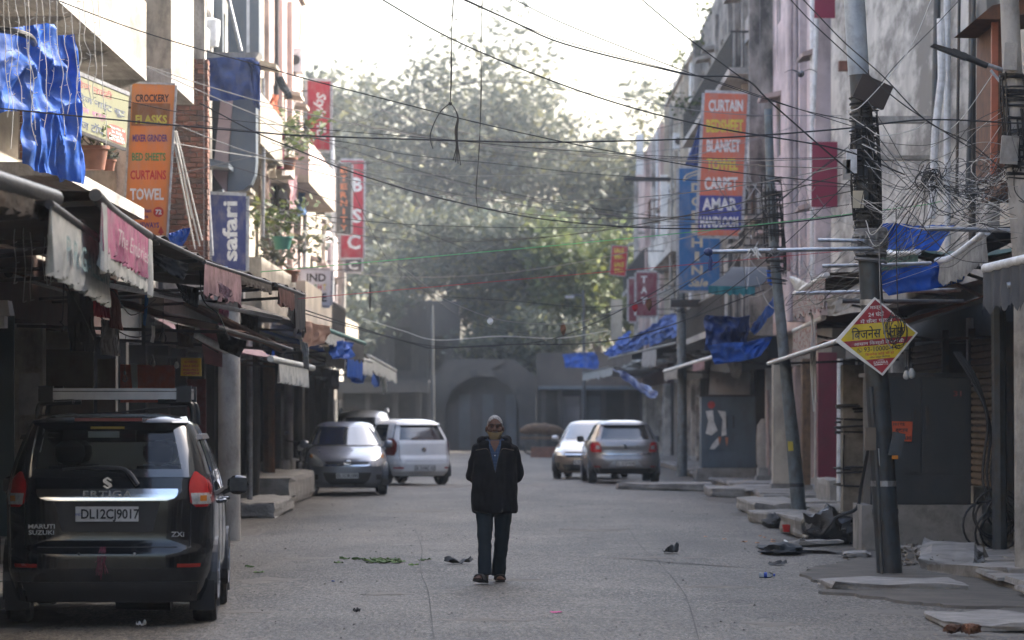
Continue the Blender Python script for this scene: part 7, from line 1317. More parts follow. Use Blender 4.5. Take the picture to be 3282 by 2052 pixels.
for k, (x0, x1, y0, y1, Yv, m_, lb) in enumerate([(2225, 2290, 135, 290, 113, mBlackW, 'black mould-stained parapet block on the far skyline'), (2165, 2228, 266, 420, 133, mGreyP, 'grey parapet block with a window slot on the far skyline'), (2395, 2420, 300, 520, 93, mWhite, 'white-washed pier beside the orange curtain banner'), (2400, 2470, 330, 520, 90.5, M('white sheet metal', (0.5, 0.51, 0.53), 0.6, var=0.2, dirt=GRIME, damt=0.4), 'white corrugated sheet on the blackened building'), (2470, 2500, 200, 600, 88.5, mGreyP, 'grey chimney stack beside the pink fluted casing')]):
    T = thing('wall_block', lb, 'wall', tuple(at((x0 + x1) / 2, y1, Yv))); a, b_ = at(x0, y0, Yv), at(x1, y1, Yv); MB().box(a.x, b_.x, Yv, Yv + 1.2, b_.z, a.z).build('wall', m_, T); MB().box(a.x - 0.04, b_.x + 0.04, Yv - 0.04, Yv + 1.24, a.z, a.z + 0.07).build('coping', mConcrete, T)
for lb, x, y, Yv, seed, sp in (('wild fig sapling growing out of the far parapet', 2262, 150, 112, 41, 0.9), ('leafy twig sprouting beside the orange curtain banner', 2215, 345, 100, 42, 0.7), ('sparse twig high against the sky on the shaded row', 2195, 190, 118, 43, 0.5), ('weed tuft on the roofline above the blackened building', 2310, 40, 108, 44, 0.8)):
    rr = random.Random(seed); T = thing('sapling', lb, 'plant', tuple(at(x, y, Yv))); c = at(x, y + 20, Yv); st = MB(); tips = []
    for k in range(5): e = c + Vector((rr.uniform(-sp, sp * 0.4), rr.uniform(-.3, .3), rr.uniform(0.1, sp))); st.tube(bez([c, c.lerp(e, 0.5) + Vector((0, 0, 0.1)), e], 3), 0.012, 4); tips += [e, c.lerp(e, 0.6)]
    st.build('stem', mBark, T); mb = MB(); leaf_cloud(mb, tips, rr, 7, 0.28, 0.085); mb.build('foliage', mLeafY, T)
# awnings on the shaded side
mStripe = M('red-striped valance', (0.45, 0.42, 0.40), 0.8, var=0.2, dirt=(0.25, 0.05, 0.05), damt=0.8, scale=9, transl=0.3, dlo=0.5, dhi=0.58); mGreenC = M('bottle green awning', (0.02, 0.10, 0.085), 0.6, var=0.3, scale=3, transl=0.25, dirt=(0.08, 0.1, 0.09), damt=0.3); mGreyC = M('slate awning cloth', (0.06, 0.07, 0.085), 0.6, var=0.3, scale=3, transl=0.15); mValG = M('off-white scalloped valance', (0.40, 0.40, 0.385), 0.8, var=0.25, dirt=(0.12, 0.11, 0.10), damt=0.5, scale=6, transl=0.3); mOrC = M('orange-brown awning underside', (0.26, 0.09, 0.04), 0.8, var=0.3, dirt=GRIME, damt=0.5, scale=3, transl=0.2)
XR = 6.3
awning('slate awning with jagged hem cut by the right edge', at(3158, 862, 36.5), at(3420, 800, 35), (6.4, 38, 3.75), (6.4, 33, 3.75), mGreyC, 31, roller=mPipeW, val=[(0, 1, (0.38, 0.44), mGreyC, 'jag')], rad=0.05)
awning('white-edged awning with scalloped valance right of the near pole', at(3005, 838, 44), at(3165, 742, 40), (6.3, 45.5, 3.9), (6.3, 40.5, 4.1), mGreyC, 32, roller=mPipeW, val=[(0.0, 1.0, (0.22, 0.30), mValG, 'jag')], rad=0.045, bend=-0.06)
awning('bottle green awning with sagging front pipe beside the near pole', at(2818, 768, 46), at(2945, 808, 44), (6.3, 49.5, 3.7), (6.3, 45.5, 3.7), mGreenC, 33, roller=mPipeW, val=[(0, 1, (0.42, 0.25), mGreenC, 'wave')], rad=0.035, bend=-0.12)
awning('dark awning with red-striped ragged valance left of the near pole', at(2548, 942, 58), at(2650, 882, 52), (6.3, 60, 3.75), (6.3, 52.5, 3.9), mCanvas, 34, roller=mPipeW, val=[(0, 1, (0.36, 0.42), mStripe, 'jag')], rad=0.045)
awning('smaller awning with pale ragged valance under the red-striped one', at(2545, 1062, 60), at(2640, 1018, 54), (6.3, 61, 3.2), (6.3, 54, 3.3), mCanvas, 35, roller=mPipeW, val=[(0, 0.8, (0.38, 0.40), mStripe, 'jag')], rad=0.04)
awning('long orange-brown awning on a pale pipe beside the diamond notice', at(2462, 1166, 62), at(2700, 1088, 47), (6.3, 62.5, 3.1), (6.3, 47, 3.25), mOrC, 36, roller=mPipeW, sagz=0.04, rad=0.03)
awning('dark awning on the shaded row above the blue-grey cabinet', at(2130, 1190, 104), at(2300, 1140, 86), (5.9, 104, 3.3), (5.9, 86, 3.4), mCanvas, 37, roller=mPipeW, val=[(0, 0.3, 0.25, mValG, 'torn'), (0.6, 0.8, 0.2, mValS, 'torn')])
awning('dark flat awning under the blue sheet farther along the shaded row', at(1952, 1150, 132), at(2170, 1100, 106), (5.6, 132, 3.6), (5.6, 106, 3.7), mCanvas, 38, val=[(0, 0.4, 0.3, mCanvas, 'torn'), (0.55, 0.75, 0.5, mValG, 'torn')])
awning('farthest small awning on the shaded row', at(1870, 1195, 158), at(1965, 1175, 136), (5.4, 158, 3.2), (5.4, 136, 3.3), mValG, 39, val=[(0, 1, 0.3, mValG, 'torn')])
Cv = thing('curved_canopy', 'grey curved sheet canopy with teal fringe above the blue tarpaulin bundle', 'canopy', tuple(at(2400, 880, 76))); MB().grid(lambda u, v: at(2270 + 70 * math.sin(min(1, v * 1.3) * 1.57) ** 1 + 160 * u, 918 - 62 * math.sin(v * 1.57), 74 + 0.1 + 1.0 * v) + Vector((0, 0, 0)), 12, 10, 0.02).build('sheet', mGreyC, Cv, True); valance('fringe', [at(2270, 916, 74), at(2420, 920, 74)], 0.16, M('teal fringe', (0.03, 0.20, 0.24), 0.7, transl=0.3), Cv, 0.02, 'torn', (0, -1, 0), 9)
# tarpaulins
tarp('blue tarpaulin bundle tied up beside the leaning grey pole', [at(2262, 1015, 70), at(2400, 1010, 70), at(2405, 1120, 70.5), at(2258, 1115, 70)], mTarpD, 0.2, 51, 0.0, 34, 2.2); tarp('bright blue tarpaulin sagging under the tied bundle', [at(2268, 1105, 69.5), at(2478, 1078, 69.5), at(2440, 1140, 69.5), at(2290, 1165, 69.5)], mTarp, 0.08, 52, 0.05, 24, 2.4); tarp('blue tarpaulin strip stretched up to the leaning grey pole', [at(2400, 1060, 68), at(2488, 940, 64), at(2492, 985, 64), at(2420, 1075, 68)], mTarp, 0.06, 53, 0, 20, 3)
tarp('bright blue tarpaulin sheet behind the bottle green awning', [at(2800, 715, 44.6), at(3060, 725, 44.6), at(3010, 800, 44.4), at(2815, 800, 44.4)], mTarp, 0.05, 54, 0, 18, 3); tarp('blue tarpaulin hanging below the white-edged awning', [at(2800, 868, 43.6), at(3130, 815, 43.8), at(3085, 905, 43.8), at(2850, 945, 43.6)], mTarp, 0.05, 55, 0.02, 22, 2.5)
tarp('blue tarpaulin stretched over the dark flat awning on the shaded row', [at(1972, 1120, 126), at(2155, 1000, 110), at(2192, 1075, 108), at(2010, 1130, 124)], mTarp, 0.2, 56, 0, 26, 1.4); tarp('farther blue tarpaulin peak on the shaded row', [at(1935, 1130, 138), at(2010, 1060, 132), at(2020, 1115, 128), at(1960, 1150, 136)], mTarp, 0.15, 57, 0, 20, 1.6); tarp('small blue tarpaulin farthest down the shaded row', [at(1805, 1135, 155), at(1905, 1130, 152), at(1910, 1185, 152), at(1815, 1175, 155)], mTarp, 0.15, 58, 0, 18, 1.4)
tarp('dark blue drape hanging under the awning behind the grey hatchback', [at(1955, 1178, 112), at(2000, 1190, 110), at(2110, 1262, 106), at(2060, 1262, 107)], mTarpD, 0.12, 59, 0.15, 22, 1.6); tarp('blue tarpaulin flap behind the orange curtain banner', [at(2240, 395, 92), at(2262, 370, 92), at(2262, 530, 92), at(2195, 530, 92)], mTarpD, 0.08, 60, 0, 16, 2)
tarp('white plastic bag stretched below the bottle green awning', [at(2908, 835, 44.6), at(2972, 845, 44.6), at(2945, 910, 44.6), at(2925, 915, 44.6)], M('white polythene', (0.45, 0.45, 0.46), 0.4, transl=0.5), 0.05, 61, 0, 16, 4, name='plastic_sheet', cat='sheet'); tarp('cream tarpaulin hanging off the red-striped awning', [at(2640, 960, 52), at(2770, 905, 51), at(2730, 985, 51), at(2655, 1015, 52)], M('dirty cream tarpaulin', (0.33, 0.31, 0.28), 0.7, var=0.25, dirt=GRIME, damt=0.4, scale=5, transl=0.3), 0.06, 62, 0, 20, 3, name='plastic_sheet', cat='sheet'); tarp('white cloth corner pulled out by a string above the red-striped valance', [at(2528, 885, 57), at(2545, 888, 57), at(2612, 918, 55), at(2555, 940, 57)], iW, 0.04, 63, 0, 14, 4, name='hanging_cloth', cat='cloth')
tarp('white sheet banner above the blue-grey cabinet', [at(2275, 1190, 91.5), at(2405, 1200, 91.5), at(2400, 1268, 91.5), at(2272, 1266, 91.5)], M('pale shop sheet', (0.40, 0.38, 0.36), 0.8, transl=0.2), 0.05, 64, 0, 14, 2, name='plastic_sheet', cat='sheet')
# horizontal pipes tied with rags
for lb, pts, Yv, r_ in (('long galvanised pipe with navy rag knot sticking out over the street', [(2272, 808), (2520, 802), (2800, 796)], 39.3, 0.022), ('short pipe tied above the long one on the near pole', [(2622, 770), (2770, 772)], 39.4, 0.02), ('pipe tied with string from the near pole to the green awning', [(2636, 853), (2820, 850), (2985, 844)], 39.9, 0.02), ('lower galvanised pipe behind the near pole', [(2552, 940), (2700, 937), (3080, 930)], 48, 0.025), ('pipe with twine wrapped end below the street lamp', [(2962, 732), (3100, 736), (3300, 742)], 39, 0.025), ('pipe stub at the right edge with twine', [(3228, 915), (3300, 900)], 36, 0.03), ('dark bar behind the diamond notice', [(2700, 965), (3090, 968)], 49, 0.03)): pipe(lb, [at(x, y, Yv) for x, y in pts], r_, mSteel if 'dark' not in lb else mDarkMetal)
T = thing('rag', 'navy rag knotted on the end of the long pipe', 'rag', tuple(at(2272, 870, 39.3))); MB().lathe([(0.001, -0.05), (0.03, -0.035), (0.045, 0.0), (0.03, 0.04), (0.001, 0.05)], 12, 'x', at(2270, 808, 39.25), cap=False).build('knot', mTarpD, T, True); MB().tube(bez([at(2274, 815, 39.25), at(2278, 830, 39.25), at(2276, 850, 39.25), at(2277, 868, 39.25)], 4), [0.012] * 5 + [0.022] * 5 + [0.02] * 3, 8).build('tail', mTarpD, T, True)
for k, x in enumerate((2418, 2482)):
    rr = random.Random(k); mb = MB()
    for j in range(9): c = at(x + rr.uniform(-10, 10), 803, 39.28); mb.tube(bez([c, c + Vector((rr.uniform(-.05, .05), -0.02, rr.uniform(-0.02, 0.03))), c + Vector((rr.uniform(-.09, .09), -0.02, -rr.uniform(0.02, 0.09)))], 3), 0.006, 4)
    tag(mb.build('rag', (iW, mCableG)[k]), ('white plastic strip tied on the long pipe', 'grey cloth strip tied on the long pipe')[k], 'rag')
for k, (x, y0, y1, Yv) in enumerate([(2605, 1010, 1320, 55), (2612, 1030, 1290, 55), (2600, 1000, 1260, 55)]): pipe('pale twine hank hanging below the red-striped awning', bez([at(x, y0, Yv), at(x + 6 * (k - 1), (y0 + y1) / 2, Yv), at(x + 4, y1, Yv)], 5), 0.012, mCableW, 'rope', 'rope')['group'] = 'twine hank below the red-striped awning'
bulb('cloudy bulb hanging below the diamond notice', at(2922, 1200, 44), 0.045, 0.25, mGlobe); bulb('smaller cloudy bulb beside the hanging one below the diamond notice', at(2905, 1205, 44), 0.04, 0.25, mGlobe)
# slatted shutters at the right edge: each slat a part
def slat_shutter(label, xa, ya, yb_, z0, z1, mat, side=1):
    T = thing('roller_shutter', label, 'shutter', (xa, (ya + yb_) / 2, z0)); n = int((z1 - z0) / 0.09); q = MB()
    q.prism([(0, 0, 0), (-0.03, 0, 0.022), (-0.03, 0, 0.068), (0, 0, 0.086)], (0, yb_ - ya, 0)); me = None
    for k in range(n):
        if me is None: m2 = MB(); m2.add([(xa + v[0], ya + v[1], z0 + v[2]) for v in [tuple(p) for p in q.v]], q.f); o0 = m2.build('slat', mat, T); me = o0
        else: o_ = me.copy(); COL.objects.link(o_); o_.parent = T; o_.location = (0, 0, 0.09 * k)
    MB().box(xa - 0.06, xa + 0.03, ya - 0.08, ya - 0.001, z0 - 0.1, z1 + 0.1).build('guide_rail', mDarkMetal, T); MB().box(xa - 0.06, xa + 0.03, yb_ + 0.001, yb_ + 0.08, z0 - 0.1, z1 + 0.1).build('guide_rail', mDarkMetal, T); MB().box(xa - 0.05, xa + 0.02, ya, yb_, z0 - 0.1, z0 - 0.002).build('bottom_rail', mDarkMetal, T); return T
mShutB = M('brown roller shutter', (0.17, 0.115, 0.075), 0.6, 0.1, var=0.25, dirt=(0.06, 0.04, 0.03), damt=0.7, scale=4)
slat_shutter('rust-brown roller shutter at the right edge beside the dark cabinet', 6.28, 47.2, 51.0, 0.45, 2.75, mShutB); slat_shutter('grey-brown roller shutter above and beyond the dark cabinet', 6.05, 52.2, 56.5, 0.45, 2.75, mShut); slat_shutter('dark roller shutter nearest the right edge', 6.42, 41.5, 46.2, 0.45, 2.7, mShutG)
pipe('dark round post at the right edge in front of the shutters', [(pxx(3205, 45), 45, 0), (pxx(3200, 45), 45, 3.2)], 0.09, mPoleDark, 'post', 'post'); pipe('white steel post between the shutters', [(pxx(3110, 51.3), 51.3, 0.2), (pxx(3108, 51.3), 51.3, 3.0)], 0.05, mPipeW, 'post', 'post')
for k in range(3): pipe('thick black cable sagging down past the rust-brown shutter', bez([at(3060 + 8 * k, 1130, 46.8), at(3120 + 8 * k, 1230, 46.4), at(3165 + 8 * k, 1350 + 30 * k, 46.2), at(3150 + 14 * k, 1540, 46), (pxx(3200 + 9 * k, 46), 46, 0.2)], 6), 0.018, mCable, 'cable', 'cable')['label'] = ('innermost', 'middle', 'outermost')[k] + ' of three thick black cables sagging down past the rust-brown shutter'
T = thing('cable_coil', 'coils of black cable heaped at the foot of the rust-brown shutter', 'cable coil', (pxx(3190, 45.6), 45.6, 0.1)); rr = random.Random(5)
for k in range(7): c = Vector((pxx(3185, 45.6) + rr.uniform(-.12, .12), 45.4 + rr.uniform(-.05, .15), 0.45 + rr.uniform(-.2, .1))); r_ = rr.uniform(0.16, 0.3); MB().tube([c + Vector((math.cos(a) * r_, 0.06 * math.sin(a * 2 + k), math.sin(a) * r_)) for a in [6.283 * j / 22 for j in range(23)]], 0.014, 5).build('loop', mCable, T, True)
# ================================================================ more clutter on the fronts
def acunit(label, x, y, Yv, w=0.8, h=0.55):
    T = thing('air_conditioner', label, 'air conditioner', tuple(at(x, y, Yv))); c = at(x, y, Yv); MB().box(c.x - 0.18, c.x + 0.18, Yv, Yv + w, c.z, c.z + h, taper=0.01).build('case', mPipeW, T); MB().lathe([(0.12, -0.004), (0.12, 0.0)], 16, 'y', (c.x, Yv - 0.002, c.z + h / 2)).build('grille', mDarkMetal, T)
    for yy in (Yv + 0.08, Yv + w - 0.12): MB().bar((c.x, yy, c.z - 0.02), (c.x + (0.5 if c.x > 0 else -0.5), yy, c.z - 0.02), 0.04).build('bracket', mDarkMetal, T)
    MB().tube(bez([(c.x, Yv + 0.1, c.z), (c.x + 0.05, Yv + 0.1, c.z - 0.5), (c.x + (0.2 if c.x > 0 else -0.2), Yv + 0.1, c.z - 1.2)], 4), 0.02, 5).build('hose', mCableW, T)
for a in (('air conditioner on the blackened building under its lowest balcony', 2420, 640, 95), ('air conditioner high on the grey and tan building', 2175, 480, 122), ('air conditioner beside the blue sign on the grey building', 2155, 640, 126), ('air conditioner low on the blackened building beside the curtain banner', 2455, 720, 89), ('air conditioner on the cream building above the white sign', 890, 690, 82), ('air conditioner on the house carrying the black vertical sign', 1040, 680, 104), ('air conditioner near the roof of the peach building', 945, 230, 87)): acunit(*a)
def crate_balcony(label, x0, x1, y0, y1, Yv, d=2.2, mat=mDarkMetal, cloth=None):
    """iron cage balcony: floor, rails and bars"""
    T = thing('cage_balcony', label, 'balcony', tuple(at((x0 + x1) / 2, y1, Yv))); a, b_ = at(x0, y0, Yv), at(x1, y1, Yv); MB().box(a.x, b_.x, Yv, Yv + d, b_.z - 0.06, b_.z).build('floor', mConcrete, T)
    for z in (b_.z + 0.02, (a.z + b_.z) / 2, a.z):
        mb = MB(); mb.bar((a.x, Yv, z), (b_.x, Yv, z), 0.035); mb.bar((a.x if a.x > 0 else b_.x, Yv, z), (a.x if a.x > 0 else b_.x, Yv + d, z), 0.035); mb.build('rail', mat, T)
    n = max(3, int((b_.x - a.x) / 0.13))
    for k in range(n + 1): x = a.x + (b_.x - a.x) * k / n; MB().bar((x, Yv, b_.z), (x, Yv, a.z), 0.022).build('bar', mat, T)
    for k in range(int(d / 0.25)): x = a.x if a.x > 0 else b_.x; MB().bar((x, Yv + k * 0.25, b_.z), (x, Yv + k * 0.25, a.z), 0.022).build('bar', mat, T)
    return T
crate_balcony('iron cage balcony crammed with junk below the white corrugated sheet', 2395, 2500, 600, 690, 86.5); crate_balcony('iron cage balcony above the grey curved canopy', 2385, 2490, 735, 790, 80); crate_balcony('rusty cage balcony on the far grey building', 2085, 2135, 640, 700, 126, mat=mRust); crate_balcony('iron cage balcony on the cream building behind the potted plants', 830, 915, 640, 720, 79); crate_balcony('upper iron cage balcony on the peach building', 905, 975, 395, 450, 88)
for k, (lb, x0, x1, y0, y1, Yv, m_) in enumerate([('grey plank leaning in the junk of the cage balcony', 2410, 2420, 610, 690, 86.8, mWood), ('white board leaning in the cage balcony', 2430, 2462, 618, 688, 87.0, iW), ('rusty tin sheet leaning behind the cage balcony bars', 2466, 2492, 606, 688, 87.2, mRust), ('pale concrete ledge across the stained plaster wall', 2790, 2990, 372, 392, 56, mConcrete), ('second pale ledge lower on the stained plaster wall', 2790, 2985, 498, 512, 56.5, mConcrete), ('bare brick patch in the stained plaster wall', 2690, 2720, 195, 225, 69, mBrk), ('long dark beam jutting from the blackened building to the far sky', 2000, 2150, 568, 580, 112, mDarkMetal), ('grey timber sign bracket under the blue sign', 2150, 2290, 960, 985, 99, mDarkMetal), ('white signboard edge on the far pink building', 2040, 2062, 430, 560, 140, mWhite), ('slim white board hanging beside the blue sign', 2118, 2140, 560, 760, 116, mWhite), ('orange-edged white board on the far shaded row', 1958, 1995, 960, 1090, 140, mCream), ('blue-framed board on the peach building', 880, 900, 90, 240, 84, M('sky blue board', (0.25, 0.48, 0.60), 0.6, var=0.15))]): panel(lb, [(x0, y0), (x1, y0), (x1, y1), (x0, y1)], Yv, m_, 'facade_board', 'board', 0.3)
for k, (lb, x, y0, y1, Yv, r_) in enumerate([('thin mast on the roof of the peach building', 905, -20, 130, 86, 0.03), ('second thin mast on the peach building roof', 962, 40, 130, 90, 0.025), ('grey pipe climbing the blackened building', 2440, 190, 620, 88.4, 0.06), ('pale pipe climbing beside the white-washed pier', 2408, 250, 560, 92, 0.05), ('rusty pipe on the far grey building', 2150, 330, 900, 118, 0.05), ('pipe up the cream building beside the laundry', 842, 250, 760, 70, 0.04), ('pale pipe beside the black vertical sign', 1066, 440, 950, 108, 0.05), ('white corner post of the last house on the sunlit row', 1094, 620, 1060, 113, 0.13), ('grey pipe down the peach building', 975, 420, 900, 90, 0.045)]): pipe(lb, [at(x, y0, Yv), at(x + 2, (y0 + y1) / 2, Yv), at(x - 1, y1, Yv)], r_, (mPipeW, mConcrete, mSteel)[k % 3])
for k, (lb, cor, Yv, m_) in enumerate([('torn grey cloth hanging over the blue-grey cabinet', [(2330, 1160), (2380, 1155), (2372, 1215), (2345, 1205)], 88, mValG), ('blue cloth tied on wires beside the leaning grey pole', [(2455, 865), (2490, 870), (2485, 920), (2460, 905)], 62, mTarp), ('pink curtain glimpsed behind the red-striped awning', [(2500, 800), (2540, 800), (2535, 870), (2505, 870)], 70, MATS['laundry pink']), ('tattered white flag on the red-brown awning end', [(925, 960), (948, 985), (945, 1040), (920, 1010)], 47, mValW), ('ragged grey strip hanging off the black awning end', [(962, 1090), (985, 1100), (990, 1180), (972, 1175)], 47.5, mValG), ('blue tarpaulin scrap under the white sheet valance', [(850, 1120), (880, 1130), (878, 1165), (855, 1160)], 58, mTarp), ('dark cloth bundle under the farthest awnings', [(1030, 1180), (1090, 1190), (1085, 1250), (1035, 1245)], 80, mShutG), ('blue scrap below the pale ragged awning', [(1120, 1195), (1175, 1200), (1165, 1228), (1125, 1225)], 90, mTarp)]): tarp(lb, [at(x, y, Yv) for x, y in cor], m_, 0.06, 80 + k, 0, 14, 3, name='hanging_cloth', cat='cloth')
# ================================================================ more goods and rags under the dark awnings of the sunlit row
mRagK = M('near-black rag', (0.02, 0.019, 0.02), 0.9, var=0.4, scale=6); mRagB = M('brown sacking', (0.09, 0.06, 0.04), 0.9, var=0.4, scale=6)  # near-black cloths, added to help fill the unlit arcade with black
for k, (lb, cor, Yv, m_) in enumerate([('black sheet added to darken the arcade behind the red cloth', [(215, 930), (300, 935), (305, 1130), (220, 1125)], 35.5, mRagK), ('ragged black flap under the fourth awning', [(560, 905), (640, 925), (632, 985), (585, 965)], 37.5, mRagK), ('dark brown sacking bundle hung above the yellow notice', [(560, 1040), (625, 1050), (618, 1120), (570, 1110)], 42, mRagB), ('torn black plastic under the lower red-brown awning', [(690, 1060), (790, 1095), (770, 1150), (705, 1120)], 44, mRagK), ('dark torn edge drooping from the long dark awning', [(470, 800), (600, 850), (590, 895), (480, 840)], 33, mRagK), ('white paper tag strip hanging in the arcade', [(487, 1040), (497, 1042), (492, 1098), (480, 1095)], 38.5, iW), ('striped shirt hanging on the arcade pipe', [(700, 985), (735, 995), (732, 1050), (703, 1045)], 43.5, mValP), ('brown blanket hung at the column', [(770, 1000), (830, 1020), (826, 1075), (775, 1060)], 46, mRagB), ('black rag on the pipe beyond the column', [(840, 1080), (880, 1095), (870, 1140), (846, 1130)], 49, mRagK), ('grey torn strip below the sooty pink flap', [(690, 905), (745, 930), (735, 965), (700, 940)], 37.2, mValS)]): tarp(lb, [at(x, y, Yv) for x, y in cor], m_, 0.05, 120 + k, 0, 16, 4, name='hanging_cloth', cat='cloth')
for k, (lb, pts, Yv, r_) in enumerate([('tangled black flex looping below the near awnings', [(250, 880), (300, 960), (360, 930), (420, 1010), (500, 960)], 34, 0.006), ('long black flex sagging along the arcade', [(300, 1000), (420, 1080), (560, 1060), (700, 1130)], 40, 0.007), ('thin rope slanting down behind the red cloth', [(205, 900), (260, 1000), (300, 1090)], 33.5, 0.006), ('black wire hanging from the fourth awning to the column', [(640, 860), (650, 960), (700, 1010), (735, 1090)], 39, 0.007)]): pipe(lb, bez([at(x, y, Yv) for x, y in pts], 6), r_, mCable, 'cable', 'cable', 5)
# ================================================================ wires across the street
def wire(label, pts, Yv, r_, mat=mCable, grp=None, name='cable'):
    n = len(pts); ys = Yv if isinstance(Yv, (list, tuple)) else [Yv] * n
    o = MB().tube(bez([at(x, y, yy) for (x, y), yy in zip(pts, ys)], 7), r_ * 0.72, 5).build(name, mat, None, True); return tag(o, label, 'cable', grp)
wire('thick black cable slanting down across the sky to the cable tangle', [(1193, 0 - 20), (1446, 124), (1752, 253), (2021, 344), (2300, 411), (2687, 478), (2900, 560)], 38, 0.011); wire('thick black cable over the treetop bending at a knot above the curtain banner', [(1450, -20), (1645, 70), (1806, 140), (2118, 220), (2231, 243), (2384, 253), (2473, 331), (2661, 496), (2790, 600)], 38.5, 0.012)
wire('thin black wire running close beside the thick cable over the treetop', [(1440, -20), (1640, 68), (1810, 132), (2118, 216), (2300, 262), (2560, 350), (2780, 420)], 39, 0.006); wire('straight black wire from the top of the sky to the near pole', [(1620, -16), (1806, 75), (2118, 199), (2300, 266), (2560, 350), (2770, 395)], 39.2, 0.007); wire('steep black cable from the top edge meeting the knot above the curtain banner', [(2040, -16), (2190, 110), (2374, 248), (2390, 256)], 38.5, 0.009)
wire('long black wire falling from the upper left corner across the whole street', [(150, -12), (405, 85), (630, 155), (820, 207), (1000, 258), (1312, 338), (1537, 395), (1854, 465), (2300, 545), (2700, 590), (2800, 620)], 37.5, 0.008); wire('thick level black cable crossing the whole picture above the signs', [(-30, 345), (410, 388), (820, 424), (1000, 436), (1500, 452), (1800, 456), (2300, 442), (2700, 413), (2969, 384), (3300, 397)], 36.8, 0.011)
wire('kinked black cable sagging from the sunlit row to the shaded side', [(640, 330), (820, 425), (1000, 500), (1102, 543), (1301, 607), (1451, 645), (1596, 677), (1752, 704), (2021, 728), (2300, 732), (2560, 710), (2760, 685)], 40, 0.010); wire('thin dark wire just below the kinked sagging cable', [(1000, 690), (1240, 715), (1470, 726), (1800, 730), (2300, 715), (2760, 650)], 46, 0.006); wire('thin grey wire peaking in front of the treetop', [(560, 560), (1000, 450), (1460, 272), (1840, 292), (2300, 362), (2700, 372)], 52, 0.008, mCableG); wire('thin wire crossing below the level cable', [(300, 300), (620, 368), (1000, 412), (1400, 445), (1780, 480), (2300, 508), (2700, 505)], 44, 0.006); wire('fine wire drooping in front of the tree centre', [(620, 400), (1100, 455), (1300, 495), (1640, 530), (1900, 558), (2300, 582), (2740, 600)], 50, 0.007)
wire('bright green string crossing the street', [(835, 872), (1300, 830), (1800, 785), (2300, 735), (2900, 665), (3020, 645)], 45, 0.008, M('green string', (0.10, 0.42, 0.16), 0.6)); wire('thin red string crossing below the green one', [(955, 958), (1500, 910), (2100, 858), (2700, 805)], 46, 0.006, M('red string', (0.40, 0.03, 0.05), 0.6)); wire('low sagging black cable pair drooping in front of the arch', [(950, 985), (1150, 1050), (1335, 1105), (1405, 1116), (1613, 1105), (1890, 1100), (2100, 1059), (2450, 930)], 55, 0.012); wire('second low black cable twisting along the drooping one', [(960, 1000), (1150, 1056), (1320, 1098), (1430, 1112), (1600, 1108), (1810, 1075), (2100, 935), (2250, 820), (2500, 640), (2720, 470)], 54, 0.010); wire('pale cable hanging in a long curve above the arch', [(1224, 805), (1372, 920), (1428, 960), (1580, 1020), (1729, 1038), (1868, 1029), (2100, 948), (2480, 770)], 48, 0.008, mCableG); wire('thin cable rising from the drooping pair to the long pipe', [(1410, 950), (1640, 965), (1900, 985), (2140, 960), (2520, 900)], 60, 0.007); wire('thin dark wire falling through the haze left of the arch', [(1100, 540), (1224, 805), (1300, 880), (1500, 1030), (1720, 1075)], 62, 0.007); wire('fine white thread drooping across the lower haze', [(1160, 1020), (1290, 1060), (1400, 1090), (1600, 1078), (1790, 1084), (1950, 1060)], 70, 0.010, mCableW)
wire('dark wire rising steeply from the awnings to the near pole on the shaded side', [(2230, 1010), (2400, 880), (2560, 740), (2740, 560)], 45, 0.008); wire('second rising dark wire beside the blue sign', [(2080, 990), (2300, 840), (2540, 610), (2760, 455)], 48, 0.008); wire('thin wire from the upper left pole down past the red script sign', [(560, 480), (830, 560), (1000, 620), (1240, 700), (1500, 800)], 58, 0.007); wire('fine wire swinging up from the red sign to the sky', [(880, 330), (1000, 230), (1060, 130), (1108, 30), (1090, 10), (1040, -10)], 60, 0.006, mCableG)
wire('pair of dark cables diving from the top edge to the cable tangle, upper one', [(2560, -16), (2700, 130), (2830, 245), (2970, 388), (3110, 460), (3230, 560)], 37.8, 0.009); wire('pair of dark cables diving from the top edge to the cable tangle, lower one', [(2520, -16), (2600, 70), (2730, 190), (2850, 300), (2960, 380), (3150, 500)], 37.9, 0.009); wire('white looping cable from the junction box to the right edge', [(2990, -16), (2930, 130), (2870, 220), (2760, 340), (2715, 360), (2780, 410), (2830, 435), (2930, 415), (2975, 390), (3000, 415), (3030, 423), (3090, 370), (3180, 240)], 38.2, 0.007, mCableW); wire('black cable rising from the tangle to the top right', [(3090, -16), (2990, 90), (2870, 210), (2800, 300)], 38.4, 0.006)
rr = random.Random(31); LA = [('concrete balcony', 470, 240, 50), ('orange banner', 555, 420, 51), ('grey-blue bay', 820, 330, 63), ('navy sign', 790, 640, 63), ('cream building', 860, 470, 72), ('red script sign', 1058, 300, 92), ('white block-letter sign', 1060, 870, 88)]; RA = [('curtain banner', 2262, 420, 86), ('blue sign', 2180, 620, 97), ('leaning grey pole', 2475, 640, 60), ('near pole', 2765, 520, 40), ('blackened building', 2420, 260, 90), ('pink house', 2540, 420, 78)]
for k, (i, j) in enumerate([(0, 3), (0, 2), (1, 5), (1, 3), (2, 0), (2, 2), (3, 1), (3, 3), (4, 4), (4, 2), (5, 0), (5, 3), (6, 1), (6, 2), (2, 3), (4, 5)]):
    (ln, x0, y0, ya), (rn, x1, y1, yb_) = LA[i], RA[j]; a, b_ = at(x0, y0 + rr.uniform(-30, 60), ya), at(x1, y1 + rr.uniform(-30, 90), yb_); tag(MB().tube(sag(a, b_, rr.uniform(0.15, 0.9), 18), 0.0045 + 0.00005 * (ya + yb_) / 2, 4).build('cable', rr.choice([mCable, mCable, mCableG]), None, True), 'thin wire strung from the %s across to the %s' % (ln, rn), 'cable')
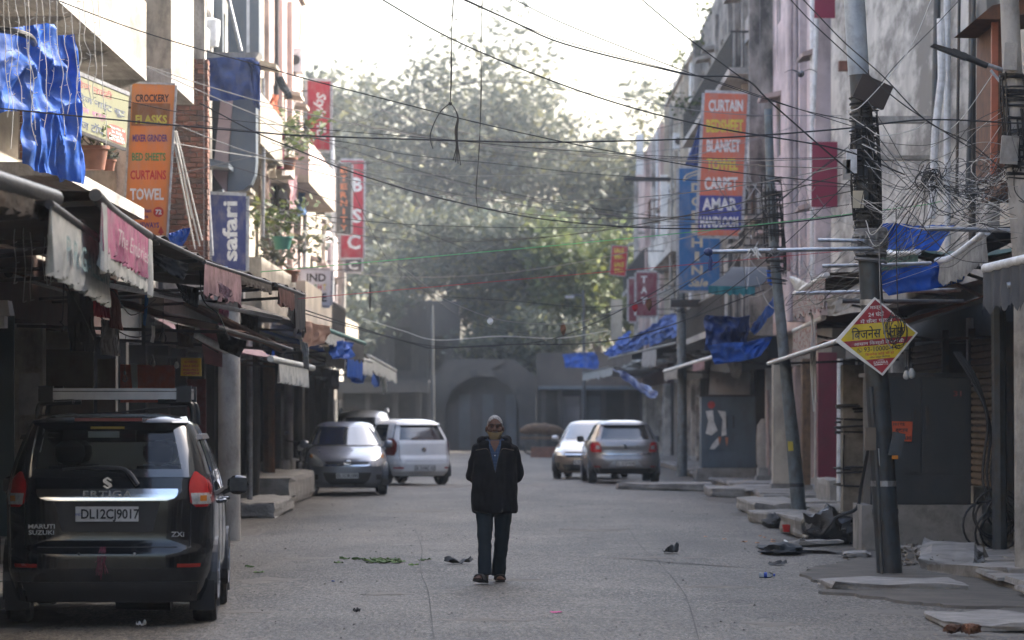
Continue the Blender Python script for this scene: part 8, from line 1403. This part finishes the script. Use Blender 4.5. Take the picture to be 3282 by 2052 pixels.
# hanging cut wires
T = thing('hanging_wires', 'cut black wires with frayed knot hanging from the top of the picture', 'wires', tuple(at(1443, 500, 37.5))); rr = random.Random(8)
for k in range(3): MB().tube(bez([at(1453 + k, -20, 37.5), at(1448 + rr.uniform(-2, 2), 120, 37.5), at(1446 + rr.uniform(-2, 2), 240, 37.5), at(1443, 330, 37.5)], 6), 0.0045, 5).build('strand', mCable, T, True)
MB().lathe([(0.001, -0.02), (0.016, -0.012), (0.018, 0.01), (0.001, 0.022)], 10, 'z', at(1443, 332, 37.5), cap=False).build('knot', mCable, T, True); MB().tube(bez([at(1440, 333, 37.5), at(1415, 355, 37.5), at(1394, 390, 37.5), at(1380, 430, 37.5), at(1381, 455, 37.5), at(1388, 478, 37.5)], 6), 0.006, 5).build('strand', mCable, T, True)
for k in range(4): MB().tube(bez([at(1445, 333, 37.5), at(1458, 350, 37.5), at(1466 + k, 378, 37.5), at(1458 + 2.5 * k, 420, 37.5), at(1462 + 2 * k, 470, 37.5), at(1452 + 8 * k, 515 + 5 * k, 37.5)], 6), 0.0055, 5).build('strand', mCable, T, True)
T = thing('hanging_wires', 'long twisted wire hanging straight down right of the frayed knot', 'wires', tuple(at(1532, 680, 38)))
for k in range(2): MB().tube(bez([at(1545 + k * 1.5, -20, 38), at(1542 - k, 150, 38), at(1541 + k * 2, 300, 38), at(1536 - k, 480, 38), at(1527 + k * 1.5, 580, 38), at(1526, 630, 38), at(1533, 680, 38)], 6), 0.004, 5).build('strand', mCable, T, True)
for lb, x, y, Yv, h, m_ in (('small white tag hanging from the pale curved cable', 1571, 1030, 48, 0.09, iW), ('shrivelled brown leaf hanging from the low drooping cable', 1805, 1055, 54, 0.18, mRust), ('dried red leaf hanging beside the maroon sign', 2035, 985, 50, 0.12, mRedCl), ('dried brown leaf hanging on the cable beside the maroon sign', 2080, 975, 50, 0.18, mRust), ('black cable end hanging in the haze left of the arch', 1186, 955, 62, 0.5, mCable)):
    c = at(x, y, Yv); o_ = MB().grid(lambda u, v: c + Vector(((u - 0.5) * 0.05 * math.sin(math.pi * (0.1 + 0.85 * v)) * (1.6 if h < 0.4 else 0.8), 0.02 * math.sin(v * 5 + u * 2), h / 2 - h * v)), 4, 10, 0.004).build('hanging_scrap', m_, None, True); tag(o_, lb, 'scrap')
# cable tangle between the two near poles: uncountable
rr = random.Random(12); knot = at(2985, 565, 38.0); mbs = {0: MB(), 1: MB(), 2: MB()}
ends = [at(2770, 400 + 40 * k, 39.3) for k in range(9)] + [at(3258, 330 + 60 * k, 37.5) for k in range(8)] + [at(2600 - 20 * k, 900 + 20 * k, 45) for k in range(5)] + [at(2800 + 30 * k, 820, 41) for k in range(5)] + [at(3150 + 20 * k, 650, 39) for k in range(6)]
for k in range(120):
    a, b_ = rr.choice(ends), (rr.choice(ends) if rr.random() < 0.45 else knot); a = a + Vector((rr.gauss(0, .05), rr.gauss(0, .12), rr.gauss(0, .12))); b_ = b_ + Vector((rr.gauss(0, .05), rr.gauss(0, .06), rr.gauss(0, .06))); m1 = a.lerp(b_, rr.uniform(0.25, 0.4)) + Vector((rr.gauss(0, .08), 0, -rr.uniform(-0.02, 0.32))); m2 = a.lerp(b_, rr.uniform(0.6, 0.8)) + Vector((rr.gauss(0, .08), 0, -rr.uniform(-0.05, 0.30)))
    mbs[rr.choice((0, 0, 0, 1, 2))].tube(bez([a, m1, m2, b_], 7), rr.uniform(0.0022, 0.0055), 4)
for k in range(12):
    c = knot + Vector((rr.gauss(0, .03), rr.gauss(0, .03), rr.gauss(0, .05))); r_ = rr.uniform(0.04, 0.12); ax_ = rr.uniform(-.5, .5); mbs[0].tube([c + Vector((math.cos(a) * r_, ax_ * math.sin(a) * 0.05, math.sin(a) * r_ * 0.9)) for a in [6.283 * j / 14 for j in range(15)]], 0.005, 4)
for k in range(34):
    c = at(rr.uniform(3050, 3270), rr.uniform(520, 660), 38 + rr.uniform(-.6, .6)); r_ = rr.uniform(0.03, 0.14); mbs[rr.choice((0, 1, 2))].tube([c + Vector((math.cos(a) * r_, 0.04 * math.sin(2 * a + k), math.sin(a) * r_ * rr.uniform(0.8, 1.2))) for a in [6.0 * j / 12 for j in range(13)]], 0.004, 4)
for k, nm in ((0, 'black'), (1, 'white'), (2, 'grey')): tag(mbs[k].build('cable_tangle', (mCable, mCableW, mCableG)[k], None, True), nm + ' cables of the knotted tangle between the two near poles', 'cable tangle', 'tangled cables', 'stuff')
mb = MB()
for k in range(46):
    x, y = rr.uniform(2380, 2620), rr.uniform(560, 900); mb.tube(sag(at(x, y, 62 + rr.uniform(-4, 10)), at(x + rr.uniform(-160, 160), y + rr.uniform(-90, 130), 62 + rr.uniform(-4, 10)), rr.uniform(0.05, 0.4), 8), rr.uniform(0.004, 0.009), 4)
tag(mb.build('cable_tangle', mCableG, None, True), 'thin grey wires bundled around the leaning grey pole', 'cable tangle', 'tangled cables', 'stuff')
T = thing('cable_coil', 'black cable coil hung over the diamond notice', 'cable coil', tuple(at(2880, 1000, 39.0)))
for k in range(9): c = at(2872 + rr.uniform(-14, 14), 1060 + rr.uniform(-18, 18), 38.98 - 0.005 * k); rx_, rz_ = rr.uniform(0.05, 0.11), rr.uniform(0.10, 0.20); MB().tube([c + Vector((math.cos(a) * rx_, 0.012 * math.sin(a * 3), math.sin(a) * rz_)) for a in [6.283 * j / 20 + 0.3 for j in range(21)]], 0.0045, 4).build('loop', mCable, T, True)
MB().tube(bez([at(2872, 660, 38.9), at(2874, 860, 38.9), at(2878, 1000, 38.9)], 5), 0.006, 5).build('lead', mCable, T); MB().tube(bez([at(2818, 780, 38.9), at(2822, 960, 38.9), at(2838, 1080, 38.9), at(2858, 1118, 38.9)], 5), 0.007, 5).build('lead', mCableG, T)
mb = MB()
for k in range(11): x = 2450 + rr.uniform(-20, 250); y = rr.uniform(120, 520); mb.tube([at(x, -10, 80), at(x + rr.uniform(-8, 8), y, 80)], 0.008, 4)
tag(mb.build('cable_tangle', mCableG), 'faint vertical wires hanging down the pink and blackened houses', 'wires', 'tangled cables', 'stuff')
# pigeon in flight
T = thing('pigeon', 'grey pigeon flying in front of the pale pink house', 'bird', tuple(at(2567, 235, 60))); c = at(2567, 237, 60); prof = [(0.001, -0.16), (0.02, -0.13), (0.03, -0.08), (0.055, -0.02), (0.055, 0.04), (0.035, 0.09), (0.028, 0.12), (0.026, 0.15), (0.006, 0.175)]; MB().lathe(prof, 12, 'y', c, cap=False).build('body', M('pigeon grey', (0.11, 0.12, 0.14), 0.7, var=0.3), T, True)
for sg in (-1, 1): MB().grid(lambda u, v: c + Vector((sg * (0.03 + 0.23 * u), 0.05 - 0.12 * v * (1 - 0.5 * u) + 0.05 * u, 0.05 * math.sin(u * 3.0) + 0.02)), 6, 3, 0.008).build('wing', MATS['pigeon grey'], T, True)
# ================================================================ litter and rubbish
def groundpt(px, py): Yv = gy(py); x = pxx(px, Yv); return Vector((x, Yv, road_z(x, Yv)))
def bag(label, px, py, sx, sy, sz, mat, seed):
    c = groundpt(px, py); V = MB().lathe([(math.sin(math.pi * k / 14) + 1e-3, -math.cos(math.pi * k / 14)) for k in range(15)], 26); q = []
    for v in V.v: p = Vector(v); n = 1 + 0.38 * mnoise.noise(p * 1.7 + Vector((seed, 0, 0))) + 0.18 * mnoise.noise(p * 4 + Vector((0, seed, 0))); q.append(c + Vector((p.x * sx * n, p.y * sy * n, max(-0.02, (p.z * 0.5 + 0.42) * sz * n))))
    o = MB(); o.add(q, V.f); return tag(o.build('rubbish_bag', mat, None, True), label, 'bag')
mPoly = M('black polythene', (0.012, 0.012, 0.014), 0.3, var=0.3, bump=0.6, bscale=25); bag('large black rubbish bag heaped beside the dark cabinet', 2655, 1738, 0.36, 0.25, 0.48, mPoly, 1); bag('smaller black rubbish bag against the pale post', 2725, 1738, 0.20, 0.2, 0.36, mPoly, 2); bag('flattened dark cloth trailing onto the road from the rubbish bags', 2500, 1775, 0.30, 0.35, 0.14, M('dark navy cloth', (0.016, 0.022, 0.028), 0.8), 3); bag('grey stone lump at the pavement edge behind the leaning pole', 2480, 1690, 0.16, 0.3, 0.2, M('sooty stone', (0.05, 0.05, 0.05), 0.9), 4)
pipe('bent black hose arching over the rubbish bags', bez([at(2640, 1710, 47.5), at(2680, 1660, 47.5), at(2745, 1630, 47.5), at(2760, 1560, 47.6), at(2790, 1400, 47)], 6), 0.022, mBlack, 'hose', 'hose'); pipe('curled pale cable on the road beside the rubbish bags', bez([groundpt(2515, 1728), groundpt(2530, 1742) + Vector((0, 0, 0.02)), groundpt(2580, 1742) + Vector((0, 0, 0.02)), groundpt(2600, 1730)], 5), 0.02, mCableW, 'cable', 'cable')
c = groundpt(2527, 1712); tag(MB().lathe([(0.07, 0), (0.09, 0.09), (0.095, 0.1), (0.085, 0.1), (0.065, 0.01)], 18, 'z', c + Vector((0, 0, 0.06))).build('plastic_tub', M('bright red plastic', (0.5, 0.02, 0.015), 0.4), None, True), 'small red plastic tub beside the rubbish bags', 'tub')
T = thing('plastic_bottle', 'crumpled clear water bottle with blue cap lying on the road', 'bottle', tuple(groundpt(2448, 1850))); c = groundpt(2432, 1848) + Vector((0, 0, 0.03)); MB().lathe([(0.001, 0), (0.028, 0.003), (0.03, 0.05), (0.026, 0.07), (0.03, 0.09), (0.03, 0.12), (0.012, 0.15)], 14, 'x', c, cap=False).build('body', glassmat('bottle plastic', (0.8, 0.85, 0.9)), T, True); MB().lathe([(0.0305, 0.055), (0.0305, 0.085)], 14, 'x', c, cap=False).build('label', mBlueInk, T); MB().lathe([(0.014, 0.15), (0.014, 0.17), (0.001, 0.171)], 12, 'x', c).build('cap', mBlueInk, T)
rr = random.Random(21); mGl = leafmat('fallen green leaf', (0.07, 0.13, 0.03), 0.2)
def litter(name, label, px, py, mat, size, cat, seed, group=None, n=5, curl=0.35):
    c = groundpt(px, py); r2 = random.Random(seed); a = r2.uniform(0, 6.28); u_, v_ = Vector((math.cos(a), math.sin(a), 0)), Vector((-math.sin(a), math.cos(a), 0)); asp_ = r2.uniform(0.5, 0.9)
    o = MB().grid(lambda u, v: c + u_ * (u - .5) * size + v_ * (v - .5) * size * asp_ * math.sin(math.pi * (0.12 + 0.8 * u)) + Vector((0, 0, 0.006 + size * curl * abs(mnoise.noise((u * 2.3 + seed, v * 2.3, seed))) + size * curl * 0.6 * (u - .5) ** 2)), n, n, 0.002).build(name, mat, None, True); return tag(o, label, cat, group)
for k in range(26): litter('fallen_leaf', 'fresh green leaf lying in the small heap on the road left of the person', 1205 + rr.gauss(0, 38), 1806 + rr.uniform(-7, 6), mGl, rr.uniform(0.08, 0.16), 'leaf', k, 'green leaves heaped on the road')
for k, (x, y) in enumerate([(1365, 1803), (1350, 1806), (1105, 1800), (1085, 1812), (800, 1820), (830, 1838), (1270, 1812), (1325, 1822)]): litter('fallen_leaf', 'stray green leaf beside the leaf heap on the road', x, y, mGl, 0.12, 'leaf', 50 + k, 'stray green leaves on the road')
for k in range(9): litter('paper_scrap', 'small orange petal scrap scattered on the road in front of the steps', 2100 + rr.uniform(60, 390), 1725 + rr.uniform(-12, 25), ink('petal', (0.5, 0.2, 0.06)), rr.uniform(0.05, 0.09), 'scrap', 70 + k, 'orange petals on the road')
litter('rag', 'dark rag lying on the road right of the person', 2150, 1777, M('dark rag cloth', (0.02, 0.022, 0.024), 0.9), 0.36, 'rag', 90, n=10, curl=0.5); litter('newspaper', 'dark crumpled paper on the road just left of the person', 1470, 1812, M('dirty paper', (0.11, 0.11, 0.11), 0.9, var=0.5, scale=12), 0.34, 'paper', 91, n=10, curl=0.4); litter('plastic_scrap', 'pink plastic scrap on the road near the bottom edge', 1782, 1970, ink('magenta', (0.42, 0.02, 0.16)), 0.11, 'scrap', 92, curl=0.2); litter('stone', 'black lump lying on the road at the bottom', 1143, 1967, mBlack, 0.07, 'stone', 93, n=8, curl=1.2); litter('plastic_scrap', 'white crumpled plastic on the road beside the black car', 452, 2010, iW, 0.08, 'scrap', 94, n=8, curl=0.9); litter('bottle_cap', 'blue bottle cap on the road left of the person', 1068, 1865, mBlueInk, 0.05, 'cap', 95, n=6, curl=0.5); litter('plastic_scrap', 'black plastic scrap on the road near the pavement steps', 2490, 1808, mBlack, 0.24, 'scrap', 96, n=8)
mLit = MB(); mLitD = MB()
for k in range(500):
    Yv = 27.5 + 75 * rr.random() ** 1.8; x = rr.uniform(-4.6, 4.9); s_ = rr.uniform(0.005, 0.02); z = road_z(x, Yv); p = Vector((x, Yv, z)); q = (mLit if rr.random() < 0.35 else mLitD); a = rr.uniform(0, 3)
    q.add([p + Vector((math.cos(a + j * 1.57) * s_ * rr.uniform(.6, 1.2), math.sin(a + j * 1.57) * s_ * rr.uniform(.6, 1.2), 0)) for j in range(4)] + [p + Vector((0, 0, s_ * rr.uniform(0.4, 0.9)))], [(0, 1, 4), (1, 2, 4), (2, 3, 4), (3, 0, 4)])
tag(mLit.build('pebbles', mPatch), 'pale pebbles and crumbs scattered over the road', 'pebbles', None, 'stuff'); tag(mLitD.build('pebbles', mTar), 'dark grit and crumbs scattered over the road', 'grit', None, 'stuff')
# rubble along the right edge and rubbish on the left
mb = MB()
for k in range(260):
    Yv = rr.uniform(40, 47.5); x = pxx(rr.uniform(2830, 3160), Yv); s_ = rr.uniform(0.008, 0.04); p = Vector((x, Yv, 0.05)); mb.add([p + Vector((rr.gauss(0, s_), rr.gauss(0, s_), abs(rr.gauss(0, s_)))) for j in range(6)], [(0, 1, 2), (0, 2, 3), (0, 3, 4), (1, 2, 5), (2, 3, 5), (3, 4, 5), (0, 1, 4), (1, 4, 5)])
tag(mb.build('rubble', mGround), 'crumbled earth and rubble in front of the dark cabinet', 'rubble', None, 'stuff')
for k, (px, py, sx, sz, col, lb) in enumerate([(775, 1600, 0.16, 0.16, (0.30, 0.10, 0.03), 'orange bundle in the rubbish beside the wing mirror'), (800, 1590, 0.14, 0.2, (0.10, 0.06, 0.04), 'brown bundle in the rubbish beside the wing mirror'), (820, 1612, 0.14, 0.08, (0.03, 0.06, 0.16), 'blue plastic sheet in the rubbish beside the wing mirror'), (758, 1590, 0.1, 0.14, (0.35, 0.30, 0.05), 'yellow packet in the rubbish beside the wing mirror'), (838, 1622, 0.16, 0.07, (0.05, 0.05, 0.05), 'black rag in the rubbish beside the wing mirror')]): bag(lb, px, py, sx, 0.25, sz, M('rubbish %d' % k, col, 0.7, var=0.3), 10 + k)
# handcart with sacks near the arch
T = thing('handcart', 'wooden handcart loaded with a brown bundle beside the arch', 'cart', (pxx(1740, 150), 150, 0)); x = pxx(1740, 150); MB().box(x - 0.9, x + 0.9, 149.6, 150.6, 0.62, 0.72).build('bed', mWood, T); bundle = MB().tube(bez([(x - 0.9, 150, 0.95), (x - 0.3, 150, 1.05), (x + 0.4, 150, 1.0), (x + 0.9, 150, 0.9)], 4), [0.08, 0.14, 0.2, 0.2, 0.22, 0.2, 0.24, 0.2, 0.2, 0.18, 0.14, 0.1, 0.06], 10).build('bundle', mWood, T, True)
for sg in (-1, 1): MB().lathe([(0.27, -0.03), (0.30, 0), (0.27, 0.03), (0.24, 0)], 20, 'y', (x + sg * 0.5, 149.5, 0.3), cap=False).build('wheel', mTyre, T, True)
T = thing('planter_box', 'low brick-red planter in front of the arch beside the handcart', 'planter', (pxx(1760, 140), 140, 0)); MB().box(pxx(1700, 140), pxx(1790, 140), 140, 140.6, 0, 0.4, taper=0.03).build('box', mBrk, T); MB().box(pxx(1702, 140), pxx(1788, 140), 140.04, 140.56, 0.37, 0.405).build('soil', mGround, T)
# ================================================================ haze
mh = bpy.data.materials.new('smoky haze'); mh.use_nodes = True; nt = mh.node_tree
for n in list(nt.nodes):
    if n.type != 'OUTPUT_MATERIAL': nt.nodes.remove(n)
pv = nt.nodes.new('ShaderNodeVolumePrincipled'); pv.inputs['Color'].default_value = (0.80, 0.90, 1.0, 1); pv.inputs['Density'].default_value = HAZE; pv.inputs['Anisotropy'].default_value = 0.25
nt.links.new(pv.outputs[0], [n for n in nt.nodes if n.type == 'OUTPUT_MATERIAL'][0].inputs['Volume'])
MB().box(-310, 310, -70, 430, -1.1, 26).build('haze', mh, kind='stuff')
